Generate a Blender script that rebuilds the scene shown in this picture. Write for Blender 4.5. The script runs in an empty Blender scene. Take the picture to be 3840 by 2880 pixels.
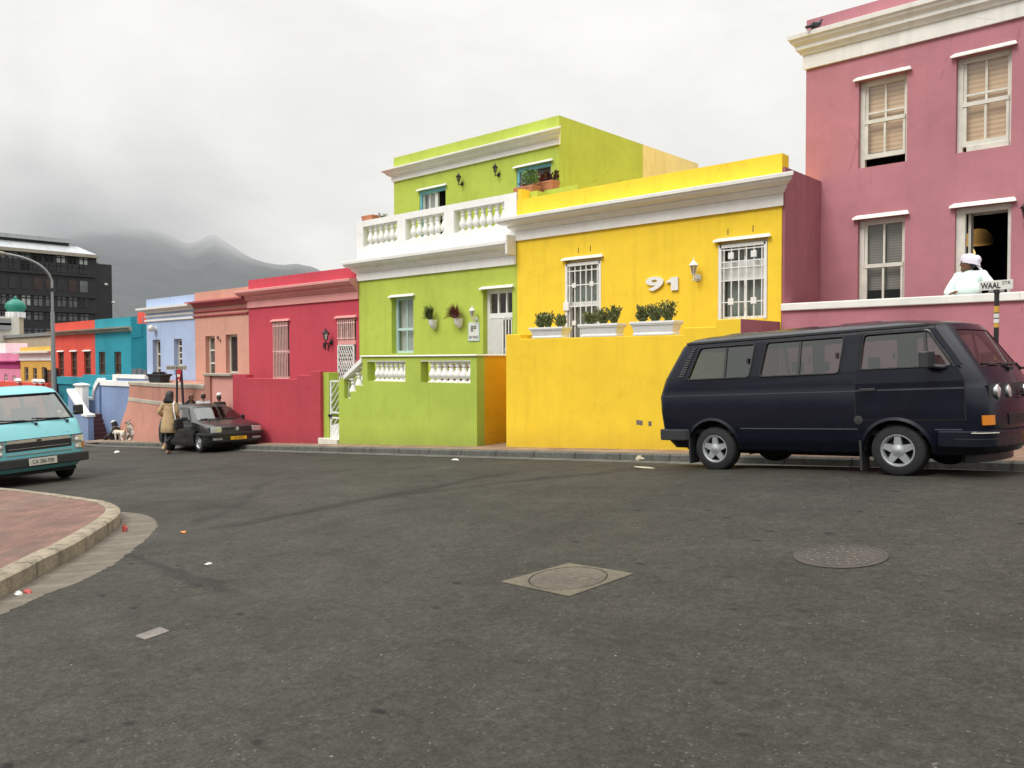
import bpy, bmesh, math, random
from math import sin, cos, pi, radians, hypot, sqrt, atan2
from mathutils import Vector, Matrix, Euler
RND = random.Random(7)
SC = bpy.context.scene
COL = SC.collection

# ------------------------------------------------------------------ survey: the photo's camera, used to measure the place
F = 3092.; PHI = radians(42.17); PIT = radians(-1.6); ROLL = radians(-.14); CZ = 1.55
def _cr(a, b): return (a[1]*b[2]-a[2]*b[1], a[2]*b[0]-a[0]*b[2], a[0]*b[1]-a[1]*b[0])
FW = (-sin(PHI)*cos(PIT), cos(PHI)*cos(PIT), sin(PIT))
_r0 = (cos(PHI), sin(PHI), 0); _u0 = _cr(_r0, FW)
RT = tuple(_r0[i]*cos(ROLL)+_u0[i]*sin(ROLL) for i in range(3))
UP = tuple(-_r0[i]*sin(ROLL)+_u0[i]*cos(ROLL) for i in range(3))
def ray(px, py):
    a = (px-1920)/F; b = (1440-py)/F
    return tuple(RT[i]*a+UP[i]*b+FW[i] for i in range(3))
def PY(px, py, Y):                       # point of a wall plane Y = const -> (X, Z)
    d = ray(px, py); t = Y/d[1]; return d[0]*t, CZ+d[2]*t
def PX(px, py, X):                       # point of a wall plane X = const -> (Y, Z)
    d = ray(px, py); t = X/d[0]; return d[1]*t, CZ+d[2]*t
def XF(px, Y, py=1200): return PY(px, py, Y)[0]
def ZF(Y, *pts): return sum(PY(x, y, Y)[1] for x, y in pts)/len(pts)
def ss(a, b, x):
    t = max(0, min(1, (x-a)/(b-a))); return t*t*(3-2*t)
def G(X, Y):                             # the sloping street
    x = X if X > -60 else -60+(X+60)*.3
    x = x if x < 25 else 25+(x-25)*.3
    y = max(-30, min(30, Y))
    return .0553*x+.0208*y+.22*ss(3, 9, Y)*(1-ss(10.2, 12, Y))*ss(-14, -3, X)
def PG(px, py, h=0.):
    d = ray(px, py); t = 5.
    for i in range(250):
        x, y, z = d[0]*t, d[1]*t, CZ+d[2]*t
        t += (z-G(x, y)-h)*.6/max(-d[2]+.0553*d[0]+.0208*d[1], .02)
    return d[0]*t, d[1]*t, CZ+d[2]*t

# ------------------------------------------------------------------ mesh builder
class MB:
    def __init__(s): s.v = []; s.f = []; s.m = []; s.cur = 0
    def add(s, vs, fs):
        o = len(s.v); s.v += [tuple(p) for p in vs]
        for f in fs: s.f.append([o+i for i in f]); s.m.append(s.cur)
        return s
    def hexa(s, p):                      # 0-3 bottom ring, 4-7 top ring
        return s.add(p, [(3,2,1,0),(4,5,6,7),(0,1,5,4),(1,2,6,5),(2,3,7,6),(3,0,4,7)])
    def box(s, x0, x1, y0, y1, z0, z1):
        return s.hexa([(x0,y0,z0),(x1,y0,z0),(x1,y1,z0),(x0,y1,z0),(x0,y0,z1),(x1,y0,z1),(x1,y1,z1),(x0,y1,z1)])
    def quad(s, a, b, c, d): return s.add([a,b,c,d], [(0,1,2,3)])
    def prism(s, poly, ax, a, b):
        n = len(poly)
        mk = {'x': lambda p, t: (t,p[0],p[1]), 'y': lambda p, t: (p[0],t,p[1]), 'z': lambda p, t: (p[0],p[1],t)}[ax]
        return s.add([mk(p,a) for p in poly]+[mk(p,b) for p in poly],
                     [tuple(range(n))[::-1], tuple(range(n,2*n))]+[(i,(i+1)%n,n+(i+1)%n,n+i) for i in range(n)])
    def rings(s, rs, cap=True, closed=True):
        n = len(rs[0]); fs = []
        for k in range(len(rs)-1):
            for i in range(n if closed else n-1):
                j = (i+1) % n; fs.append((k*n+i, k*n+j, (k+1)*n+j, (k+1)*n+i))
        if cap: fs += [tuple(range(n))[::-1], tuple(range((len(rs)-1)*n, len(rs)*n))]
        return s.add([p for r in rs for p in r], fs)
    def tube(s, path, r, n=8, cap=True):
        P = [Vector(p) for p in path]; rs = []
        for i, p in enumerate(P):
            t = (P[min(i+1,len(P)-1)]-P[max(i-1,0)]).normalized()
            a = t.cross(Vector((0,0,1)) if abs(t.z) < .95 else Vector((1,0,0))).normalized(); b = t.cross(a)
            rr = r[i] if isinstance(r, (list,tuple)) else r
            rs.append([tuple(p+a*rr*cos(2*pi*k/n)+b*rr*sin(2*pi*k/n)) for k in range(n)])
        return s.rings(rs, cap)
    def lathe(s, prof, c=(0,0,0), n=16, ax='z', cap=True):
        mk = {'z': lambda r,t,a: (c[0]+r*cos(a),c[1]+r*sin(a),c[2]+t), 'y': lambda r,t,a: (c[0]+r*cos(a),c[1]+t,c[2]+r*sin(a)),
              'x': lambda r,t,a: (c[0]+t,c[1]+r*cos(a),c[2]+r*sin(a))}[ax]
        return s.rings([[mk(max(r,1e-4),t,2*pi*k/n) for k in range(n)] for r,t in prof], cap)
    def ell(s, c, r, nu=12, nv=8):
        return s.rings([[(c[0]+r[0]*sin(pi*(j+.02)/(nv+.04))*cos(2*pi*i/nu), c[1]+r[1]*sin(pi*(j+.02)/(nv+.04))*sin(2*pi*i/nu),
                          c[2]-r[2]*cos(pi*(j+.02)/(nv+.04))) for i in range(nu)] for j in range(nv+1)])
    def xf(s, M, start=0):
        for i in range(start, len(s.v)): s.v[i] = tuple(M @ Vector(s.v[i]))
        return s
    def mesh(s, name, off=(0,0,0), smooth=None):
        me = bpy.data.meshes.new(name)
        me.from_pydata([(x-off[0],y-off[1],z-off[2]) for x,y,z in s.v], [], s.f)
        me.polygons.foreach_set('material_index', s.m)
        bm = bmesh.new(); bm.from_mesh(me); bmesh.ops.recalc_face_normals(bm, faces=bm.faces); bm.to_mesh(me); bm.free()
        if smooth:
            me.polygons.foreach_set('use_smooth', [True]*len(me.polygons)); me.set_sharp_from_angle(angle=radians(smooth))
        return me
OFF = {}
def tag(o, label=None, cat=None, group=None, kind=None):
    if label: o['label'] = label
    if cat: o['category'] = cat
    if group: o['group'] = group
    if kind: o['kind'] = kind
    return o
def thing(name, label, cat, loc=(0,0,0), group=None, world=True, mat=None):
    o = bpy.data.objects.new(name, None); COL.objects.link(o); o.empty_display_size = .2
    if mat is not None: o.matrix_world = mat
    else: o.location = loc
    OFF[o.name] = tuple(loc) if world and mat is None else (0,0,0)
    return tag(o, label, cat, group)
def setmat(o, m):
    for x in (m if isinstance(m, (list,tuple)) else [m]): o.data.materials.append(x)
def bev(o, w, seg=2):
    b = o.modifiers.new('bevel','BEVEL'); b.width = w; b.segments = seg; b.limit_method = 'ANGLE'; b.angle_limit = radians(40)
def part(name, mb, m, parent, smooth=None, bevel=0, label=None):
    off = OFF.get(parent.name, (0,0,0))
    me = mb.mesh(name, off, smooth) if isinstance(mb, MB) else mb
    o = bpy.data.objects.new(name, me); COL.objects.link(o); o.parent = parent; OFF[o.name] = off
    setmat(o, m)
    if bevel: bev(o, bevel)
    if label: o['label'] = label
    return o
def single(name, mb, m, label=None, cat=None, loc=(0,0,0), group=None, kind=None, smooth=None, bevel=0):
    o = bpy.data.objects.new(name, mb.mesh(name, loc, smooth)); COL.objects.link(o); o.location = loc; setmat(o, m)
    OFF[o.name] = tuple(loc)
    if bevel: bev(o, bevel)
    return tag(o, label, cat, group, kind)
def copy_tree(o, parent=None):
    c = o.copy(); COL.objects.link(c); c.parent = parent; OFF[c.name] = OFF.get(o.name, (0,0,0))
    for ch in list(o.children): copy_tree(ch, c)
    return c
def text_mb(s, size, M, ex=.004, bold=0.):
    cu = bpy.data.curves.new('text', 'FONT'); cu.body = s; cu.size = size; cu.extrude = ex; cu.align_x = 'CENTER'; cu.align_y = 'CENTER'; cu.offset = bold
    o = bpy.data.objects.new('text', cu); COL.objects.link(o)
    bpy.context.view_layer.update()
    me = bpy.data.meshes.new_from_object(o.evaluated_get(bpy.context.evaluated_depsgraph_get()))
    mb = MB(); mb.add([M @ v.co for v in me.vertices], [tuple(p.vertices) for p in me.polygons])
    bpy.data.objects.remove(o); bpy.data.curves.remove(cu); bpy.data.meshes.remove(me)
    return mb
def fit_text(s, x0, x1, z0, z1, y, ex=.004, bold=0.):
    mb = text_mb(s, 1., Matrix.Identity(4), ex, bold)
    xs = [v[0] for v in mb.v]; ys = [v[1] for v in mb.v]; a, b, c, d = min(xs), max(xs), min(ys), max(ys)
    mb.v = [(x0+(v[0]-a)/(b-a)*(x1-x0), y-v[2], z0+(v[1]-c)/(d-c)*(z1-z0)) for v in mb.v]
    return mb
def wallM(x, y, z, sx=1., sz=1., rz=0.):  # text standing on a wall that faces -Y
    return Matrix.Translation((x,y,z)) @ Matrix.Rotation(rz,4,'Z') @ Matrix.Rotation(pi/2,4,'X') @ Matrix.Diagonal((sx,sz,1,1))
def boolean(me, cutters, op='DIFFERENCE'):
    o = bpy.data.objects.new('tmp', me); COL.objects.link(o); tmp = []
    for mb in cutters:
        c = bpy.data.objects.new('cut', mb.mesh('cut')); COL.objects.link(c); tmp.append(c)
        m = o.modifiers.new('b','BOOLEAN'); m.operation = op; m.object = c; m.solver = 'EXACT'
    bpy.context.view_layer.update()
    r = bpy.data.meshes.new_from_object(o.evaluated_get(bpy.context.evaluated_depsgraph_get()))
    for x in tmp+[o]: bpy.data.objects.remove(x)
    return r
def skin_mb(nodes, edges, root, sub=2):
    names = list(nodes); ix = {n:i for i,n in enumerate(names)}
    me = bpy.data.meshes.new('sk'); me.from_pydata([nodes[n][0] for n in names], [(ix[a],ix[b]) for a,b in edges], [])
    o = bpy.data.objects.new('sk', me); COL.objects.link(o)
    o.modifiers.new('skin','SKIN')
    for n in names:
        r = nodes[n][1]; d = me.skin_vertices[0].data[ix[n]]
        d.radius = r if isinstance(r, tuple) else (r, r); d.use_root = (n == root)
    sb = o.modifiers.new('sub','SUBSURF'); sb.levels = sub; sb.render_levels = sub
    bpy.context.view_layer.update()
    ev = bpy.data.meshes.new_from_object(o.evaluated_get(bpy.context.evaluated_depsgraph_get()))
    mb = MB(); mb.add([v.co for v in ev.vertices], [tuple(p.vertices) for p in ev.polygons])
    bpy.data.objects.remove(o); bpy.data.meshes.remove(me); bpy.data.meshes.remove(ev)
    return mb

def fuse(mb, voxel=.014, smooth=6):      # melt overlapping volumes into one continuous cloth surface
    o = bpy.data.objects.new('tmp', mb.mesh('tmp')); COL.objects.link(o)
    m = o.modifiers.new('r','REMESH'); m.mode = 'VOXEL'; m.voxel_size = voxel
    m = o.modifiers.new('s','SMOOTH'); m.factor = .5; m.iterations = smooth
    bpy.context.view_layer.update(); ev = bpy.data.meshes.new_from_object(o.evaluated_get(bpy.context.evaluated_depsgraph_get()))
    r = MB(); r.add([v.co for v in ev.vertices], [tuple(p.vertices) for p in ev.polygons]); bpy.data.objects.remove(o); bpy.data.meshes.remove(ev); return r

# ------------------------------------------------------------------ materials
def lin(h):
    if not isinstance(h, str): return tuple(h)
    c = [int(h[i:i+2],16)/255 for i in (0,2,4)]
    return tuple(x/12.92 if x <= .04045 else ((x+.055)/1.055)**2.4 for x in c)
class NT:
    def __init__(s, name):
        s.m = bpy.data.materials.new(name); s.m.use_nodes = True; s.t = s.m.node_tree; s.t.nodes.clear()
        s.out = s.n('ShaderNodeOutputMaterial')
    def n(s, typ, **kw):
        x = s.t.nodes.new(typ)
        for k, v in kw.items():
            if hasattr(x, k) and k not in ('inputs',): setattr(x, k, v)
        return x
    def l(s, a, b): s.t.links.new(a, b)
    def pos(s): return s.n('ShaderNodeNewGeometry').outputs['Position']
    def obj(s): return s.n('ShaderNodeTexCoord').outputs['Object']
    def mapping(s, v, sc):
        m = s.n('ShaderNodeMapping'); m.inputs['Scale'].default_value = sc; s.l(v, m.inputs['Vector']); return m.outputs[0]
    def noise(s, v, scale, detail=4, rough=.55, dist=0.):
        x = s.n('ShaderNodeTexNoise'); x.inputs['Scale'].default_value = scale; x.inputs['Detail'].default_value = detail
        x.inputs['Roughness'].default_value = rough; x.inputs['Distortion'].default_value = dist; s.l(v, x.inputs['Vector']); return x.outputs['Fac']
    def rng(s, v, a, b, c, d, smooth=False):
        x = s.n('ShaderNodeMapRange'); x.interpolation_type = 'SMOOTHSTEP' if smooth else 'LINEAR'
        for k, val in zip((1,2,3,4), (a,b,c,d)): x.inputs[k].default_value = val
        s.l(v, x.inputs[0]); return x.outputs[0]
    def math(s, op, a, b=None):
        x = s.n('ShaderNodeMath'); x.operation = op
        for i, q in enumerate((a, b)):
            if q is None: continue
            if isinstance(q, (int,float)): x.inputs[i].default_value = q
            else: s.l(q, x.inputs[i])
        return x.outputs[0]
    def mix(s, f, a, b, mode='MIX'):
        x = s.n('ShaderNodeMix'); x.data_type = 'RGBA'; x.blend_type = mode
        for i, q in ((0,f),(6,a),(7,b)):
            if isinstance(q, (int,float)): x.inputs[i].default_value = q
            elif isinstance(q, (tuple,list)): x.inputs[i].default_value = tuple(q)+((1,) if len(q) == 3 else ())
            else: s.l(q, x.inputs[i])
        return x.outputs[2]
    def scale(s, col, f):               # colour times a factor socket
        x = s.n('ShaderNodeVectorMath'); x.operation = 'SCALE'
        if isinstance(col, tuple): x.inputs[0].default_value = col
        else: s.l(col, x.inputs[0])
        s.l(f, x.inputs['Scale']); return x.outputs[0]
    def bsdf(s, col, rough=.6, bump=None, bs=.2, metal=0., coat=0., spec=None, bd=.02):
        p = s.n('ShaderNodeBsdfPrincipled')
        if isinstance(col, (tuple,list)): p.inputs['Base Color'].default_value = tuple(col)+(1,)
        else: s.l(col, p.inputs['Base Color'])
        if isinstance(rough, (int,float)): p.inputs['Roughness'].default_value = rough
        else: s.l(rough, p.inputs['Roughness'])
        p.inputs['Metallic'].default_value = metal; p.inputs['Coat Weight'].default_value = coat; p.inputs['Coat Roughness'].default_value = .12
        if spec is not None: p.inputs['Specular IOR Level'].default_value = spec
        if bump is not None:
            b = s.n('ShaderNodeBump'); b.inputs['Strength'].default_value = bs; b.inputs['Distance'].default_value = bd
            s.l(bump, b.inputs['Height']); s.l(b.outputs[0], p.inputs['Normal'])
        return p.outputs[0]
    def done(s, sh): s.l(sh, s.out.inputs['Surface']); return s.m
def plain(name, col, rough=.6, metal=0., coat=0., var=.10, sc=9., spec=None):
    t = NT(name); v = t.obj(); f = t.rng(t.noise(v, sc), .3, .7, 1-var, 1+var)
    r = t.rng(t.noise(v, sc*2.3), .3, .7, max(rough-.08,.02), min(rough+.1,1))
    return t.done(t.bsdf(t.scale(lin(col), f), r, metal=metal, coat=coat, spec=spec))
def wallpaint(name, col, dirt_shade=.0, streak=.13, rough=.8, fade=.12, top=None):
    """limewashed render: cloudy fading, faint rain streaks, dirty splashes with contact shadow painted in near the pavement, trowelled bump"""
    t = NT(name); v = t.pos(); c = lin(col)
    f = t.rng(t.noise(v, .55, 5, .6), .3, .7, 1-fade, 1+fade*.7)
    f2 = t.rng(t.noise(v, 4., 4), .3, .7, .965, 1.03)
    st = t.noise(t.mapping(v, (2.6,2.6,.22)), 1.6, 5, .65)
    f3 = t.rng(st, .52, .78, 1., 1-streak)
    f = t.math('MULTIPLY', t.math('MULTIPLY', f, f2), f3)
    f = t.math('MULTIPLY', f, t.rng(t.noise(t.mapping(v, (1.,1.,1.6)), 1.15, 6, .7, .8), .56, .74, 1., .90))
    colr = t.scale(c, f)
    cr = t.n('ShaderNodeTexVoronoi'); cr.feature = 'DISTANCE_TO_EDGE'; cr.inputs['Scale'].default_value = .55; t.l(t.mapping(v, (1.,1.,.7)), cr.inputs['Vector'])
    cf = t.math('MULTIPLY', t.rng(t.math('ADD', cr.outputs['Distance'], t.math('MULTIPLY', t.noise(v, 6., 4), .05)), .024, .030, .30, 0.), t.rng(t.noise(v, .45, 2), .56, .62, 0., 1.))
    colr = t.mix(cf, colr, tuple(x*.5 for x in c))
    sx = t.n('ShaderNodeSeparateXYZ'); t.l(v, sx.inputs[0])
    if dirt_shade:
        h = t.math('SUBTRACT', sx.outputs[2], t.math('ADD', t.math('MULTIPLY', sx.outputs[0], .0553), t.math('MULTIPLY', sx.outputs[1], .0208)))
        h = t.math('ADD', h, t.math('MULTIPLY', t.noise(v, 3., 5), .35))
        d = t.rng(h, .2, .85, dirt_shade, 0., True)  # grime and painted contact shade, stronger towards the wall foot
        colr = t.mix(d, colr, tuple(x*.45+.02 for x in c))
    b = t.math('ADD', t.math('MULTIPLY', t.noise(v, 1.7, 3), 2.), t.noise(v, 38., 4))
    return t.done(t.bsdf(colr, rough, b, .12, spec=.25))
def glass(name, tint=(.75,.8,.78), refl=.10, rough=.03):
    t = NT(name); tr = t.n('ShaderNodeBsdfTransparent'); tr.inputs[0].default_value = tint+(1,)
    gl = t.n('ShaderNodeBsdfGlossy'); gl.inputs['Roughness'].default_value = rough; gl.inputs[0].default_value = (.6,.63,.62,1) if 'car' in name else (.9,.92,.92,1)
    lw = t.n('ShaderNodeLayerWeight'); lw.inputs[0].default_value = .35
    f = t.rng(lw.outputs['Facing'], 0., 1., refl, .55)
    mx = t.n('ShaderNodeMixShader'); t.l(f, mx.inputs[0]); t.l(tr.outputs[0], mx.inputs[1]); t.l(gl.outputs[0], mx.inputs[2])
    return t.done(mx.outputs[0])
M = {}
M['white'] = wallpaint('white_plaster', (.86,.855,.825), streak=.07, fade=.04)
M['white_old'] = wallpaint('weathered_white_plaster', (.82,.81,.76), streak=.18, fade=.08)
M['trim'] = plain('white_gloss_paint', (.78,.79,.77), .45, var=.05)
M['trim_old'] = plain('cream_window_paint', (.66,.64,.56), .55, var=.10, sc=6)
M['trim_blue'] = plain('pale_turquoise_paint', (.50,.66,.66), .5, var=.06)
M['turq'] = plain('turquoise_frame_paint', (.16,.45,.52), .5)
M['green'] = wallpaint('lime_green_wall', (.46,.565,.088))
M['green_t'] = wallpaint('lime_green_terrace_wall', (.425,.535,.088), dirt_shade=.5, streak=.14)
M['cream'] = wallpaint('pale_yellow_wall', (.80,.70,.33))
M['yellow'] = wallpaint('yellow_wall', (.90,.625,.045), fade=.06)
M['yellow_t'] = wallpaint('yellow_terrace_wall', (.88,.595,.040), dirt_shade=.45, fade=.07)
M['orange'] = wallpaint('deep_yellow_wall', (.76,.42,.018), dirt_shade=.4)
M['pink'] = wallpaint('dusty_pink_wall', (.475,.20,.232), fade=.16, streak=.10)
M['pink_t'] = wallpaint('dusty_pink_terrace_wall', (.475,.19,.225), fade=.20, streak=.16)
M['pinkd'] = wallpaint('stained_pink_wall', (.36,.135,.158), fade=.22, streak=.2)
M['red'] = wallpaint('crimson_wall', (.53,.068,.098), fade=.08)
M['red_t'] = wallpaint('crimson_terrace_wall', (.48,.060,.082), dirt_shade=.5)
M['rose'] = wallpaint('rose_plaster', (.74,.34,.32), fade=.06)
M['salmon'] = wallpaint('salmon_wall', (.63,.335,.255), fade=.09)
M['salmon_d'] = wallpaint('dark_salmon_trim', (.42,.11,.12))
M['salmon_t'] = wallpaint('salmon_corner_wall', (.47,.225,.17), dirt_shade=.3, fade=.2, streak=.25)
M['salmon_p'] = wallpaint('pale_salmon_wall', (.66,.32,.27), fade=.12)
M['blue'] = wallpaint('pale_blue_wall', (.40,.50,.70), fade=.07)
M['blue_t'] = wallpaint('dusty_blue_wall', (.23,.31,.50), fade=.14, streak=.2, dirt_shade=.2)
M['teal'] = wallpaint('teal_wall', (.035,.31,.39))
M['teal_d'] = wallpaint('dark_teal_wall', (.022,.22,.28))
M['coral'] = wallpaint('coral_red_wall', (.72,.10,.07))
M['ochre'] = wallpaint('ochre_wall', (.64,.40,.09))
M['bubble'] = wallpaint('bubblegum_pink_wall', (.72,.27,.42))
M['magenta'] = wallpaint('magenta_band', (.42,.06,.22))
M['beige'] = wallpaint('beige_wall', (.46,.37,.27))
M['capstone'] = wallpaint('grey_capstone', (.42,.38,.31), streak=.3, fade=.2)
M['brickstep'] = plain('oxblood_step', (.10,.035,.032), .6)
M['black'] = plain('black_metal', (.018,.018,.020), .45)
M['rubber'] = plain('tyre_rubber', (.014,.014,.015), .8)
M['blackplastic'] = plain('black_plastic', (.025,.026,.028), .55)
M['alloy'] = plain('silver_alloy', (.42,.44,.46), .38, metal=.55)
M['steel'] = plain('galvanised_steel', (.30,.31,.31), .5, metal=.4)
M['chrome'] = plain('chrome', (.6,.62,.62), .15, metal=.95)
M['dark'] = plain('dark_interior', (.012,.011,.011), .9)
M['brown'] = plain('brown_wood', (.13,.055,.03), .55)
M['terracotta'] = plain('terracotta', (.48,.19,.10), .8)
M['leaf'] = plain('green_leaf', (.15,.17,.055), .55, var=.35, sc=14)
M['leaf_d'] = plain('dark_leaf', (.06,.08,.025), .6, var=.35, sc=14)
M['leaf_r'] = plain('red_brown_leaf', (.16,.045,.032), .6, var=.35, sc=14)
M['succ'] = plain('fresh_green_leaf', (.10,.20,.05), .55, var=.3, sc=14)
M['dial'] = plain('dark_rosette_leaf', (.05,.02,.025), .5, var=.3)
M['grass'] = plain('grass_blade', (.06,.11,.02), .7, var=.3)
M['navy'] = plain('navy_car_paint', (.0032,.0048,.0125), .25, spec=.30, coat=.22, var=.15, sc=2.2)
M['teal_car'] = plain('turquoise_car_paint', (.16,.47,.52), .4, coat=.35, var=.06, sc=2.)
M['charcoal'] = plain('charcoal_car_paint', (.010,.0105,.011), .3, coat=.4, var=.12, sc=2.)
M['glass'] = glass('window_glass', (.90,.92,.90), .07)
M['carglass'] = glass('car_glass', (.42,.47,.45), .16)
M['glassd'] = plain('dark_window_glass', (.03,.032,.034), .08, var=.3)
M['glassg'] = plain('grey_window_glass', (.10,.10,.095), .15, var=.4, sc=3)
M['glassb'] = plain('brown_window_glass', (.065,.05,.04), .2, var=.5, sc=3)
M['lampglass'] = glass('lantern_glass', (.55,.55,.5), .2)
M['orangelens'] = plain('amber_lens', (.60,.19,.015), .3, coat=.4)
M['headlens'] = plain('headlamp_lens', (.62,.64,.62), .12, metal=.5, coat=.8)
M['redpaint'] = plain('red_paint', (.42,.02,.03), .5)
M['redlit'] = plain('red_paper', (.36,.06,.05), .7)
M['whitelit'] = plain('white_paper', (.72,.72,.68), .6)
M['yellowpaint'] = plain('yellow_paint', (.58,.33,.05), .55)
M['signwhite'] = plain('sign_white', (.70,.71,.66), .5, var=.05)
M['ink'] = plain('sign_black', (.02,.02,.02), .5)
M['plateyellow'] = plain('plate_yellow', (.75,.42,.02), .45)
M['platecream'] = plain('plate_cream', (.55,.54,.47), .5)
M['tan'] = plain('tan_coat_cloth', (.45,.31,.165), .9, var=.16)
M['skin'] = plain('brown_skin', (.16,.075,.042), .55, var=.06)
M['skin_l'] = plain('light_brown_skin', (.30,.16,.10), .55, var=.06)
M['blackcloth'] = plain('black_cloth', (.014,.014,.016), .9)
M['greycloth'] = plain('grey_cloth', (.40,.40,.41), .9)
M['hair'] = plain('black_hair', (.010,.009,.010), .55)
M['mint'] = plain('pale_mint_knit', (.66,.80,.75), .9, var=.05, sc=20)
M['lilac'] = plain('pale_lilac_cloth', (.74,.70,.80), .85, var=.05)
M['whitecloth'] = plain('white_cloth', (.76,.76,.76), .85)
M['dogtan'] = plain('tan_fur', (.55,.37,.19), .95, var=.25, sc=25)
M['dogwhite'] = plain('white_fur', (.66,.63,.57), .95, var=.15, sc=25)
M['doggrey'] = plain('grey_brown_fur', (.17,.135,.105), .95, var=.3, sc=25)
M['navy_line'] = plain('blue_grey_line', (.055,.062,.075), .4)
M['palerose'] = plain('pale_rose_paint', (.76,.50,.46), .55)
M['seat'] = plain('grey_seat_cloth', (.06,.065,.065), .9)
M['seat_r'] = plain('red_seat_cloth', (.42,.14,.11), .9)
M['curtain'] = plain('white_curtain', (.62,.63,.60), .9, var=.06)
M['curtain_g'] = plain('grey_green_curtain', (.30,.34,.32), .9, var=.12, sc=3)
M['blind'] = None
def mk_blind():
    t = NT('bamboo_blind'); v = t.pos(); sx = t.n('ShaderNodeSeparateXYZ'); t.l(v, sx.inputs[0])
    w = t.math('SINE', t.math('ADD', t.math('MULTIPLY', sx.outputs[2], 75.), t.math('MULTIPLY', t.noise(v, 3.), 1.)))
    f = t.rng(w, -1., 1., .80, 1.05); f = t.math('MULTIPLY', f, t.rng(t.noise(t.mapping(v, (2,2,30)), 3.), .3, .7, .88, 1.08))
    return t.done(t.bsdf(t.scale((.86,.59,.385), f), .8))
M['blind'] = mk_blind()
def mk_metalroof():
    t = NT('roof_sheet'); v = t.pos(); f = t.rng(t.noise(t.mapping(v, (1,3,.3)), .6), .3, .7, .85, 1.1)
    return t.done(t.bsdf(t.scale((.42,.44,.46), f), .5))
M['roofsheet'] = mk_metalroof()
M['officewall'] = plain('charcoal_cladding', (.022,.021,.023), .5, var=.2, sc=.4)
M['officeglass'] = plain('office_glass', (.020,.021,.025), .3, var=.4, sc=.6)
M['officebrown'] = plain('brown_tinted_glass', (.040,.022,.018), .3, var=.5, sc=.5)
M['officelight'] = plain('pale_reflecting_glass', (.42,.45,.43), .3, var=.25, sc=.6)
M['officemid'] = plain('grey_reflecting_glass', (.12,.13,.14), .3, var=.5, sc=.5)
M['domegreen'] = plain('green_dome_paint', (.012,.20,.145), .5)

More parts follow.
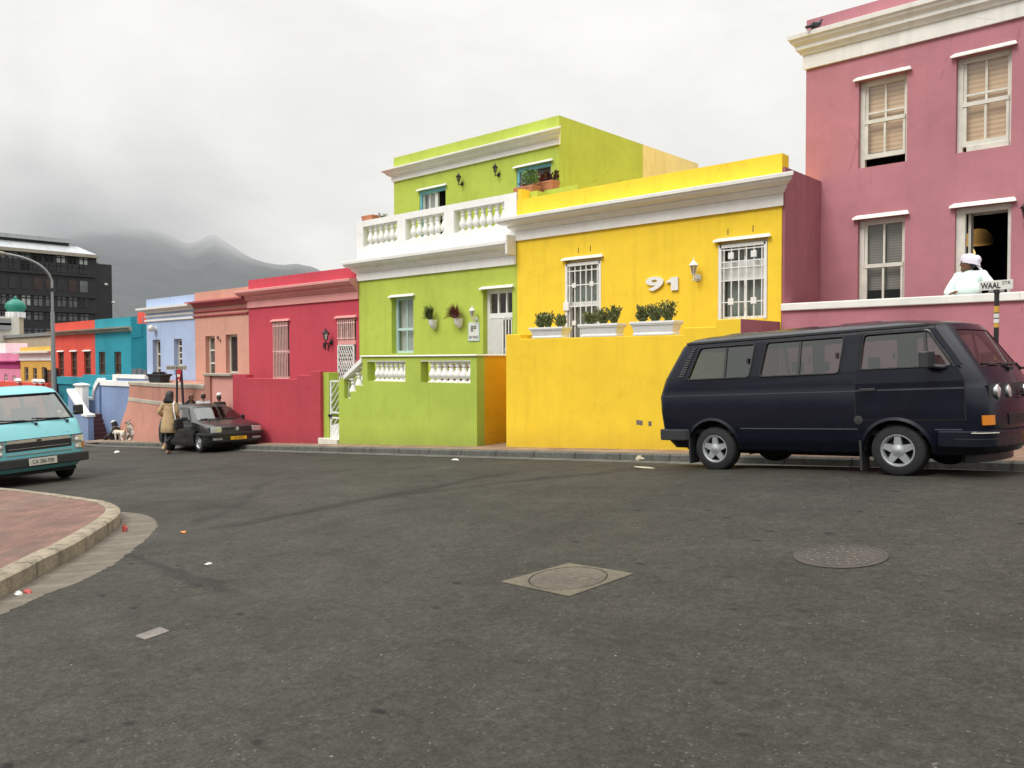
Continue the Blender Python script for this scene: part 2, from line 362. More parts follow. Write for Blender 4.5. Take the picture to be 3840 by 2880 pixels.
def mk_asphalt():
    t = NT('asphalt'); v = t.pos()
    big = t.rng(t.noise(v, .23, 5, .6, .6), .32, .68, .84, 1.16)
    mid = t.rng(t.noise(v, 2.1, 5, .65), .3, .7, .88, 1.12)
    fine = t.math('MULTIPLY', t.rng(t.noise(v, 60., 3, .7), .25, .75, .5, 1.5), t.math('MULTIPLY', t.rng(t.noise(v, 19., 4, .7), .3, .7, .68, 1.34), t.rng(t.noise(v, 6., 4, .7), .3, .7, .84, 1.18)))
    f = t.math('MULTIPLY', t.math('MULTIPLY', big, mid), fine)
    # tyre-polished, oily tracks along the street
    wv = t.noise(t.mapping(v, (.25,1.4,1.)), .9, 4, .6, .3)
    f = t.math('MULTIPLY', f, t.rng(wv, .42, .72, 1.06, .84))
    colr = t.scale((.0385,.0368,.0300), f)
    # pale aggregate chips
    vo = t.n('ShaderNodeTexVoronoi'); vo.inputs['Scale'].default_value = 30.
    wn = t.n('ShaderNodeTexNoise'); wn.inputs['Scale'].default_value = 55.; t.l(v, wn.inputs['Vector']); wa = t.n('ShaderNodeVectorMath'); wa.operation = 'MULTIPLY_ADD'; t.l(wn.outputs['Color'], wa.inputs[0]); wa.inputs[1].default_value = (.03,.03,.03); t.l(v, wa.inputs[2]); t.l(wa.outputs[0], vo.inputs['Vector'])
    chip = t.math('MULTIPLY', t.rng(vo.outputs['Distance'], .13, .24, 1., 0.), t.rng(t.noise(v, 9.1, 2), .50, .58, 0., 1.))
    colr = t.mix(t.math('MULTIPLY', chip, t.rng(t.noise(v, 21., 2), .35, .65, .12, .62)), colr, (.21,.20,.17))
    vo2 = t.n('ShaderNodeTexVoronoi'); vo2.inputs['Scale'].default_value = 3.2; t.l(v, vo2.inputs['Vector'])
    spot = t.math('MULTIPLY', t.rng(vo2.outputs['Distance'], .010, .03, 1., 0.), .7)
    colr = t.mix(spot, colr, (.40,.39,.34))
    # small dark pits and oil marks, drawn out along the street
    vo3 = t.n('ShaderNodeTexVoronoi'); vo3.inputs['Scale'].default_value = 2.3
    t.l(t.mapping(t.n('ShaderNodeTexCoord').outputs['Object'], (1.,1.7,1.)), vo3.inputs['Vector'])
    pit = t.math('MULTIPLY', t.rng(t.math('ADD', vo3.outputs['Distance'], t.math('MULTIPLY', t.noise(v, 16., 3), .16)), .14, .23, 1., 0.), t.rng(t.noise(v, .9, 2), .42, .52, 0., .85))
    colr = t.mix(pit, colr, (.006,.006,.0055))
    # two resurfacing seams crossing the carriageway
    sx = t.n('ShaderNodeSeparateXYZ'); t.l(v, sx.inputs[0])
    wob = t.math('MULTIPLY', t.math('SUBTRACT', t.noise(v, .8, 5, .7), .5), 1.1)
    for (ax, ay, bx, by, wd, dk) in ((-8.4,9.2,-8.9,4.6,.16,.55), (-6.2,10.3,-8.4,7.3,.14,.5), (-8.6,3.6,-6.0,3.25,.07,.5), (-9.5,4.9,-12.6,7.7,.1,.4)):
        L = hypot(bx-ax, by-ay); nx, ny = -(by-ay)/L, (bx-ax)/L; tx, ty = (bx-ax)/L, (by-ay)/L
        d = t.math('ADD', t.math('ADD', t.math('MULTIPLY', sx.outputs[0], nx), t.math('MULTIPLY', sx.outputs[1], ny)), -(nx*ax+ny*ay))
        s = t.math('ADD', t.math('ADD', t.math('MULTIPLY', sx.outputs[0], tx), t.math('MULTIPLY', sx.outputs[1], ty)), -(tx*ax+ty*ay))
        inside = t.math('MULTIPLY', t.rng(s, -.4, .2, 0., 1.), t.rng(s, L-.2, L+.4, 1., 0.))
        k = t.math('MULTIPLY', inside, t.rng(t.math('ABSOLUTE', t.math('ADD', d, wob)), wd*.4, wd*1.6, dk, 0.))
        colr = t.mix(k, colr, (.008,.008,.0075))
    b = t.math('ADD', t.noise(v, 90., 3, .7), t.math('MULTIPLY', vo.outputs['Distance'], .8))
    return t.done(t.bsdf(colr, t.rng(t.noise(v, 1.3), .3, .7, .66, .9), b, .8, spec=.26, bd=.012))
M['asphalt'] = mk_asphalt()
def mk_brick(name, c1, c2, mort, scale, rot=0., w=.22, h=.11):
    t = NT(name); v = t.pos(); mp = t.n('ShaderNodeMapping'); mp.inputs['Rotation'].default_value = (0,0,rot); t.l(v, mp.inputs[0])
    b = t.n('ShaderNodeTexBrick'); t.l(mp.outputs[0], b.inputs['Vector']); b.inputs['Scale'].default_value = 1.
    b.inputs['Brick Width'].default_value = w; b.inputs['Row Height'].default_value = h; b.inputs['Mortar Size'].default_value = .008
    b.inputs['Color1'].default_value = c1+(1,); b.inputs['Color2'].default_value = c2+(1,); b.inputs['Mortar'].default_value = mort+(1,)
    b.inputs['Bias'].default_value = -.1
    f = t.math('MULTIPLY', t.rng(t.noise(v, 2.3, 5), .3, .7, .68, 1.28), t.rng(t.noise(v, 40., 3), .3, .7, .8, 1.2))
    col = t.scale(b.outputs['Color'], f); dirt_shade = t.rng(t.noise(v, .7, 4), .5, .72, 0., .5)
    col = t.mix(dirt_shade, col, (.15,.12,.09))
    return t.done(t.bsdf(col, .9, t.math('ADD', b.outputs['Fac'], t.noise(v, 30., 3)), .3))
M['brick'] = mk_brick('red_brick_paving', (.185,.090,.070), (.135,.072,.058), (.10,.078,.06), 1, radians(38))
M['paving'] = mk_brick('tan_paving', (.27,.18,.115), (.24,.155,.10), (.16,.115,.08), 1, 0., .4, .4)
def mk_kerb(name, col, joints, dark):
    t = NT(name); v = t.pos(); sx = t.n('ShaderNodeSeparateXYZ'); t.l(v, sx.inputs[0])
    f = t.math('MULTIPLY', t.rng(t.noise(v, 2., 5, .7), .3, .7, .72, 1.25), t.rng(t.noise(v, 30., 3), .3, .7, .82, 1.18))
    c = t.scale(col, f)
    st = t.rng(t.noise(t.mapping(v, (5,5,.5)), 1.5, 4), .5, .7, 0., dark)
    c = t.mix(st, c, (.035,.034,.025))
    if joints:
        j = t.math('PINGPONG', t.math('ADD', sx.outputs[0], .3), joints/2)
        c = t.mix(t.rng(j, .008, .03, .8, 0.), c, (.03,.028,.024))
    return t.done(t.bsdf(c, .9, t.noise(v, 25., 5), .4))
M['kerb'] = mk_kerb('dark_kerbstone', (.10,.10,.088), 1.0, .5)
M['kerb_l'] = mk_kerb('worn_concrete_kerb', (.26,.22,.16), 0., .55)
def mk_gutter():
    t = NT('concrete_gutter'); v = t.pos(); sx = t.n('ShaderNodeSeparateXYZ'); t.l(v, sx.inputs[0])
    f = t.math('MULTIPLY', t.rng(t.noise(v, 3., 5, .7), .3, .7, .75, 1.2), t.rng(t.noise(v, 45., 3), .3, .7, .8, 1.2))
    u = t.math('ADD', t.math('MULTIPLY', sx.outputs[0], .75), t.math('MULTIPLY', sx.outputs[1], -.45))
    w = t.math('PINGPONG', t.math('ADD', u, t.math('MULTIPLY', t.noise(v, 3.), .12)), .2)
    c = t.mix(t.rng(w, .0, .05, .32, 0.), t.scale((.115,.098,.075), f), (.24,.215,.17))
    return t.done(t.bsdf(c, .9, t.noise(v, 30., 4), .4))
M['gutter'] = mk_gutter()
M['concrete'] = mk_kerb('concrete_frame', (.105,.09,.062), 0., .15)
M['concrete2'] = mk_kerb('lid_concrete', (.095,.08,.060), 0., .25)
M['slab'] = mk_kerb('grey_slab', (.155,.14,.125), 0., .1)
M['castiron'] = mk_kerb('worn_cast_iron', (.052,.045,.038), 0., .3)
M['dullstud'] = plain('dull_stud', (.13,.115,.09), .8, var=.3)
M['rock'] = plain('pale_stone', (.42,.38,.28), .9, var=.2)

# ------------------------------------------------------------------ ground, street, pavements
def sheet(xs, ys, h):
    mb = MB(); nx = len(xs)
    mb.add([(x,y,G(x,y)+h) for y in ys for x in xs], [(j*nx+i, j*nx+i+1, (j+1)*nx+i+1, (j+1)*nx+i) for j in range(len(ys)-1) for i in range(nx-1)])
    return mb
fr = lambda a, b, n: [a+(b-a)*i/n for i in range(n+1)]
single('ground', sheet([-1500,-700,-300,-150]+fr(-100,60,16)+[150,400,900], [-900,-300,-100,-40]+fr(-20,20,4)+[40,100,300,900,1800], -.25), M['asphalt'], kind='structure')
single('road', sheet(fr(-110,40,300), fr(-30,12.0,84), 0.), M['asphalt'], kind='structure', smooth=60)
single('pavement', sheet(fr(-33,24,114), [12.13,12.4,12.75,13.5,14.3,16.2], .125), M['paving'], kind='structure', smooth=60)
kb = MB(); xs = fr(-31,24,110)
for i in range(len(xs)-1):
    a, b = xs[i], xs[i+1]
    def st(x): g = G(x,12.); return [(x,11.97,g-.15),(x,11.99,g+.11),(x,12.02,g+.135),(x,12.14,g+.137),(x,12.14,g-.15)]
    kb.add(st(a)+st(b), [(k,k+1,6+k,5+k) for k in range(4)])
single('kerb', kb, M['kerb'], kind='structure')
gt = MB(); xs2 = fr(-31,24,110)
gt.add([(x,y,G(x,y)+.006+(.012 if y > 11.9 else 0)) for x in xs2 for y in (11.72,11.98)], [(2*i,2*i+1,2*i+3,2*i+2) for i in range(len(xs2)-1)])
single('gutter', gt, M['kerb'], kind='structure')
single('forecourt', sheet(fr(-60,-30.9,40), [11.75,12.3,13,14,16,20], .02), M['gutter'], kind='structure')

# the brick-paved street corner at the lower left
cp = [PG(x, y, .17) for x, y in ((60,2142),(180,2080),(260,2043),(330,2003),(390,1966),(430,1938),(449,1918),(449,1901),(430,1888),(390,1876),(310,1864),(200,1849),(90,1836),(0,1828))]
cp = [(p[0],p[1]) for p in cp]
cp = [(-5.0,-14.),(-5.1,-3.),(-5.35,-.6),(-6.1,.85),(-6.75,1.5)]+cp+[(cp[-1][0]-8, cp[-1][1]-.6),(cp[-1][0]-40, cp[-1][1]-2.)]
def smooth_path(p, n=3):
    P = [Vector(q) for q in p]; out = []
    for i in range(len(P)-1):
        a, b, c, d = P[max(i-1,0)], P[i], P[i+1], P[min(i+2,len(P)-1)]
        for k in range(n):
            t = k/n; out.append(tuple(.5*((2*b)+(c-a)*t+(2*a-5*b+4*c-d)*t*t+(3*b-a-3*c+d)*t**3)))
    return out+[tuple(P[-1])]
cs = smooth_path(cp, 4)
def offs(p, d):
    out = []
    for i in range(len(p)):
        a, b = Vector(p[max(i-1,0)]), Vector(p[min(i+1,len(p)-1)]); t = (b-a).normalized(); out.append((p[i][0]-t.y*d, p[i][1]+t.x*d))
    return out
inn = offs(cs, .17); mid = offs(cs, .02); n = len(cs)
kb = MB()
vs = []
run = 0.; nxt = .3; RK = random.Random(8)
def kst(i, t, d, w):                     # one cross-section of the kerb, d = recess of a joint
    L_ = lambda P: (P[i][0]+(P[i+1][0]-P[i][0])*t, P[i][1]+(P[i+1][1]-P[i][1])*t) if i+1 < n else P[i]
    c, m_, q_ = L_(cs), L_(mid), L_(inn); ux, uy = q_[0]-c[0], q_[1]-c[1]; h_ = hypot(ux, uy) or 1; c = (c[0]+ux/h_*d, c[1]+uy/h_*d); g = G(*c)
    return [(c[0],c[1],g-.1),(c[0],c[1],g+.150+w-d*.6),(m_[0]+ux/h_*(d+.012),m_[1]+uy/h_*(d+.012),g+.172+w-d*.6),(q_[0],q_[1],g+.175-d*.6),(q_[0],q_[1],g-.1)]
ns = 0
for i in range(n):
    seg = hypot(cs[min(i+1,n-1)][0]-cs[i][0], cs[min(i+1,n-1)][1]-cs[i][1]); w = .002*sin(i*1.7)
    vs += kst(i, 0, 0, w); ns += 1
    while seg > 0 and run+seg > nxt:
        t = (nxt-run)/seg; e = .012/seg
        if e < t < 1-e and i < n-1:
            for tt, dd_ in ((t-e,0),(t-e*.5,.022),(t+e*.5,.022),(t+e,0)): vs += kst(i, tt, dd_, w); ns += 1
        nxt += RK.uniform(.55,.95)
    run += seg
kb.add(vs, [(5*i+k,5*i+k+1,5*i+6+k,5*i+5+k) for i in range(ns-1) for k in range(4)])
single('corner_kerb', kb, M['kerb_l'], kind='structure', smooth=35)
pv = [(x,y,G(x,y)+.172) for x, y in inn]+[(-90,-14,G(-90,-14)+.17)]
mb = MB(); mb.add(pv, [tuple(range(len(pv)))])
single('corner_pavement', mb, M['brick'], kind='structure')
go = [PG(x, y) for x, y in ((-60,2345),(60,2280),(180,2225),(300,2182),(420,2120),(490,2070),(545,2025),(583,1985),(590,1968),(575,1945),(535,1930),(480,1922),(440,1921),(400,1915))]
gs = smooth_path([(p[0],p[1]) for p in go], 4)
rad = [min(cs, key=lambda c: (c[0]-g[0])**2+(c[1]-g[1])**2) for g in gs]
mb = MB(); m2 = len(gs)
gs = smooth_path(gs, 4); rad = [min(cs, key=lambda c: (c[0]-g[0])**2+(c[1]-g[1])**2) for g in gs]; m2 = len(gs); RG = random.Random(2)
gs = [(g[0]+RG.uniform(-.018,.018), g[1]+RG.uniform(-.018,.018)) for g in gs]
mb.add([(g[0],g[1],G(*g)+.002) for g in gs]+[(r[0]*.98+.02*g[0],r[1]*.98+.02*g[1],G(*r)+.016) for r, g in zip(rad, gs)], [(i,i+1,m2+i+1,m2+i) for i in range(m2-1)])
single('corner_gutter', mb, M['gutter'], kind='structure')

# street fittings let into the asphalt
def lid_on(cx, cy, R_, rot):
    pass
q = [PG(x, y) for x, y in ((1878,2184),(2132,2114),(2378,2153),(2135,2239))]
c0 = tuple(sum(p[i] for p in q)/4 for i in range(3)); ex = Vector((q[1][0]-q[0][0]+q[2][0]-q[3][0], q[1][1]-q[0][1]+q[2][1]-q[3][1])); 
r = thing('manhole_cover', 'square concrete frame with a round cracked manhole lid in the road', 'manhole cover', c0)
mb = MB(); P = q; N = 40
cx, cy = c0[0], c0[1]; rad_ = .295
ringi = [(cx+rad_*cos(2*pi*k/N), cy+rad_*sin(2*pi*k/N)) for k in range(N)]
def onsq(a):                              # outline of the square frame by angle
    for i in range(4):
        p, s = Vector(P[i][:2])-Vector((cx,cy)), Vector(P[(i+1)%4][:2])-Vector((cx,cy)); d = Vector((cos(a), sin(a)))
        den = d.x*(s-p).y-d.y*(s-p).x
        if abs(den) < 1e-9: continue
        t_ = (p.x*(s-p).y-p.y*(s-p).x)/den; u_ = (p.x*d.y-p.y*d.x)/den
        if t_ > 0 and -1e-6 <= u_ <= 1+1e-6: return (cx+d.x*t_, cy+d.y*t_)
    return (cx+d.x*.4, cy+d.y*.4)
angs = sorted(set([2*pi*k/N for k in range(N)]+[atan2(p[1]-cy,p[0]-cx) % (2*pi) for p in P]))
NA = len(angs); gz = lambda x, y, h: (x, y, G(x,y)+h)
mb.add([gz(*onsq(a), .004) for a in angs]+[gz(*[o*.985+c*.015 for o, c in zip(onsq(a),(cx,cy))], .009) for a in angs]+[gz(cx+rad_*cos(a), cy+rad_*sin(a), .009) for a in angs]+[gz(cx+rad_*cos(a), cy+rad_*sin(a), -.03) for a in angs],
       [(k*NA+i, k*NA+(i+1)%NA, (k+1)*NA+(i+1)%NA, (k+1)*NA+i) for k in range(3) for i in range(NA)])
part('frame', mb, M['concrete'], r)
mb = MB(); rr = rad_-.012
mb.add([gz(cx+rr*cos(a), cy+rr*sin(a), .002) for a in angs]+[gz(cx+rr*cos(a), cy+rr*sin(a), .008) for a in angs]+[gz(cx,cy,.0085)], [(i,(i+1)%NA,NA+(i+1)%NA,NA+i) for i in range(NA)]+[(NA+i,NA+(i+1)%NA,2*NA) for i in range(NA)])
for k in range(30):                       # worn raised pads
    a = RND.uniform(0,6.28); d = .25*sqrt(RND.random()); x, y = cx+d*cos(a), cy+d*sin(a); w = RND.uniform(.015,.03)
    mb.hexa([gz(x-w,y-w,.007),gz(x+w,y-w,.007),gz(x+w,y+w,.007),gz(x-w,y+w,.007),gz(x-w*.8,y-w*.8,.011),gz(x+w*.8,y-w*.8,.011),gz(x+w*.8,y+w*.8,.011),gz(x-w*.8,y+w*.8,.011)])
part('lid', mb, M['concrete2'], r)
mc = PG(3150,2085)
r = thing('manhole_cover', 'round rusty cast iron manhole with rings of raised studs in the road', 'manhole cover', mc)
mb = MB(); 
for (ra, rb, h) in ((.325,.30,.007),(.27,.245,.006),(.21,.185,.006),(.15,.125,.006),(.09,.06,.006)):
    mb.add([gz(mc[0]+w*cos(2*pi*k/36), mc[1]+w*sin(2*pi*k/36), hh) for w, hh in ((ra,.003),(ra,h),(rb,h),(rb,.003)) for k in range(36)], [(j*36+k, j*36+(k+1)%36, (j+1)*36+(k+1)%36, (j+1)*36+k) for j in range(3) for k in range(36)])
mb.add([gz(mc[0]+.315*cos(2*pi*k/36), mc[1]+.315*sin(2*pi*k/36), .0045) for k in range(36)], [tuple(range(36))])
lid2 = mb; lid2.cur = 1
for (ra, nn) in ((.228,20),(.168,14),(.107,9)):
    for k in range(nn):
        a = 2*pi*k/nn
        if RND.random() < .8: x, y = mc[0]+ra*cos(a), mc[1]+ra*sin(a); mb.ell((x,y,G(x,y)+.006), (.012,.012,.004), 6, 4)
part('lid', mb, [M['castiron'], M['dullstud']], r)
q = [PG(x, y, .004) for x, y in ((507,2385),(600,2352),(636,2367),(545,2399))]
mb = MB(); mb.hexa([(p[0],p[1],G(p[0],p[1])-.02) for p in q]+[(p[0],p[1],G(p[0],p[1])+.007) for p in q])
single('valve_cover', mb, M['slab'], 'small rectangular grey cover plate let into the road', 'cover plate', q[0])

# litter and stones
def litter(name, label, cat, px, py, r, m, h=0., n=7):
    p = PG(px, py, h); mb = MB(); R2 = random.Random(int(px*7+py))
    mb.ell((p[0],p[1],p[2]+r[2]*.6), r, 9, 6)
    mb.v = [(x+R2.uniform(-.25,.25)*r[0], y+R2.uniform(-.25,.25)*r[1], max(z+R2.uniform(-.3,.3)*r[2], G(x,y)+h+.003)) for x, y, z in mb.v]
    return single(name, mb, m, label, cat, p)
litter('plastic_bag', 'crumpled white plastic bag against the kerb below the lime wall', 'litter', 1562,1703,(.15,.06,.06), M['whitelit'])
litter('paper_scrap', 'white paper scrap lying on the road near the lime house', 'litter', 1708,1727,(.09,.05,.02), M['whitelit'])
litter('paper_scrap', 'white paper scraps on the road beside the seated person', 'litter', 439,1699,(.13,.06,.04), M['whitelit'])
litter('kerb_stone', 'pale loose stone at the foot of the kerb below the yellow wall', 'stone', 2400,1731,(.09,.06,.06), M['rock'])
litter('flat_debris', 'flat pale scrap in the gutter just behind the blue van', 'litter', 2416,1755,(.16,.05,.012), M['rock'])
litter('crushed_can', 'crushed red can in the gutter of the brick corner', 'litter', 468,1996,(.04,.03,.055), M['redlit'])
litter('red_wrapper', 'crumpled red wrapper below the kerb at the left edge', 'litter', 102,2226,(.06,.03,.022), M['redlit'])
litter('white_cup', 'crumpled white cup below the kerb at the left edge', 'litter', 70,2234,(.045,.03,.025), M['whitelit'])
litter('orange_peel', 'small orange scrap on the asphalt beyond the corner gutter', 'litter', 688,1998,(.05,.03,.012), M['orangelens'])
litter('white_scrap', 'twisted white scrap on the asphalt right of the brick corner', 'litter', 782,2118,(.012,.035,.012), M['whitelit'])
litter('metal_scrap', 'bent pale metal scrap under the blue van between its wheels', 'litter', 3160,1748,(.11,.03,.03), M['whitelit'])

# ------------------------------------------------------------------ mountain under the cloud
RIDGE = [(-900,700),(-200,760),(0,800),(250,800),(450,815),(600,850),(700,905),(740,895),(770,876),(800,864),(835,888),(875,915),(930,948),(1000,972),(1060,985),(1120,975),(1180,992),(1260,1035),(1350,1070),(1600,1160),(2100,1260),(3000,1320),(4500,1330)]
def ridge(px):
    for (a, ya), (b, yb) in zip(RIDGE, RIDGE[1:]):
        if a <= px <= b: return ya+(yb-ya)*(px-a)/(b-a)
    return 1330
mb = MB(); cols = 150; rows = 26; R3 = random.Random(3)
from mathutils import noise as mnoise
vs = []
for j in range(rows+1):
    t = j/rows
    for i in range(cols+1):
        px = -900+3600*i/cols; d = ray(px, ridge(px)); hd = hypot(d[0], d[1]); dist = 500+1500*t
        x, y = d[0]/hd*dist, d[1]/hd*dist
        h = max(d[2]/hd*2000, 5)
        z = h*(t**1.35)+mnoise.fractal(Vector((x*.006,y*.006,1.3)), .9, 2., 5)*38*t*(1-t)*2+mnoise.fractal(Vector((x*.02,y*.02,4.)), .9, 2., 4)*6*(1-.3*t)*t
        vs.append((x,y,z-6))
mb.add(vs, [(j*(cols+1)+i, j*(cols+1)+i+1, (j+1)*(cols+1)+i+1, (j+1)*(cols+1)+i) for j in range(rows) for i in range(cols)])
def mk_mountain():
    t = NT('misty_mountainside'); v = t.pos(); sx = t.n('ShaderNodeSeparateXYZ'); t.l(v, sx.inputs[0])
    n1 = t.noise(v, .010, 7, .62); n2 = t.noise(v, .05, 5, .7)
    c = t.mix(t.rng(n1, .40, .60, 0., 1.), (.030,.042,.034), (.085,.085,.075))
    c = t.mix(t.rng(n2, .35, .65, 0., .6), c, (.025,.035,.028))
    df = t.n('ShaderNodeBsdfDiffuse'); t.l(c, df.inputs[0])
    em = t.n('ShaderNodeEmission'); em.inputs[0].default_value = (.300,.315,.322,1); em.inputs[1].default_value = 1.  # aerial haze painted in as a glow mixed over the slope
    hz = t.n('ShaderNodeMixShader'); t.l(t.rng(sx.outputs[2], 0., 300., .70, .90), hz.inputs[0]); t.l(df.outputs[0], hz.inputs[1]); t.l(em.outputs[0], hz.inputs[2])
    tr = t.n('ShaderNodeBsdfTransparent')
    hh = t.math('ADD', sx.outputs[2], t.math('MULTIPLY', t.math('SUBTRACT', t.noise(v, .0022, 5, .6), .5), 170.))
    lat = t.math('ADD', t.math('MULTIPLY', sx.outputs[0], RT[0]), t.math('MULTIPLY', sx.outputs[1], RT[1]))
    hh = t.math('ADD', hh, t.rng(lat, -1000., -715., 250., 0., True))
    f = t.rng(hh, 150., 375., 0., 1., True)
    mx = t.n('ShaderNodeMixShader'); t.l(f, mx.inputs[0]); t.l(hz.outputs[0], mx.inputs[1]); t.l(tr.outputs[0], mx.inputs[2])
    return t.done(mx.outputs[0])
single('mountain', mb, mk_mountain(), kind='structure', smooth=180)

# ------------------------------------------------------------------ sky, light, camera
W = bpy.data.worlds.new('World'); SC.world = W; W.use_nodes = True
nt = W.node_tree; nt.nodes.clear()
class WN(NT):
    def __init__(s): s.t = nt; s.out = s.n('ShaderNodeOutputWorld')
w = WN(); tc = w.n('ShaderNodeTexCoord').outputs['Generated']; sx = w.n('ShaderNodeSeparateXYZ'); w.l(tc, sx.inputs[0])
sky = w.n('ShaderNodeTexSky'); sky.sky_type = 'NISHITA'; sky.sun_disc = False
SUN = Vector((-.12,-.62,.78)).normalized()
sky.sun_elevation = math.asin(SUN.z); sky.sun_rotation = atan2(SUN.x, SUN.y)
z = sx.outputs[2]
L = w.math('ADD', w.rng(z, 0., .42, .88, 1.0), w.rng(z, .42, 1., 0., 2.0, True))
D0 = Vector(ray(330,1040)).normalized()
dv = w.n('ShaderNodeVectorMath'); dv.operation = 'DISTANCE'; w.l(w.mapping(tc, (1,1,1.25)), dv.inputs[0]); dv.inputs[1].default_value = (D0.x, D0.y, D0.z*1.25)
n0 = w.noise(w.mapping(tc, (1,1,2.4)), 2.6, 6, .55, .4)
dd = w.math('ADD', dv.outputs['Value'], w.math('MULTIPLY', w.math('SUBTRACT', n0, .5), .16))
dark = w.rng(dd, .0, .25, .47, 1., True)
cl = w.rng(w.noise(w.mapping(tc, (1,1,2.)), 3.4, 7, .56, .5), .34, .68, .93, 1.03, True)
cl2 = w.rng(w.noise(w.mapping(tc, (1,1,3.)), 9., 5, .6, .3), .3, .7, .985, 1.015)
L = w.math('MULTIPLY', w.math('MULTIPLY', w.math('MULTIPLY', L, dark), cl), cl2)
tint = w.mix(w.rng(L, .3, .9, 0., 1.), (.97,.98,1.0), (1.0,.988,.955))
bk = w.math('MAXIMUM', w.rng(sx.outputs[1], -.45, .10, 0., 1.), w.rng(z, .05, .30, .30, 1., True)); L = w.math('MULTIPLY', L, bk)  # low sky behind the camera darkened, added so the van's sides reflect dark
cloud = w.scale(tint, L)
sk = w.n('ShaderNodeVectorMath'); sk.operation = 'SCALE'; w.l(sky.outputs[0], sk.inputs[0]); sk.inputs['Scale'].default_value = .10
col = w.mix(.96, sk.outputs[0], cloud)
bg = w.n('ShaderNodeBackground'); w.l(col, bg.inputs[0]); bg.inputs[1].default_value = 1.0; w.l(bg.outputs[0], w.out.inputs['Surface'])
sd = bpy.data.lights.new('sun', 'SUN'); sd.energy = 2.0; sd.angle = radians(22); sd.color = (1,.97,.92)
so = bpy.data.objects.new('sun', sd); COL.objects.link(so); so.rotation_euler = SUN.to_track_quat('Z','Y').to_euler()
cd = bpy.data.cameras.new('camera'); co = bpy.data.objects.new('camera', cd); COL.objects.link(co); SC.camera = co
cd.sensor_width = 36; cd.lens = 36*F/3840; cd.clip_end = 6000; cd.clip_start = .05
co.matrix_world = Matrix(((RT[0],UP[0],-FW[0],0),(RT[1],UP[1],-FW[1],0),(RT[2],UP[2],-FW[2],CZ),(0,0,0,1)))
SC.view_settings.view_transform = 'Standard'; SC.view_settings.look = 'None'; SC.view_settings.exposure = 0; SC.view_settings.gamma = 1
# ------------------------------------------------------------------ building kit
YF = 14.25; YT = 12.75                    # house fronts, terrace walls
def holed(mb, X0, X1, Z0, Z1, Y, holes, rev, back=False):
    xs = sorted({X0,X1}|{min(max(h[k],X0),X1) for h in holes for k in (0,1)}); zs = sorted({Z0,Z1}|{min(max(h[k],Z0),Z1) for h in holes for k in (2,3)})
    for a, b in zip(xs, xs[1:]):
        for c, d in zip(zs, zs[1:]):
            mx, mz = (a+b)/2, (c+d)/2
            if any(h[0] < mx < h[1] and h[2] < mz < h[3] for h in holes): continue
            mb.quad((a,Y,c),(b,Y,c),(b,Y,d),(a,Y,d))
            if back: mb.quad((a,Y+rev,c),(b,Y+rev,c),(b,Y+rev,d),(a,Y+rev,d))
    for x0, x1, z0, z1 in holes:
        e = Y+rev
        mb.quad((x0,Y,z0),(x0,e,z0),(x0,e,z1),(x0,Y,z1)); mb.quad((x1,Y,z0),(x1,e,z0),(x1,e,z1),(x1,Y,z1))
        mb.quad((x0,Y,z1),(x1,Y,z1),(x1,e,z1),(x0,e,z1))
        if z0 > Z0+1e-6: mb.quad((x0,Y,z0),(x1,Y,z0),(x1,e,z0),(x0,e,z0))
def body(mb, X0, X1, Z0, Z1, Y, depth, holes, rev=.16, drop=.3, pt=.28):
    holed(mb, X0, X1, Z0, Z1, Y, holes, rev); e = Y+depth; Zr = Z1-drop; p = Y+pt
    for X in (X0, X1): mb.add([(X,Y,Z0),(X,e,Z0),(X,e,Zr),(X,p,Zr),(X,p,Z1),(X,Y,Z1)], [(0,1,2,3,4,5)])
    mb.quad((X0,Y,Z1),(X1,Y,Z1),(X1,p,Z1),(X0,p,Z1)); mb.quad((X0,p,Zr),(X1,p,Zr),(X1,p,Z1),(X0,p,Z1))
    mb.quad((X0,p,Zr),(X1,p,Zr),(X1,e,Zr),(X0,e,Zr)); mb.quad((X0,e,Z0),(X1,e,Z0),(X1,e,Zr),(X0,e,Zr))
def cornice(mb, X0, X1, Y, prof, l=1., r=1.):
    a = [(X0-l*p, Y-p, z) for p, z in prof]+[(X0,Y+.05,prof[-1][1]),(X0,Y+.05,prof[0][1])]
    b = [(X1+r*p, Y-p, z) for p, z in prof]+[(X1,Y+.05,prof[-1][1]),(X1,Y+.05,prof[0][1])]
    n = len(a); mb.add(a+b, [tuple(range(n)),tuple(range(n,2*n))[::-1]]+[(i,(i+1)%n,n+(i+1)%n,n+i) for i in range(n)])
def prof(zb, zt, P=.34, fr_=.46, f=.05):
    h = zt-zb; z1 = zb+fr_*h
    return [(f,zb),(f,z1),(f+.035,z1+.005),(f+.05,z1+.06*h),(f+.09,z1+.13*h),(f+.11,z1+.14*h),(f+.11,z1+.23*h),(P-.10,z1+.28*h),(P-.055,z1+.34*h),(P-.035,z1+.42*h),(P-.005,z1+.44*h),(P,zt-.01),(P-.02,zt)]
def hood(parent, X0, X1, Z, Y, m, ext=.07, pr=.08, h=.085, fwd=True):
    mb = MB(); e = ext*.35
    mb.hexa([(X0-ext,Y-pr,Z+.0),(X1+ext,Y-pr,Z+.0),(X1+ext,Y+.02,Z+.02),(X0-ext,Y+.02,Z+.02),(X0-ext,Y-pr+.01,Z+.035),(X1+ext,Y-pr+.01,Z+.035),(X1+e,Y+.02,Z+h),(X0-e+.02,Y+.02,Z+h)])
    return part('hood', mb, m, parent)
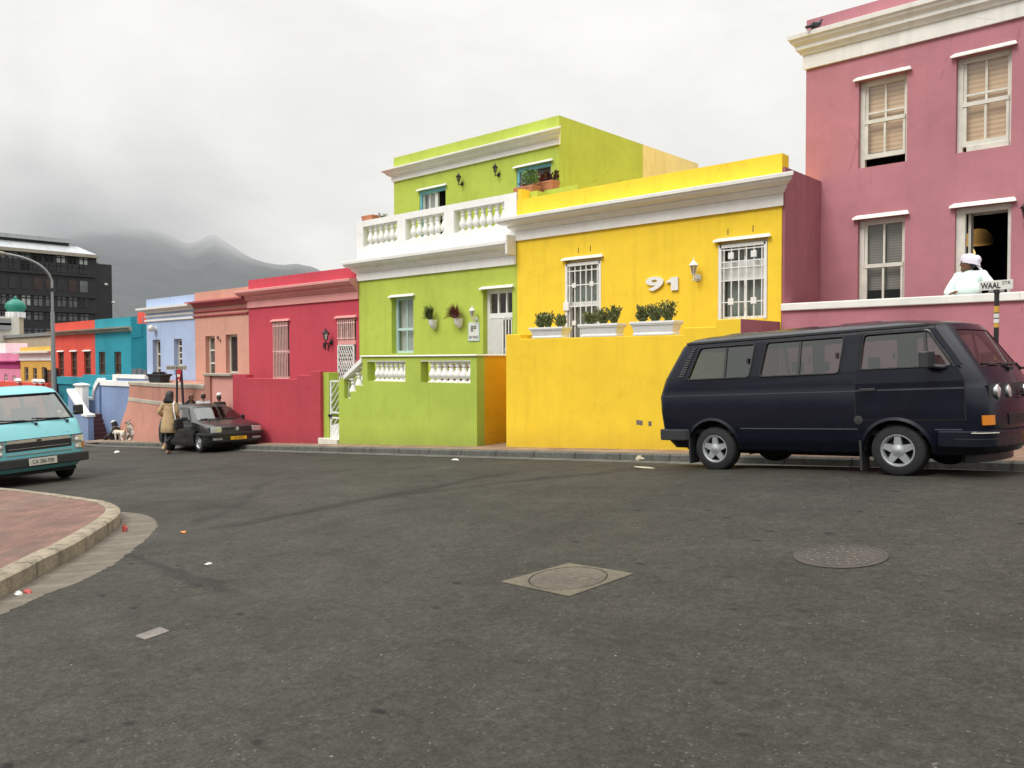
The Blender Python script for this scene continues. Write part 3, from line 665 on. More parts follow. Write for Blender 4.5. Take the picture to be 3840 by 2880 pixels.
def op(Y, TL, TR, zb=None, BL=None, BR=None):
    X0 = XF(TL[0], Y, TL[1]); X1 = XF(TR[0], Y, TR[1]); z1 = ZF(Y, TL, TR)
    return (X0, X1, zb if zb is not None else ZF(Y, *[p for p in (BL,BR) if p]), z1)
def window(root, o, Y, m, cols=2, rails=(.5,), pane='glassg', rev=.12, fw=.06, hoodm=None, name='window', curtain=None, mw=.025, lab=None, sash=True):
    X0, X1, Z0, Z1 = o; mb = MB(); y0, y1 = Y+rev-.05, Y+rev+.02
    mb.box(X0,X0+fw,y0,y1,Z0,Z1); mb.box(X1-fw,X1,y0,y1,Z0,Z1); mb.box(X0+fw,X1-fw,y0,y1,Z1-fw,Z1); mb.box(X0+fw,X1-fw,y0,y1,Z0,Z0+fw)
    for k in range(1, cols):
        x = X0+fw+(X1-X0-2*fw)*k/cols; mb.box(x-mw/2,x+mw/2,y0+.012,y1-.006,Z0+fw,Z1-fw)
    for f in rails:
        z = Z0+(Z1-Z0)*f; hh = mw*1.1 if sash else mw/2; mb.box(X0+fw,X1-fw,y0+.006,y1-.003,z-hh,z+hh)
    fo = part(name, mb, m, root, bevel=.004, label=lab)
    p = MB(); p.quad((X0+fw*.6,Y+rev-.004,Z0+fw*.6),(X1-fw*.6,Y+rev-.004,Z0+fw*.6),(X1-fw*.6,Y+rev-.004,Z1-fw*.6),(X0+fw*.6,Y+rev-.004,Z1-fw*.6))
    part('pane', p, M[pane], fo)
    if curtain:
        kind, zc, mm = curtain; c = MB(); zb_ = Z0+(Z1-Z0)*zc; yb = Y+rev+.09; n = 40; xs = [X0+(X1-X0)*i/n for i in range(n+1)]
        amp = .018 if kind == 'curtain' else 0.
        c.add([(x,yb+amp*sin(i*.62+X0*3)+amp*.8*sin(i*.27+1.3*X0),z) for z in (zb_,Z1) for i, x in enumerate(xs)], [(i,i+1,n+2+i,n+1+i) for i in range(n)])
        part(kind, c, M[mm], fo, smooth=80)
        b = MB(); b.quad((X0,Y+rev+.35,Z0),(X1,Y+rev+.35,Z0),(X1,Y+rev+.35,Z1),(X0,Y+rev+.35,Z1))
        for xx in (X0,X1): b.quad((xx,Y+rev+.02,Z0),(xx,Y+rev+.35,Z0),(xx,Y+rev+.35,Z1),(xx,Y+rev+.02,Z1))
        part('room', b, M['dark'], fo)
    if hoodm: hood(fo, X0, X1, Z1, Y, hoodm)
    return fo
def bars(parent, o, Y, m, n, hz=(.06,.5,.94), r=.011, name='security_bars', lattice=None, frame=0.):
    X0, X1, Z0, Z1 = o; mb = MB()
    if lattice is None:
        for k in range(n):
            x = X0+(X1-X0)*(k+.5)/n; mb.box(x-r,x+r,Y-r,Y+r,Z0,Z1)
        for f in hz:
            z = Z0+(Z1-Z0)*f; mb.box(X0,X1,Y-r*1.2,Y+r*1.2,z-r,z+r)
    else:
        rows = lattice; dz = (Z1-Z0)/rows; dx = (X1-X0)/n
        for k in range(n):
            for s in (0, 1):
                pts = []
                for j in range(rows+1):
                    ph = (j+s) % 2; pts.append((X0+dx*(k+ph*1.0), Y+.01*s, Z0+dz*j))
                mb.tube(pts, r, 5)
    if frame:
        for a in (X0, X1): mb.box(a-frame/2,a+frame/2,Y-frame/2,Y+frame/2,Z0,Z1)
        mb.box(X0,X1,Y-frame/2,Y+frame/2,Z1-frame,Z1+.002)
    return part(name, mb, m, parent)
BAL = [(.43,0),(.43,.05),(.40,.052),(.27,.10),(.20,.15),(.21,.17),(.29,.19),(.40,.25),(.46,.32),(.46,.38),(.41,.46),(.31,.56),(.23,.66),(.20,.74),(.21,.75),(.31,.76),(.31,.80),(.22,.81),(.22,.85),(.33,.92),(.36,.925),(.36,1.)]
def baluster(parent, x, y, z0, z1, w, m):
    mb = MB(); h = z1-z0; mb.lathe([(r*w,t*h) for r, t in BAL], (x,y,z0), 14)
    mb.box(x-.40*w,x+.40*w,y-.40*w,y+.40*w,z0-.002,z0+.05*h); mb.box(x-.37*w,x+.37*w,y-.37*w,y+.37*w,z1-.055*h,z1+.002)
    return part('baluster', mb, m, parent, smooth=40)
def lantern(x, y, z, s, m, label, hang=False, group=None, name='wall_lantern'):
    r = thing(name, label, 'lantern', (x,y,z), group)
    P = lambda px, py, pz: (x+px*s, y-py*s, z+pz*s)
    mb = MB()
    mb.lathe([(.075*s,0),(.085*s,-.012*s),(.06*s,-.03*s),(.03*s,-.04*s)], (x,y-.002,z), 14, 'y')
    mb.tube([P(0,.02,0),P(0,.10,-.035),P(0,.17,-.03),P(0,.20,.0),P(0,.20,.05)], .016*s, 8)
    mb.lathe([(.0,-.10*s),(.012*s,-.09*s),(.02*s,-.06*s),(.012*s,-.03*s),(.03*s,0)], (x,y-.20*s,z+.0*s), 10)
    part('bracket', mb, m, r, smooth=40)
    c = (x, y-.20*s, z+.05*s); mb = MB()
    mb.lathe([(.035*s,0),(.05*s,.012*s),(.05*s,.022*s)], c, 6)
    for k in range(6):
        a = 2*pi*k/6; mb.tube([(c[0]+.05*s*cos(a),c[1]+.05*s*sin(a),c[2]+.02*s),(c[0]+.088*s*cos(a),c[1]+.088*s*sin(a),c[2]+.20*s)], .006*s, 5)
    mb.lathe([(.088*s,.195*s),(.115*s,.20*s),(.118*s,.215*s),(.08*s,.255*s),(.045*s,.30*s),(.03*s,.305*s),(.026*s,.325*s),(.010*s,.335*s),(.014*s,.36*s),(.003*s,.40*s)], c, 6)
    part('lamp_housing', mb, m, r)
    g = MB(); g.lathe([(.047*s,.022*s),(.084*s,.198*s)], c, 6); part('lamp_glass', g, M['lampglass'], r)
    b = MB(); b.ell((c[0],c[1],c[2]+.1*s), (.022*s,.022*s,.05*s), 8, 6); part('bulb', b, M['curtain'], r)
    return r
def leaves(mb, c, r, n, size, rnd, up=.5, thin=.35):
    for k in range(n):
        a = rnd.uniform(0,6.283); e = rnd.uniform(-.35,1.)*1.3; d = rnd.random()**.5
        p = Vector((c[0]+r[0]*d*cos(a)*cos(e*.8), c[1]+r[1]*d*sin(a)*cos(e*.8), c[2]+r[2]*(.5+.5*sin(e))*(.35+.65*d)))
        o = Vector((cos(a)*rnd.uniform(.3,1), sin(a)*rnd.uniform(.3,1), rnd.uniform(up-.5,up+.6))).normalized()
        s = size*rnd.uniform(.6,1.35); t = o.cross(Vector((rnd.uniform(-1,1),rnd.uniform(-1,1),rnd.uniform(-1,1)))).normalized()*s*thin
        q = p+o*s; mb.add([p, p+o*s*.45+t, q, p+o*s*.45-t], [(0,1,2,3)])
def shrub(mb, c, w, h, rnd, leaf=.035, stems=9):
    """several upright twigs, each set with small leaves: an uneven tuft with gaps"""
    for k in range(stems):
        a = rnd.uniform(0,6.283); d = w*rnd.uniform(.15,1.); hh = h*rnd.uniform(.45,1.22)
        tip = Vector((c[0]+d*cos(a)*1., c[1]+d*sin(a)*.7, c[2]+hh)); b = Vector(c)
        for j in range(26):
            t = rnd.uniform(.08,1.); p = b.lerp(tip, t); p.x += rnd.uniform(-.02,.02); p.y += rnd.uniform(-.02,.02)
            o = ((tip-b).normalized()*.7+Vector((rnd.uniform(-1,1),rnd.uniform(-1,1),rnd.uniform(-.1,1)))).normalized(); s = leaf*rnd.uniform(.6,1.4)
            tt = o.cross(Vector((rnd.uniform(-1,1),rnd.uniform(-1,1),rnd.uniform(-1,1)))).normalized()*s*.28
            q = p+o*s; mb.add([p, p+o*s*.5+tt, q, p+o*s*.5-tt], [(0,1,2,3)])

# ------------------------------------------------------------------ yellow house
X0, X1 = -12.74, -6.38
zt = ZF(YF,(2100,726),(2955,565)); zb = ZF(YF-.05,(1945,907),(2480,832),(2827,781),(2935,764)); zc = ZF(YF-.36,(1910,814),(2990,634))
H = thing('yellow_house', 'bright yellow single storey house with white cornice and number 91', 'house', (-9.5,YF,.2))
gA = op(YF,(2120,979),(2254,965),zb=.35); gB = op(YF,(2693,912),(2879,887),BL=(2693,1200))
mb = MB(); zpk = PX(3010,651,-6.37)[1]; body(mb, X0, X1, -1.4, zt, YF, 7.5, [gA,gB], drop=max(.25,zt-zpk+.02)); part('wall', mb, M['yellow'], H)
mb = MB(); cornice(mb, X0, X1, YF, prof(zb, zc, .37, .42), 1., 1.); part('cornice', mb, M['white'], H)
# left door behind a gate
fA = (ZF(YF+.1,(2150,1144),(2240,1135))-gA[2])/(gA[3]-gA[2])
d = window(H, gA, YF, M['trim'], 1, (fA,), 'glass', .16, .07, M['trim'], 'door', ('curtain',.0,'curtain_g'), .05)
ga = (gA[0]+.03, gA[1]-.03, gA[2], gA[3]-.07)
b = bars(d, ga, YF+.02, M['trim'], 6, (.09,fA,(ZF(YF,(2190,1067))-ga[2])/(ga[3]-ga[2]),.95), .011, 'security_gate', frame=.06)
for fx_, fz_ in ((.24,(ZF(YF,(2160,1070))-ga[2])/(ga[3]-ga[2])),(.76,(ZF(YF,(2218,1064))-ga[2])/(ga[3]-ga[2])),(.24,(ZF(YF,(2158,1211))-ga[2])/(ga[3]-ga[2]))):
    m_ = MB(); x = ga[0]+(ga[1]-ga[0])*fx_; z = ga[2]+(ga[3]-ga[2])*fz_; m_.box(x-.05,x+.05,YF-.01,YF+.005,z-.05,z+.05); part('square_boss', m_, M['trim'], d)
m_ = MB(); z = ZF(YF,(2128,1150)); m_.box(ga[0]-.06,ga[0]+.09,YF-.04,YF+.03,z-.09,z+.09); part('lock_box', m_, M['trim'], d, bevel=.008)
# right door window with grille
d = window(H, gB, YF, M['trim'], 2, (.54,.70), 'glass', .16, .06, M['trim'], 'door', ('curtain',.02,'curtain_g'), .05)
gb = (gB[0]+.04, gB[1]-.04, gB[2], gB[3]-.06)
bars(d, gb, YF+.02, M['trim'], 6, (.23,.52,.69,.77,.93), .010, 'security_gate', frame=.06)
m_ = MB(); m_.box(gB[0]+.06,gB[1]-.06,YF+.13,YF+.15,gB[2]+(gB[3]-gB[2])*.56,gB[2]+(gB[3]-gB[2])*.69); part('transom_panel', m_, M['trim'], d)
for fx_, fz_ in ((.25,.85),(.75,.85),(.25,.24),(.75,.24)):
    m_ = MB(); x = gb[0]+(gb[1]-gb[0])*fx_; z = gb[2]+(gb[3]-gb[2])*fz_; m_.box(x-.055,x+.055,YF-.01,YF+.005,z-.06,z+.06); part('square_boss', m_, M['trim'], d)
for (px, py) in ((2169,937),(2214,930),(2730,868),(2824,855)):   # dark weep slots above the openings
    x, z = PY(px, py, YF); m_ = MB(); m_.box(x-.009,x+.009,YF-.003,YF+.004,z-.07,z+.05); part('weep_slot', m_, M['brown'], H)
# house number
x9, z9 = PY(2458,1066,YF); xx, zz = PY(2526,1064,YF)
r = thing('house_number', 'large white numerals 91 screwed to the yellow wall', 'house number', (x9,YF-.02,z9))
for ch, pa, pb in (('9',(2426,1041),(2491,1090)),('1',(2502,1042),(2546,1088))):
    if ch == '1':
        xa_, xb_, z0_, z1_ = XF(pa[0],YF,1066), XF(pb[0],YF,1066), ZF(YF,pb), ZF(YF,pa); nm = MB(); u = lambda a, b: (xa_+(xb_-xa_)*a, z0_+(z1_-z0_)*b)
        nm.prism([u(0,.60),u(0,.73),u(.25,.80),u(.45,1.),u(1,1),u(1,0),u(.42,0),u(.42,.62)], 'y', YF-.045, YF-.012); part('numeral', nm, M['trim'], r); continue
    part('numeral', fit_text(ch, XF(pa[0],YF,1066), XF(pb[0],YF,1066), ZF(YF,pb), ZF(YF,pa), YF-.03, .018, .035), M['trim'], r)
x, z = PY(2618,1042,YF); lantern(x, YF, z, .86, M['trim'], 'white lantern on the yellow wall between the numerals and the barred window')
# yellow terrace wall with its stepped top
pts = [(1897,1254),(1953,1254),(1953,1271),(2562,1254),(2562,1229),(2685,1224),(2685,1197),(2779,1195)]
xa = [XF(p[0],YT,p[1]) for p in pts]; za = [PY(*p,YT)[1] for p in pts]
z_lo = ZF(YT,(1954,1272),(2560,1254)); z_s = ZF(YT,(2562,1230),(2683,1224)); z_hi = ZF(YT,(2687,1198),(2780,1195)); z_l = ZF(YT,(1897,1254),(1952,1254))
XL, XR = xa[0], xa[-1]
T = thing('terrace_wall', 'yellow terrace wall with stepped top and white planters along it', 'wall', (-9,YT,.0))
mb = MB(); mb.prism([(XL,-1.3),(XR-.003,-1.3),(XR-.003,z_hi),(xa[5],z_hi),(xa[5],z_s),(xa[4],z_s),(xa[4],z_lo),(xa[1],z_lo),(xa[1],z_l),(XL,z_l)], 'y', YT, YT+.24)
part('wall', mb, M['yellow_t'], T, bevel=.012)
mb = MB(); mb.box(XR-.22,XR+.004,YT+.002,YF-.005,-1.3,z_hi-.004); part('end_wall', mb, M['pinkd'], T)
mb = MB(); mb.box(XL,XR-.23,YT+.24,YF-.004,-1.3,.30); part('terrace_floor', mb, M['paving'], T)
mb = MB(); mb.box(XL,XL+.2,YT+.24,YF-.004,-1.3,z_l-.002); part('end_wall', mb, M['yellow_t'], T)
pm = MB()
for px, py in ((2392,1583),(2404,1585),(2437,1588)):
    x, z = PY(px, py, YT); pm.box(x-.03,x+.035,YT-.003,YT+.002,z-.045,z+.04)
part('paint_patch', pm, M['slab'], T)
rp = random.Random(5)
for i, (xl, xr, yb, yt, lab) in enumerate(((1984,2120,1270,1228,'white trough planter with three shrubs at the left end of the yellow wall'),(2166,2326,1264,1215,'white trough planter with three shrubs in front of the gated door'),(2360,2540,1259,1205,'white trough planter with three tall shrubs below the numerals 91'))):
    a = XF(xl, YT+.02, 1250); b_ = XF(xr, YT+.02, 1250); wd = (b_-a)*.93; cx = (a+b_)/2; z0 = z_lo+.004
    h = ZF(YT,(xl,yt),(xr,yt))-z_lo
    r = thing('trough_planter', lab, 'planter', (cx,YT+.13,z0), 'white trough planters on the yellow wall')
    def rr_(hx, hy, z): return [(cx-hx,YT+.13-hy,z0+z),(cx+hx,YT+.13-hy,z0+z),(cx+hx,YT+.13+hy,z0+z),(cx-hx,YT+.13+hy,z0+z)]
    w2 = wd/2; mb = MB()
    mb.rings([rr_(w2-.045,.125,0),rr_(w2-.045,.125,.05*h/.36),rr_(w2-.065,.11,.07*h/.36),rr_(w2-.03,.14,h*.72),rr_(w2-.015,.155,h*.74),rr_(w2-.015,.155,h*.80),rr_(w2,.165,h*.84),rr_(w2,.165,h),rr_(w2-.03,.135,h),rr_(w2-.03,.135,h*.88)])
    part('trough', mb, M['trim'], r, bevel=.004)
    for k in range(3):
        sm = MB(); hh = (.23,.27,.31)[i]*rp.uniform(.85,1.1); shrub(sm, (cx+wd*(-.30+.29*k)+rp.uniform(-.04,.04), YT+.13, z0+h*.85), .15+.03*i, hh*rp.uniform(.95,1.2), rp, .046, 54)
        part('shrub', sm, M['leaf'], r)

# ------------------------------------------------------------------ lime green house
X0, X1 = -18.66, -12.745
zb = ZF(YF-.05,(1346,1055),(1936,989)); zc = ZF(YF-.34,(1307,977),(1917,897))
H = thing('green_house', 'lime green two storey house with white balustraded balcony and number 89', 'house', (-15.7,YF,-.3))
oW = op(YF,(1468,1117),(1550,1110),BL=(1468,1325),BR=(1548,1324)); oD = op(YF,(1811,1087),(1921,1077),zb=-.05)
ZB = zc-.02
mb = MB(); body(mb, X0, X1, -1.8, ZB, YF, 8, [oW,oD], .22); part('wall', mb, M['green'], H)
mb = MB(); cornice(mb, X0, X1-.02, YF, prof(zb, zc, .35, .40), 1., .0); part('cornice', mb, M['white'], H)
mb = MB(); mb.box(X1-.07,X1+.0,YF-.34,YF-.02,zb+.2,zc+.12); part('cornice_stop', mb, M['white_old'], H, bevel=.02)
d = window(H, oW, YF, M['trim_blue'], 2, (.43,), 'glass', .20, .07, M['trim'], 'window', ('blind',0.,'curtain'), .03)
# open door
X0d, X1d, Z0d, Z1d = oD
fo = MB(); fw = .09; y0, y1 = YF+.14, YF+.22
fo.box(X0d,X0d+fw,y0,y1,Z0d,Z1d); fo.box(X1d-.05,X1d,y0,y1,Z0d,Z1d); fo.box(X0d+fw,X1d-.05,y0,y1,Z1d-.10,Z1d)
ztr = ZF(YF+.15,(1834,1193),(1918,1187)); fo.box(X0d+fw,X1d-.05,y0,y1,ztr-.02,ztr+.10)
for k in (1,2):
    x = X0d+fw+(X1d-X0d-fw-.05)*k/3; fo.box(x-.02,x+.02,y0+.01,y1-.01,ztr+.1,Z1d-.1)
d = part('door', fo, M['trim'], H, bevel=.004)
mb = MB(); mb.quad((X0d,YF+.19,ztr),(X1d,YF+.19,ztr),(X1d,YF+.19,Z1d-.05),(X0d,YF+.19,Z1d-.05)); part('pane', mb, M['glass'], d)
mb = MB(); mb.box(X0d,X1d,YF+1.6,YF+1.62,Z0d,Z1d+.4); mb.box(X0d-.6,X0d-.58,YF+.24,YF+1.6,Z0d,Z1d+.4); mb.box(X0d-.6,X1d+.02,YF+.24,YF+1.6,Z1d+.4,Z1d+.42); mb.box(X1d+.02,X1d+.04,YF+.24,YF+1.6,Z0d,Z1d+.4)
part('hallway', mb, plain('warm_brown_hall', (.55,.25,.12), .8), d)
mb = MB(); mb.box(X0d+.30,X0d+1.0,YF+1.55,YF+1.59,Z0d+1.55,Z0d+1.95); part('picture_frame', mb, M['dark'], d)
lm = MB(); xm = X0d+fw+(X1d-X0d)*.50
lm.box(X0d+fw,xm,YF+.12,YF+.16,Z0d,ztr-.03)
for k in range(4): lm.box(X0d+fw+.05+.11*k,X0d+fw+.055+.11*k,YF+.116,YF+.121,Z0d+.1,ztr-.15)
part('door_leaf', lm, M['curtain'], d)
gm = MB(); x = xm+.06
for k in range(4):
    xx = xm+.05+(X1d-.06-xm-.05)*k/3; gm.box(xx-.012,xx+.012,YF+.03,YF+.055,Z0d,ztr-.04)
for z in (ztr-.05, Z0d+.95, Z0d+.35): gm.box(xm+.03,X1d-.05,YF+.03,YF+.055,z-.014,z+.014)
for j in range(3):
    for s in (-1, 1):
        cz = Z0d+.35+.55*j; cx = xm+.05+(X1d-.06-xm-.05)*.5
        gm.tube([(cx+s*.02,YF+.04,cz-.05),(cx+s*.10,YF+.04,cz+.08),(cx+s*.11,YF+.04,cz+.18),(cx+s*.06,YF+.04,cz+.22),(cx+s*.03,YF+.04,cz+.17)], .009, 5)
        gm.tube([(cx+s*.02,YF+.04,cz+.5),(cx+s*.10,YF+.04,cz+.40),(cx+s*.10,YF+.04,cz+.30),(cx+s*.05,YF+.04,cz+.27)], .009, 5)
part('security_gate', gm, M['trim'], d)
hood(d, X0d, X1d, Z1d, YF, M['trim'])
# wall pots
rp = random.Random(11)
for (px, py, lm_, lab) in ((1633,1213,'leaf_d','white wall pot with a dark green drooping plant on the lime wall'),(1728,1208,'leaf_r','white wall pot with a bushy red brown plant beside the white lantern')):
    x, z = PY(px, py, YF); r = thing('wall_pot', lab, 'planter', (x,YF,z), 'wall pots on the lime house')
    mb = MB(); rs = []
    for t in range(9):
        f = t/8; rad2 = .115*sqrt(max(0,1-(1-f)**2))+.006; cyy = YF-.015-rad2*.55
        rs.append([(x+rad2*cos(2*pi*k/16), min(YF-.003, cyy+rad2*sin(2*pi*k/16)), z-.16+.25*f) for k in range(16)])
    mb.rings(rs); part('pot', mb, M['white_old'], r, smooth=50)
    lf = MB(); n = 330 if lm_ == 'leaf_r' else 260
    for k in range(n):
        a = rp.uniform(0,6.283); rr = rp.uniform(.3,1)*(.33 if lm_ == 'leaf_r' else .24); h0 = rp.uniform(.10,.48) if lm_ == 'leaf_r' else rp.uniform(.08,.50)
        b0 = Vector((x+.05*cos(a)-.04, YF-.15+.04*sin(a), z+.10)); tip = Vector((x-.05+rr*cos(a), YF-.16+.6*rr*sin(a)-.05, z+.08+h0-rr*.55)); md = (b0+tip)/2+Vector((0,0,.13))
        pp = [b0.lerp(md, t)*(1-t)+md.lerp(tip, t)*t for t in (0,.33,.66,1)]; wv = Vector((-sin(a),cos(a),.4))*.012
        for i in range(3):
            s0, s1 = 1-.3*i, .7-.3*i; lf.add([pp[i]-wv*s0, pp[i]+wv*s0, pp[i+1]+wv*s1, pp[i+1]-wv*s1], [(0,1,2,3)])
    part('foliage', lf, M[lm_], r)
x, z = PY(1787,1196,YF); lantern(x, YF, z, .74, M['trim'], 'white lantern on the lime wall above the number 89 plate')
x, z = PY(1778,1244,YF); r = thing('house_number_plate', 'pale enamel house number plate 89 beside the lime house door', 'number plate', (x,YF,z))
mb = MB(); mb.box(x-.19,x+.19,YF-.02,YF-.001,z-.23,z+.23); part('plate', mb, M['trim_blue'], r, bevel=.006)
mb = MB(); mb.box(x-.165,x+.165,YF-.0235,YF-.019,z-.205,z+.205); part('plate_face', mb, M['signwhite'], r)
part('numerals', fit_text('89', x-.09, x+.09, z+.0, z+.15, YF-.026, .001, .01), M['ink'], r)
part('lettering', fit_text('ON WALE', x-.155, x+.155, z-.165, z-.10, YF-.026, .001, .01), M['ink'], r)
# balcony parapet
P0 = XF(1338,YF,900); P1 = X1-.01
zp0 = zc-.02; zpt = ZF(YF,(1356,828),(1640,772),(1920,730))
holes = []
for (xa_, xb_, ya0, ya1, yb0, yb1) in ((1363,1492,850,829,929,906),(1522,1666,822,797,903,881),(1703,1892,789,751,874,838)):
    xm = (xa_+xb_)/2
    holes.append((XF(xa_,YF), XF(xb_,YF), ZF(YF,(xa_,yb0),(xb_,yb1)), ZF(YF,(xa_,ya0),(xb_,ya1))))
hz0 = sum(h[2] for h in holes)/3; hz1 = sum(h[3] for h in holes)/3
holes = [(h[0],h[1],hz0,hz1) for h in holes]
B = MB(); holed(B, P0, P1, zp0, zpt, YF, holes, .24, True)
B.quad((P0,YF,zpt),(P1,YF,zpt),(P1,YF+.24,zpt),(P0,YF+.24,zpt)); B.quad((P0,YF,zp0),(P0,YF+.24,zp0),(P0,YF+.24,zpt),(P0,YF,zpt)); B.quad((P1,YF,zp0),(P1,YF+.24,zp0),(P1,YF+.24,zpt),(P1,YF,zpt))
B.box(P0,P0+.22,YF+.243,YF+1.3,zp0,zpt-.004)
bal = part('balcony_parapet', B, M['white'], H)
for h, n in zip(holes, (6,6,7)):
    for k in range(n):
        w_ = (h[1]-h[0]-.06)/n; baluster(bal, h[0]+.10+w_*(k+.5)*.985, YF+.12, h[2], h[3], min(w_*1.0,.215), M['white'])
# upper storey
YU = 15.5; U0, U1 = -18.63, -12.50
zt = ZF(YU,(1478,599),(2099,423)); zub = ZF(YU-.05,(1475,686),(2098,534)); zuc = ZF(YU-.33,(1459,633),(2122,455))
oU = op(YU,(1573,718),(1671,697),zb=zp0+.1); oV = op(YU,(1937,632),(2067,606),zb=zp0+.75)
UM = MB(); body(UM, U0, U1, zp0, zt, YU, 3.62, [oU,oV], .18, .0005); part('upper_wall', UM, M['green'], H)
mb = MB(); mb.box(U0+.02,U1,YU+3.622,YU+6.6,zp0,zt-.002); part('rear_wall', mb, M['cream'], H)
mb = MB(); cornice(mb, U0, U1, YU, prof(zub, zuc, .28, .42), 1., 1.); part('upper_cornice', mb, M['white'], H)
d = window(H, (oU[0],oU[0]+(oU[1]-oU[0])*.62,oU[2],oU[3]), YU, M['trim'], 2, (.30,.52,.72), 'glass', .13, .10, None, 'balcony_door', ('curtain',0,'curtain'), .035, sash=False)
hood(d, oU[0], oU[1], oU[3], YU, M['trim'])
mb = MB(); mb.box(oU[0]+.002,oU[0]+.07,YU+.02,YU+.075,oU[2],oU[3]-.003); mb.box(oU[0]+.07,oU[1]-.003,YU+.02,YU+.075,oU[3]-.10,oU[3]-.003); part('turquoise_frame', mb, M['turq'], d)
xq = oU[0]+(oU[1]-oU[0])*.64
mb = MB(); mb.quad((xq,YU+.6,oU[2]),(oU[1]+.1,YU+.6,oU[2]),(oU[1]+.1,YU+.6,oU[3]),(xq,YU+.6,oU[3])); part('room', mb, M['brown'], d)
mb = MB()
for a_, b_ in (((oU[1]-.04,YU+.14),(oU[1]-.40,YU+.50)),):
    A, Bv = Vector((*a_,0)), Vector((*b_,0)); nn = Vector((0.7,0.7,0))*.03
    def leafbox(t0, t1, z0, z1):
        p, q = A.lerp(Bv, t0), A.lerp(Bv, t1); mb.hexa([(p.x,p.y,z0),(q.x,q.y,z0),(q.x+nn.x,q.y+nn.y,z0),(p.x+nn.x,p.y+nn.y,z0),(p.x,p.y,z1),(q.x,q.y,z1),(q.x+nn.x,q.y+nn.y,z1),(p.x+nn.x,p.y+nn.y,z1)])
    leafbox(0,.2,oU[2],oU[3]-.1); leafbox(.8,1,oU[2],oU[3]-.1); leafbox(.2,.8,oU[3]-.22,oU[3]-.1)
    for f in (.3,.52,.72): leafbox(.2,.8,oU[2]+(oU[3]-oU[2])*f-.02,oU[2]+(oU[3]-oU[2])*f+.02)
part('door_leaf', mb, M['trim'], d)
d = window(H, oV, YU, M['trim'], 2, (), 'glassg', .13, .09, M['trim'], 'upper_window', None, .09)
mb = MB(); mb.box(oV[0]+.002,oV[0]+.08,YU+.02,YU+.075,oV[2],oV[3]-.003); mb.box(oV[0]+.08,oV[1]-.003,YU+.02,YU+.075,oV[3]-.10,oV[3]-.003); part('turquoise_frame', mb, M['turq'], d)
for px, py, lab in ((1733,690,'black lantern nearer the open balcony door on the lime upper wall'),(1870,656,'black lantern nearer the potted plants on the lime upper wall')):
    x, z = PY(px, py, YU); lantern(x, YU, z, .66, M['black'], lab)
# low party wall between the balconies with flower boxes, and boxes on the left side
zw = ZF(YF+.35,(1960,716),(2010,722)); 
W2 = thing('party_wall', 'low lime party wall with yellow pier at the end of the balcony', 'wall', (-12.4,YF+.4,zp0))
xa_ = XF(1924,YF-.02,740); xb_ = XF(1950,YF-.02,740); zpy = ZF(YF,(1924,710),(1950,711))
mb = MB(); mb.box(X1+.012,xb_+.02,YF+.02,YF+.30,zp0-.4,zpy); part('pier', mb, M['yellow'], W2)
mb = MB(); mb.box(X1+.012,xb_+.24,YF+.302,YF+.9,zp0-.4,zpy-.03); mb.box(X1+.06,xb_+.95,YF+.902,YU-.005,zp0-.4,zpy+.10); part('wall', mb, M['green'], W2)
rp = random.Random(21)
def flowerbox(px0, px1, yb, Y, zb_, dx, dy, dz, lab, plants, grp, xo=0.):
    x = (XF(px0,Y,yb)+XF(px1,Y,yb))/2+xo
    r = thing('terracotta_trough', lab, 'planter', (x,Y,zb_), grp); mb = MB()
    R4 = lambda a, b, z: [(x-a,Y-b,zb_+z),(x+a,Y-b,zb_+z),(x+a,Y+b,zb_+z),(x-a,Y+b,zb_+z)]
    mb.rings([R4(dx*.88,dy*.85,0),R4(dx*.97,dy*.95,dz*.78),R4(dx,dy,dz*.8),R4(dx,dy,dz),R4(dx*.9,dy*.85,dz),R4(dx*.9,dy*.85,dz*.85)])
    part('trough', mb, M['terracotta'], r, bevel=.006)
    for (f, w_, h_, mm, n, sz) in plants:
        lf = MB(); leaves(lf, (x+dx*f, Y, zb_+dz*.85), (w_,w_*.8,h_), n, sz, rp, .6, .3); part('plant', lf, M[mm], r)
flowerbox(1942,2010,715,YF+.62,zpy-.026,.30,.16,.20,'terracotta trough with a bushy green plant, nearer the balustrade',[(.35,.20,.42,'succ',260,.07),(-.45,.12,.14,'leaf_r',60,.06)],'terracotta troughs by the upper window')
flowerbox(2016,2080,700,YF+1.05,zpy+.104,.32,.15,.22,'terracotta trough with dark rosette plants, nearer the upper window corner',[(.55,.18,.28,'dial',150,.09),(-.2,.16,.22,'leaf_r',110,.10)],'terracotta troughs by the upper window')
flowerbox(1358,1416,830,YF+.36,zpt-.0,.24,.13,.20,'empty terracotta trough on the left corner of the white balcony',[],'terracotta troughs on the balcony corner',.02)
flowerbox(1428,1488,822,YF+.93,zpt+.0,.22,.16,.20,'terracotta trough with a small succulent, further along the white balcony side',[(.0,.14,.17,'leaf',70,.06)],'terracotta troughs on the balcony corner',-.28)
# things on the balcony floor glimpsed between balusters
for px, py, rad2, mm, nm, lab in ((1418,905,.15,'black','floor_pot','dark round pot glimpsed through the left balcony balusters'),(1558,880,.16,'terracotta','floor_pot','terracotta pot glimpsed through the middle balcony balusters'),(1770,858,.14,'brown','floor_pot','brown pot glimpsed through the right balcony balusters')):
    x, z = PY(px, py, YF+.6); r_ = MB(); z0 = hz0-.28
    r_.lathe([(rad2*.6,0),(rad2*.95,.34),(rad2,.36),(rad2,.42),(rad2*.8,.42),(rad2*.8,.36)], (x,YF+.6,z0), 16); single(nm, r_, M[mm], lab, 'pot', (x,YF+.6,z0), smooth=40)
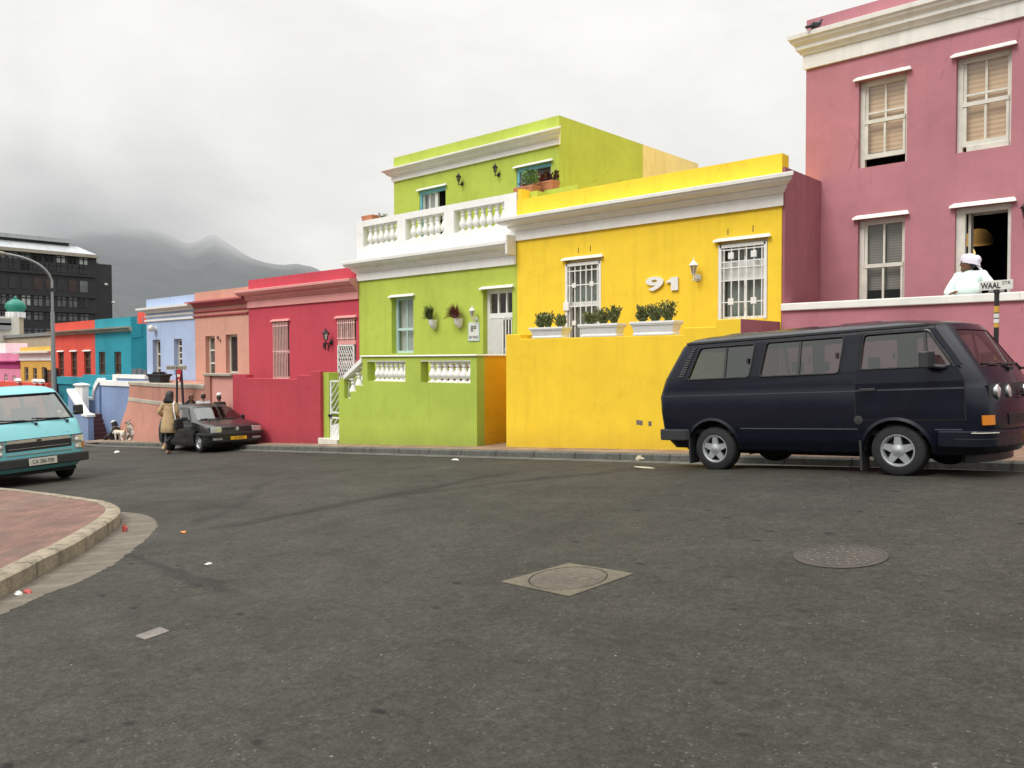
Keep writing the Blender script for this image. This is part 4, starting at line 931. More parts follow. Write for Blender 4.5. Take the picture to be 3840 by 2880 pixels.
# lime terrace wall with balustrade and stair
T = thing('terrace_wall', 'lime green terrace wall with white balusters and sloping stair rail', 'wall', (-15,YT,-.4))
Xp = lambda px: XF(px, YT, 1450); Zp = lambda px, py: PY(px, py, YT)[1]
zt = ZF(YT,(1380,1333),(1600,1331),(1785,1329))
hA = (Xp(1378),Xp(1520),0,0); hB = (Xp(1578),Xp(1764),0,0); hz0 = ZF(YT,(1378,1429),(1520,1429),(1578,1435),(1764,1438)); hz1 = zt-.13
hA = (hA[0],hA[1],hz0,hz1); hB = (hB[0],hB[1],hz0,hz1)
xs_ = Xp(1359); xr_ = Xp(1788)
mb = MB(); holed(mb, xs_, xr_, -1.8, zt-.04, YT, [hA,hB], .24, True); mb.quad((xr_,YT,-1.8),(xr_,YT+.24,-1.8),(xr_,YT+.24,zt-.04),(xr_,YT,zt-.04)); mb.quad((xs_,YT,-1.8),(xs_,YT+.24,-1.8),(xs_,YT+.24,zt-.04),(xs_,YT,zt-.04))
def pp(px, py): return (Xp(px), Zp(px, py))
low = [(Xp(1270),-1.8),(xs_-.001,-1.8),(xs_-.001,Zp(1359,1446)),(Xp(1334),Zp(1334,1446)),(Xp(1334),Zp(1334,1468)),(Xp(1313),Zp(1313,1468)),(Xp(1313),Zp(1313,1494)),(Xp(1291),Zp(1291,1494)),(Xp(1291),Zp(1291,1408)),(Xp(1270),Zp(1270,1428))]
mb.prism(low, 'y', YT, YT+.24)
part('wall', mb, M['green_t'], T)
mb = MB(); mb.prism([(Xp(1291),Zp(1291,1424)),(Xp(1291),Zp(1291,1408)),(xs_-.002,Zp(1359,1341)),(xs_-.002,Zp(1359,1361))], 'y', YT-.03, YT+.27); part('stair_rail', mb, M['white'], T, bevel=.01)
mb = MB(); mb.box(xs_-.05,xr_+.03,YT-.04,YT+.28,zt-.038,zt); mb.box(xr_-.22,xr_+.032,YT+.282,YF-.006,zt-.037,zt+.002); part('coping', mb, M['white'], T, bevel=.012)
mb = MB(); mb.box(hA[0]-.03,hA[1],YT+.004,YT+.236,hz1-.02,zt-.045); mb.box(hB[0]-.03,hB[1],YT+.004,YT+.236,hz1-.02,zt-.045)
part('baluster_rail', mb, M['white'], T)
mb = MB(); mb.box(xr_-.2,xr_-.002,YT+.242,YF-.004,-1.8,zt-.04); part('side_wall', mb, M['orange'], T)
mb = MB(); mb.box(Xp(1290)+.3,xr_-.21,YT+.245,YF-.004,-1.8,hz0-.22); part('terrace_floor', mb, M['paving'], T)
for h, n in ((hA,7),(hB,7)):
    w_ = (h[1]-h[0]-.12)/n
    for k in range(n): baluster(T, h[0]+.20+w_*(k+.5)*.95, YT+.12, h[2], hz1-.018, min(w_*1.05,.26), M['white'])
for px, yb_, yt_ in ((1302,1494,1420),(1324,1468,1398),(1346,1446,1376)): baluster(T, Xp(px)+.10, YT+.12, Zp(px,yb_), Zp(px,yt_), .22, M['white'])
# porch side wall and slatted gate
Gt = thing('garden_gate', 'white metal gate with diagonal bars beside the lime terrace', 'gate', (Xp(1252),YT+.5,-1.))
gy = YT+.12
gx0, gx1 = XF(1237,gy,1500), XF(1272,gy,1500)+.40; gz0, gz1 = PY(1252,1646,gy)[1], PY(1252,1428,gy)[1]
mb = MB()
for x in (gx0, gx1-.05): mb.box(x,x+.05,gy,gy+.04,gz0,gz1)
for f in (0,.35,.44,.98): mb.box(gx0+.05,gx1-.05,gy+.002,gy+.038,gz0+(gz1-gz0)*f,gz0+(gz1-gz0)*f+.045)
part('gate_frame', mb, M['trim'], Gt)
mb = MB()
for (za_, zb_) in ((.465,.98),(.045,.35)):
    A, Bz = gz0+(gz1-gz0)*za_, gz0+(gz1-gz0)*zb_; Wd = gx1-gx0-.1
    k = -Wd*1.05
    while k < Bz-A:
        p0 = [gx0+.05, A+k]; p1 = [gx1-.05, A+k+Wd*1.05]
        if p0[1] < A: t = (A-p0[1])/(p1[1]-p0[1]); p0 = [p0[0]+t*(p1[0]-p0[0]), A]
        if p1[1] > Bz: t = (p1[1]-Bz)/(p1[1]-p0[1]); p1 = [p1[0]-t*(p1[0]-p0[0]), Bz]
        if p1[0]-p0[0] > .05: mb.tube([(p0[0],gy+.02,p0[1]),(p1[0],gy+.02,p1[1])], .018, 6)
        k += .19
part('diagonal_bars', mb, M['trim'], Gt)
mb = MB(); mb.prism([(gx0+.05,gz0+.05),(gx1-.05,gz0+.05),(gx1-.05,gz0+(gz1-gz0)*.34),(gx0+.05,gz0+.35)], 'y', gy+.012, gy+.03); part('lower_panel', mb, M['trim'], Gt)
mb = MB(); mb.box(gx0-.02,gx0+.09,gy-.05,gy-.002,gz0+(gz1-gz0)*.38,gz0+(gz1-gz0)*.42); part('latch', mb, M['black'], Gt)
Pw = thing('porch_wall', 'lime green wall behind the diagonal barred gate', 'wall', (Xp(1225),YT+.3,-1.))
zpw = ZF(YT+.10,(1205,1396),(1265,1397)); px0 = XF(1200,YT+.02,1500)+.004
mb = MB(); mb.box(px0,gx0-.012,YT+.10,gy+.3,-1.8,zpw); mb.box(gx0-.011,Xp(1290)+.45,gy+.82,gy+1.0,-1.8,zpw+.02); part('wall', mb, M['green_t'], Pw)
mb = MB(); mb.box(px0-.002,Xp(1268),YT-.06,gy+.3,-1.8,ZF(YT,(1205,1645),(1264,1645))); part('tiled_step', mb, M['trim_old'], Pw, bevel=.01)
# terrace furniture seen between balusters
Bn = thing('terrace_bench', 'brown slatted garden bench behind the lime balustrade', 'bench', (Xp(1672),YT+.8,hz0-.46))
bx0, bx1 = XF(1612,YT+.75), XF(1738,YT+.75); by = YT+.85; z0 = hz0-.46
mb = MB()
for k in range(4): mb.box(bx0,bx1,by+.22+.02*k,by+.245+.02*k,z0+.45+.11*k,z0+.53+.11*k)
part('backrest', mb, M['brown'], Bn)
mb = MB()
for k in range(4): mb.box(bx0,bx1,by-.2+.105*k,by-.11+.105*k,z0+.40,z0+.43)
part('seat', mb, M['brown'], Bn)
for x in (bx0+.04, bx1-.09):
    for y in (by-.18, by+.16):
        mb = MB(); mb.box(x,x+.05,y,y+.05,z0,z0+.398); part('leg', mb, M['brown'], Bn)
Cn = thing('terrace_chair', 'white plastic chair behind the left group of lime terrace balusters', 'chair', (Xp(1496),YT+.8,hz0-.2))
cx0 = XF(1478,YT+.8); cx1 = cx0+.55
mb = MB(); mb.box(cx0,cx1,by-.2,by+.2,z0+.38,z0+.42); part('seat', mb, M['trim'], Cn)
mb = MB(); mb.box(cx0,cx1,by+.2,by+.23,z0+.42,z0+.85); part('backrest', mb, M['trim'], Cn, bevel=.01)
for x in (cx0, cx1-.04):
    for y in (by-.2, by+.16): mb = MB(); mb.box(x,x+.04,y,y+.04,z0,z0+.378); part('leg', mb, M['trim'], Cn)

# ------------------------------------------------------------------ crimson house
X0, X1 = -24.52, -18.665
zt = ZF(YF,(935,1051),(1316,1002)); zb = ZF(YF-.05,(932,1155),(1343,1121)); zc = ZF(YF-.32,(906,1088),(1325,1042))
H = thing('crimson_house', 'crimson single storey house with rose pink cornice and barred window', 'house', (-21.6,YF,-.7))
oW = op(YF,(1024,1207),(1084,1203),BL=(1022,1420),BR=(1081,1420)); oD = op(YF,(1265,1195),(1335,1190),zb=-.55)
mb = MB(); body(mb, X0, X1, -2.2, zt, YF, 8, [oW,oD]); part('wall', mb, M['red'], H)
mb = MB(); cornice(mb, X0, X1-.006, YF, prof(zb, zc, .34, .42), 1., .0); part('cornice', mb, M['rose'], H)
d = window(H, oW, YF, M['palerose'], 1, (.47,), 'glassb', .14, .07, None, 'window', None, .05); hood(d, oW[0], oW[1], oW[3], YF, M['rose'])
bars(d, (oW[0]+.02,oW[1]-.02,oW[2],oW[3]-.02), YF-.03, M['palerose'], 10, (.01,.48,.93), .012)
d = window(H, oD, YF, M['palerose'], 3, (.62,), 'glassd', .15, .06, None, 'door', None, .05); hood(d, oD[0], oD[1], oD[3], YF, M['rose'])
zg = oD[2]+(oD[3]-oD[2])*.60; zmid = ZF(YF,(1270,1274),(1335,1272))
bars(d, (oD[0]+.02,oD[1]-.02,zmid,oD[3]-.02), YF-.02, M['palerose'], 9, (.06,.80), .013)
mb = MB(); mb.box(oD[0]+.02,oD[1]-.02,YF-.01,YF+.03,zmid-.14,zmid-.01); part('crossbar', mb, M['rose'], d)
bars(d, (oD[0]+.03,oD[1]-.10,oD[2],zmid-.15), YF-.0, M['trim'], 7, r=.014, name='trellis_gate', lattice=12, frame=.04)
x, z = PY(1243,1284,YF); lantern(x, YF, z, .98, M['black'], 'black wrought lantern on the crimson wall with the numerals 87')
x, z = PY(1219,1296,YF); r = thing('house_number', 'small black numerals 87 under the lantern on the crimson wall', 'house number', (x,YF-.03,z))
part('numeral', fit_text('8', x-.05, x+.05, z-.09, z+.09, YF-.03, .01, .02), M['ink'], r)
x2_, z2_ = PY(1230,1303,YF); part('numeral', fit_text('7', x2_, x2_+.10, z2_-.09, z2_+.09, YF-.03, .01, .02), M['ink'], r)
T = thing('terrace_wall', 'crimson terrace wall with stepped top below the barred window', 'wall', (-21,YT,-.9))
px = [(868,1404),(925,1403),(925,1417),(1114,1423),(1114,1407),(1166,1407),(1166,1392),(1201,1392)]
Xq = [XF(p[0],YT,1500) for p in px]; z1_ = ZF(YT,px[0],px[1]); z2_ = ZF(YT,px[2],px[3]); z3_ = ZF(YT,px[4],px[5]); z4_ = ZF(YT,px[6],px[7])
XS0 = XF(873,YT,1500)
mb = MB(); mb.prism([(XS0,-2.4),(Xq[7],-2.4),(Xq[7],z4_),(Xq[6],z4_),(Xq[5],z3_),(Xq[4],z3_),(Xq[3],z2_),(Xq[2],z2_),(Xq[1],z1_),(XS0,z1_)], 'y', YT, YT+.24); part('wall', mb, M['red_t'], T, bevel=.012)
mb = MB(); mb.box(XS0,Xq[7]-.6,YT+.242,YF-.004,-2.4,z2_-.75); part('terrace_floor', mb, M['paving'], T)

# ------------------------------------------------------------------ salmon house and its corner wall
X0, X1 = -28.16, -24.525
zt = ZF(YF,(737,1098),(933,1074)); zc = ZF(YF-.25,(725,1131),(914,1110))
zb = ZF(YF-.03,(733,1188),(930,1172))
H = thing('salmon_house', 'salmon single storey house with dark rose cornice mouldings', 'house', (-26.3,YF,-.9))
oW = op(YF,(770,1261),(805,1259),BL=(768,1412)); oD = op(YF,(846,1255),(890,1253),zb=-.72)
mb = MB(); body(mb, X0, X1, -2.5, zt, YF, 8, [oW,oD], .2); part('wall', mb, M['salmon'], H)
zc0 = ZF(YF-.08,(735,1157),(930,1134))
mb = MB(); cornice(mb, X0, X1-.006, YF, [(.05,zc0),(.08,zc0+.05),(.09,zc0+.10),(.18,zc0+.16),(.19,zc0+.22),(.26,zc-.06),(.26,zc)], 1., 0.); part('cornice', mb, M['salmon_d'], H)
for ya, yb_ in ((1171,1152),(1187,1172)):
    z = ZF(YF-.04,(737,ya),(928,yb_)); mb = MB(); cornice(mb, X0, X1-.006, YF, [(.02,z-.05),(.06,z-.01),(.06,z+.03),(.02,z+.04)], 1, 0); part('string_course', mb, M['salmon_d'], H)
window(H, oW, YF, M['trim_old'], 1, (.33,.65), 'glassg', .19, .07, None, 'window')
d = window(H, oD, YF, M['trim_old'], 1, (.60,), 'glassd', .19, .07, None, 'door')
mb = MB(); mb.box(oD[0]+.08,oD[1]-.12,YF+.13,YF+.17,oD[2]+.02,oD[2]+(oD[3]-oD[2])*.58); part('door_leaf', mb, M['trim'], d)
x, z = PY(826,1277,YF); lantern(x, YF, z, .42, M['black'], 'small dark lantern between the window and door of the salmon house')
Yc = YT+.0
Q = [(XF(767,Yc,1500),Yc),(XF(590,Yc,1500),Yc)]
qx2 = XF(486,13.35,1500); Q += [(qx2,13.35),(qx2-.1,14.6),(Q[0][0],14.6)]
zcap = ZF(Yc,(590,1452),(765,1457)); zband = ZF(Yc,(590,1518),(700,1520))
T = thing('corner_wall', 'salmon corner garden wall with grey capping and flared base', 'wall', (Q[1][0],Yc,-1.3))
def flare(o):                             # plan outline pushed outwards at the foot
    return [(Q[0][0],Q[0][1]-o*.35),(Q[1][0]-o*.9,Q[1][1]-o*.45),(Q[2][0]-o*1.0,Q[2][1]-o*.5),Q[3],Q[4]]
mb = MB(); mb.rings([[(x,y,-2.3) for x, y in flare(.62)],[(x,y,G(-30,13)+.05) for x, y in flare(.58)],[(x,y,zband-.35) for x, y in flare(.16)],[(x,y,zband) for x, y in flare(.04)],[(x,y,zcap) for x, y in flare(0)]]); part('wall', mb, M['salmon_t'], T)
mb = MB(); mb.rings([[(x,y,zband-.02) for x, y in flare(.075)],[(x,y,zband+.09) for x, y in flare(.06)],[(x,y,zband+.12) for x, y in flare(.01)]]); part('string_course', mb, M['capstone'], T)
mb = MB(); mb.rings([[(x,y,zcap+.002) for x, y in flare(.05)],[(x,y,zcap+.10) for x, y in flare(.05)],[(x,y+.0,zcap+.13) for x, y in flare(.0)]]); part('coping', mb, M['capstone'], T)
ins = lambda o: [(Q[0][0]-.02,Q[0][1]+o),(Q[1][0]+o*.3,Q[1][1]+o),(Q[2][0]+o,Q[2][1]+o),(Q[3][0]+o,14.2),(Q[4][0]-.02,14.2)]
ztop = ZF(13.6,(560,1424),(515,1424))
mb = MB(); mb.rings([[(x,y,zcap+.131) for x, y in ins(.42)],[(x,y,ztop-.02) for x, y in ins(.55)],[(x,y,ztop) for x, y in ins(.58)]]); part('upper_tier', mb, M['salmon_t'], T)
x, z = PY(618,1433,13.3); r = thing('black_tub', 'black plastic tub standing on top of the salmon corner wall', 'tub', (x,13.3,zcap+.135))
mb = MB(); z0 = zcap+.135
R4 = lambda a, b, zz: [(x-a,13.1-b,z0+zz),(x+a,13.1-b,z0+zz),(x+a,13.1+b,z0+zz),(x-a,13.1+b,z0+zz)]
mb.rings([R4(.42,.16,0),R4(.46,.19,.20),R4(.56,.22,.26),R4(.54,.22,.30),R4(.44,.17,.30),R4(.44,.17,.1)]); part('tub', mb, M['blackplastic'], r, bevel=.01)
mb = MB(); leaves(mb, (x,13.1,z0+.24), (.42,.15,.10), 200, .06, rp, .5, .35); part('plant', mb, M['dial'], r)
# pale salmon wall that joins the crimson terrace
XA = XF(767,YT-.06,1500); XB = XS0-.003; zt = ZF(YT,(772,1405),(870,1403))
T = thing('terrace_wall', 'pale salmon terrace wall with grey capstone beside the crimson wall', 'wall', ((XA+XB)/2,YT,-1.2))
mb = MB(); mb.box(XA+.35,XB,YT+.004,YT+.25,-2.4,zt-.05); part('wall', mb, M['salmon_p'], T)
mb = MB(); mb.box(XA,XA+.35,YT-.06,YT+.30,-2.4,zt-.05); part('pier', mb, M['salmon_t'], T)
mb = MB(); mb.box(XA-.04,XB,YT-.09,YT+.33,zt-.048,zt+.03); part('coping', mb, M['capstone'], T, bevel=.015)

# ------------------------------------------------------------------ pale blue house, its garden wall and steps
X0, X1 = -32.05, -28.165
zt = ZF(YF,(552,1126),(733,1100)); zc = ZF(YF-.3,(536,1156),(727,1133)); zb = ZF(YF-.1,(551,1177),(730,1154))
H = thing('blue_house', 'pale blue single storey house with white cornice lines', 'house', (-30,YF,-1.2))
oD = op(YF,(572,1275),(601,1273),zb=-1.0); oW = op(YF,(652,1271),(682,1270),BL=(650,1406))
mb = MB(); body(mb, X0, X1, -3, zt, YF, 8, [oD,oW], .22); part('wall', mb, M['blue'], H)
mb = MB(); cornice(mb, X0, X1-.006, YF, [(.05,zb-.02),(.08,zb+.03),(.10,zb+.12),(.20,zb+.17),(.29,zc-.08),(.30,zc)], 1., 0.); part('cornice', mb, M['white'], H)
for ya, yb_ in ((1190,1169),(1205,1188)):
    z = ZF(YF-.04,(550,ya),(732,yb_)); mb = MB(); cornice(mb, X0, X1-.006, YF, [(.02,z-.05),(.06,z-.03),(.06,z+.035),(.02,z+.04)], 1, 0); part('string_course', mb, M['white'], H)
window(H, oW, YF, M['trim_old'], 2, (.28,.45,.62,.80), 'glassb', .21, .08, None, 'window')
d = window(H, oD, YF, M['trim_old'], 2, (.50,.68,.84), 'glassb', .21, .08, None, 'door')
mb = MB(); mb.box(oD[0]+.08,oD[1]-.08,YF+.15,YF+.18,oD[2],oD[2]+(oD[3]-oD[2])*.48); part('door_leaf', mb, M['trim_old'], d)
x, z = PY(584,1234,YF); r = thing('globe_lamp', 'round white globe lamp high on the pale blue wall', 'lamp', (x,YF,z))
mb = MB(); mb.lathe([(.10,0),(.10,-.05),(.06,-.09)], (x,YF,z), 14, 'y'); part('base', mb, M['trim'], r, smooth=40)
mb = MB(); mb.ell((x,YF-.17,z+.02), (.13,.13,.13), 14, 10); part('globe', mb, M['signwhite'], r, smooth=80)
YB = 13.93
T = thing('garden_wall', 'dusty blue garden wall with white curved capping beside the steps', 'wall', (XF(400,YB),YB,-1.6))
bp = lambda px, py: PY(px, py, YB)
zA = ZF(YB,(390,1447),(480,1447)); xA1, xA0 = qx2-.05, XF(381,YB,1500)
arc = [(376,1428),(368,1440),(361,1455),(356,1472),(353,1491)]
poly = [(xA0,-2.9),(xA1,-2.9),(xA1,zA),(xA0,zA)]
mb = MB(); mb.prism(poly, 'y', YB, YB+.25); part('wall', mb, M['blue_t'], T)
zl = ZF(YB+.27,(350,1497),(270,1498)); y2 = YB+.27
xl0, xl1 = XF(262,y2,1500), XF(353,y2,1500)
mb = MB(); mb.prism([(xl0,-3.),(xl1+.55,-3.)]+[(xl1+.55,PY(381,1447,y2)[1])]+[(XF(p[0],y2,p[1]),PY(p[0],p[1]+4,y2)[1]) for p in arc]+[(xl0,zl)], 'y', y2, y2+.2); part('rear_wall', mb, M['blue_t'], T)
mb = MB(); mb.box(xA0-.02,xA1,YB-.05,YB+.30,zA+.002,zA+.20); mb.box(xl0,xl1,y2-.06,y2+.26,zl,zl+.11)
ap = [(XF(p[0],y2,p[1]),PY(p[0],p[1]+4,y2)[1]) for p in arc]
ap2 = [(x-.14, z+.16) for x, z in ap]
for (a, b_), (c, d_) in zip(zip(ap, ap2), zip(ap[1:], ap2[1:])): mb.prism([a, b_, d_, c], 'y', y2-.06, y2+.26)
part('coping', mb, M['white'], T)
# wing beside the steps
xw0, xw1 = XF(262,13.05,1600), XF(335,13.05,1600); zw0 = ZF(13.05,(330,1563)); zw1 = ZF(13.05,(283,1502))
mb = MB(); mb.prism([(xw0,-3),(xw1,-3),(xw1,zw0),(xw1-.5,zw0+.02),(xw0,zw1+.35)], 'y', 13.0, 13.22); part('stair_wing', mb, M['blue_t'], T)
mb = MB(); mb.prism([(xw1+.04,zw0+.002),(xw1+.04,zw0+.10),(xw1-.5,zw0+.14),(xw0,zw1+.47),(xw0,zw1+.352),(xw1-.5,zw0+.022)], 'y', 12.95, 13.27); part('wing_coping', mb, M['white'], T)
S = thing('garden_steps', 'flight of oxblood steps between the blue walls', 'steps', (XF(375,13.2),13.2,-1.8))
ys_ = [1652,1637,1621,1604,1588,1572,1552]
mb = MB(); xe = XF(345,13.9,1560)-2.
for k in range(6):
    xk = XF(405-4.6*k,13.9,1640); z0 = PY(400-4*k,ys_[k],13.9)[1]; z1 = PY(400-4*k,ys_[k+1],13.9)[1]
    mb.box(xe,xk,13.225,13.92,z0-(1.2 if k == 0 else .01),z1)
part('flight', mb, M['brickstep'], S, bevel=.012)
# ------------------------------------------------------------------ dusty pink house
YP = 15.9; X0 = XF(3022,YP,450); X1 = 5.0
zt = ZF(YP,(3030,79),(3280,1)); zb = ZF(YP-.05,(3015,269),(3500,141),(3838,51)); zc = ZF(YP-.27,(2964,138),(3420,1))
H = thing('pink_house', 'dusty pink two storey house with sash windows and white cornice', 'house', (-2,YP,.3))
wUL = op(YP,(3221,309),(3403,264),BL=(3225,630),BR=(3397,606)); wUR = op(YP,(3587,220),(3796,171),BL=(3590,576),BR=(3794,541))
wLL = op(YP,(3217,825),(3394,807),BL=(3218,1130)); zfl = ZF(YP,(3637,948))-2.06
wLL = (wLL[0],wLL[1],wLL[2]-.12,wLL[3]); wLR = op(YP,(3582,780),(3793,760),zb=zfl+.02)
mb = MB(); body(mb, X0, X1, -.6, zt, YP, 9, [wUL,wUR,wLL,wLR], .14, .4); part('wall', mb, M['pink'], H)
mb = MB(); cornice(mb, X0, X1, YP, prof(zb, zc, .28, .42), 1., 0.); part('cornice', mb, M['white_old'], H)
def sash(o, gap, cur, label=None, gm='trim_old', rail=.47):
    a = (o[0],o[1],o[2]+gap,o[3]); mb = MB(); X0, X1, Z0, Z1 = o; yy = YP+.09
    mb.box(X0,X0+.09,yy,yy+.10,Z0,Z1); mb.box(X1-.05,X1,yy,yy+.10,Z0,Z1); mb.box(X0+.09,X1-.05,yy,yy+.10,Z1-.10,Z1); mb.box(X0+.09,X1-.05,yy,yy+.06,Z0,Z0+.02)
    f = part('window', mb, M[gm], H, bevel=.006, label=label)
    zr = Z0+gap+(Z1-Z0-gap)*rail; xm = (X0+X1+.04)/2
    mb = MB(); mb.box(X0+.09,X1-.05,yy-.03,yy+.015,zr-.035,zr+.035); mb.box(X0+.09,X1-.05,yy-.02,yy+.02,Z0+gap,Z0+gap+.09)
    mb.box(xm-.018,xm+.018,yy-.015,yy+.015,Z0+gap+.09,zr-.035); mb.box(X0+.09,X0+.15,yy-.018,yy+.018,Z0+gap+.09,zr-.035); mb.box(X1-.09,X1-.05,yy-.018,yy+.018,Z0+gap+.09,zr-.035)
    part('lower_sash', mb, M[gm], f)
    mb = MB(); mb.box(xm-.018,xm+.018,yy+.03,yy+.06,zr+.035,Z1-.1); mb.box(X0+.09,X0+.14,yy+.025,yy+.065,zr+.035,Z1-.1); mb.box(X1-.08,X1-.05,yy+.025,yy+.065,zr+.035,Z1-.1)
    mb.box(X0+.14,X1-.08,yy+.028,yy+.06,zr+.15,zr+.19) if gap else None
    part('upper_sash', mb, M[gm], f)
    g = MB(); g.quad((X0+.09,yy+.002,Z0+gap+.05),(X1-.05,yy+.002,Z0+gap+.05),(X1-.05,yy+.002,zr),(X0+.09,yy+.002,zr)); g.quad((X0+.09,yy+.045,zr),(X1-.05,yy+.045,zr),(X1-.05,yy+.045,Z1-.06),(X0+.09,yy+.045,Z1-.06)); part('pane', g, M['glass'], f)
    c = MB(); zz = Z0+gap+(Z1-Z0)*cur[1]; c.quad((X0+.02,YP+.20,zz),(X1,YP+.20,zz),(X1,YP+.20,Z1),(X0+.02,YP+.20,Z1)); part('blind', c, M[cur[0]], f)
    b = MB(); b.quad((X0,YP+.6,Z0),(X1,YP+.6,Z0),(X1,YP+.6,Z1),(X0,YP+.6,Z1))
    for xx in (X0,X1): b.quad((xx,YP+.2,Z0),(xx,YP+.6,Z0),(xx,YP+.6,Z1),(xx,YP+.2,Z1))
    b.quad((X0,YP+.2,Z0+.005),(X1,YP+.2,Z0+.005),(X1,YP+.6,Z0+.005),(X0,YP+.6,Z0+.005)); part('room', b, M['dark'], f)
    hood(f, X0, X1, Z1, YP, M['white_old'], .08, .085, .10)
def mk_greyblind():
    t = NT('grey_venetian_blind'); v = t.pos(); sx = t.n('ShaderNodeSeparateXYZ'); t.l(v, sx.inputs[0])
    w_ = t.math('SINE', t.math('MULTIPLY', sx.outputs[2], 130.)); f = t.math('MULTIPLY', t.rng(w_, -1., 1., .72, 1.08), t.rng(t.noise(v, 1.6), .3, .7, .8, 1.15))
    return t.done(t.bsdf(t.scale((.30,.275,.25), f), .7))
M['greyblind'] = mk_greyblind()
sash(wUL, .16, ('blind', .08)); sash(wUR, .10, ('blind', .0)); sash(wLL, .0, ('greyblind', .20))
# open doorway
xA, xB, zA, zB = wLR; mb = MB(); yy = YP+.06; ztr = zA+(zB-zA)*.0+ZF(YP,(3590,872),(3790,852))-zA; ztr2 = ZF(YP,(3605,860),(3785,836))
mb.box(xA,xA+.15,yy,yy+.09,zA,zB); mb.box(xB-.06,xB,yy,yy+.09,zA,zB); mb.box(xA+.15,xB-.06,yy,yy+.09,zB-.10,zB); mb.box(xA+.15,xB-.06,yy-.01,yy+.09,zA+ztr-.0,zA+ztr+.12)
d = part('doorway', mb, M['trim_old'], H, bevel=.006)
mb = MB(); zz = zA+ztr+.12; th = radians(14)
def tilt(x, u): return (x, yy+.04-u*sin(th), zz+.01+u*cos(th))
hT = (zB-.12-zz)*.98
for (u0, u1, a, b_) in ((0,.05,xA+.16,xB-.07),(hT-.05,hT,xA+.16,xB-.07),(.05,hT-.05,xA+.16,xA+.20),(.05,hT-.05,xB-.11,xB-.07)):
    p = [tilt(a,u0),tilt(b_,u0),tilt(b_,u1),tilt(a,u1)]; mb.hexa([p[0],p[1],(p[1][0],p[1][1]+.03,p[1][2]),(p[0][0],p[0][1]+.03,p[0][2]),p[3],p[2],(p[2][0],p[2][1]+.03,p[2][2]),(p[3][0],p[3][1]+.03,p[3][2])])
part('fanlight', mb, M['trim_old'], d)
mb = MB(); mb.box(xA+.17,xA+.21,yy+.11,yy+.30,zA,zA+ztr-.02); part('door_leaf', mb, M['trim_old'], d)
mb = MB(); bx0, bx1, by1 = xA-1.2, xB+1.4, YP+3.4
mb.quad((bx0,by1,zA),(bx1,by1,zA),(bx1,by1,zB+.5),(bx0,by1,zB+.5)); mb.quad((bx0,YP+.16,zA),(bx0,by1,zA),(bx0,by1,zB+.5),(bx0,YP+.16,zB+.5)); mb.quad((bx1,YP+.16,zA),(bx1,by1,zA),(bx1,by1,zB+.5),(bx1,YP+.16,zB+.5))
mb.quad((bx0,YP+.16,zB+.5),(bx1,YP+.16,zB+.5),(bx1,by1,zB+.5),(bx0,by1,zB+.5)); mb.quad((bx0,YP+.16,zA),(bx1,YP+.16,zA),(bx1,by1,zA),(bx0,by1,zA))
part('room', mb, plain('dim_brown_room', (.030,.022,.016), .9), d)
hood(d, xA, xB, zB, YP, M['white_old'], .08, .085, .10)
t = NT('lit_lampshade'); em = t.n('ShaderNodeEmission'); em.inputs[0].default_value = (1,.55,.16,1)
sz = t.n('ShaderNodeSeparateXYZ'); t.l(t.n('ShaderNodeTexCoord').outputs['Generated'], sz.inputs[0]); t.l(t.math('POWER', t.rng(sz.outputs[0], 0., .95, .92, .12), 2.2), em.inputs[1]); M['shade'] = t.done(em.outputs[0])
yl = YP+1.1; xl, zl = PY(3668,890,yl); L_ = thing('hanging_lamp', 'lit golden lampshade hanging in the dark pink house doorway', 'lamp', (xl,yl,zl))
mb = MB(); mb.lathe([(.24,-.13),(.25,-.13),(.22,.02),(.13,.13),(.05,.15),(.045,.15)], (xl,yl,zl), 20); part('shade', mb, M['shade'], L_, smooth=50)
mb = MB(); mb.tube([(xl,yl,zl+.14),(xl,yl,zB+.49)], .008, 6); part('cord', mb, M['black'], L_)
t = NT('lit_bulb'); em = t.n('ShaderNodeEmission'); em.inputs[0].default_value = (1,.66,.28,1); em.inputs[1].default_value = 1.3; M['bulb'] = t.done(em.outputs[0])
xb_, zb_ = PY(3647,938,yl); mb = MB(); mb.lathe([(.05,-.08),(.05,-.05),(.03,.0),(.012,.035)], (xb_,yl,zb_), 12); single('table_lamp', mb, M['bulb'], 'small glowing lamp inside the dark doorway behind the woman in a headscarf', 'lamp', (xb_,yl,zb_), smooth=60)
x, z = PY(3860,838,YP); lantern(x, YP, z, .92, M['black'], 'black lantern on the pink wall at the right edge of the photo')
# terrace wall
XL = -6.37; zt = ZF(14.2,(3100,1129),(3500,1110),(3838,1094)); zb_ = ZF(14.2,(3100,1159),(3838,1131))
T = thing('terrace_wall', 'dusty pink terrace wall with broad cream coping behind the blue van', 'wall', (-2,YF,.3))
mb = MB(); mb.box(XL,X1,YF,YF+.26,-.6,zb_+.01); part('wall', mb, M['pink_t'], T)
mb = MB(); mb.box(XL,X1,YF-.05,YF+.30,zb_+.011,zt); part('coping', mb, M['white_old'], T, bevel=.015)
mb = MB(); mb.box(XL+.01,X1,YF+.262,YP-.004,-.6,zfl); part('terrace_floor', mb, M['paving'], T)
z1_ = PX(3002,648,-6.345)[1]; z2_ = PX(3072,681,-6.345)[1]
mb = MB(); mb.prism([(YF+.02,zt+.001),(YP-.004,zt+.001),(YP-.004,(z1_+z2_)/2),(YF+.30,(z1_+z2_)/2),(YF+.02,(z1_+z2_)/2-.0)], 'x', -6.376, -6.33); part('end_wall', mb, M['pinkd'], T)
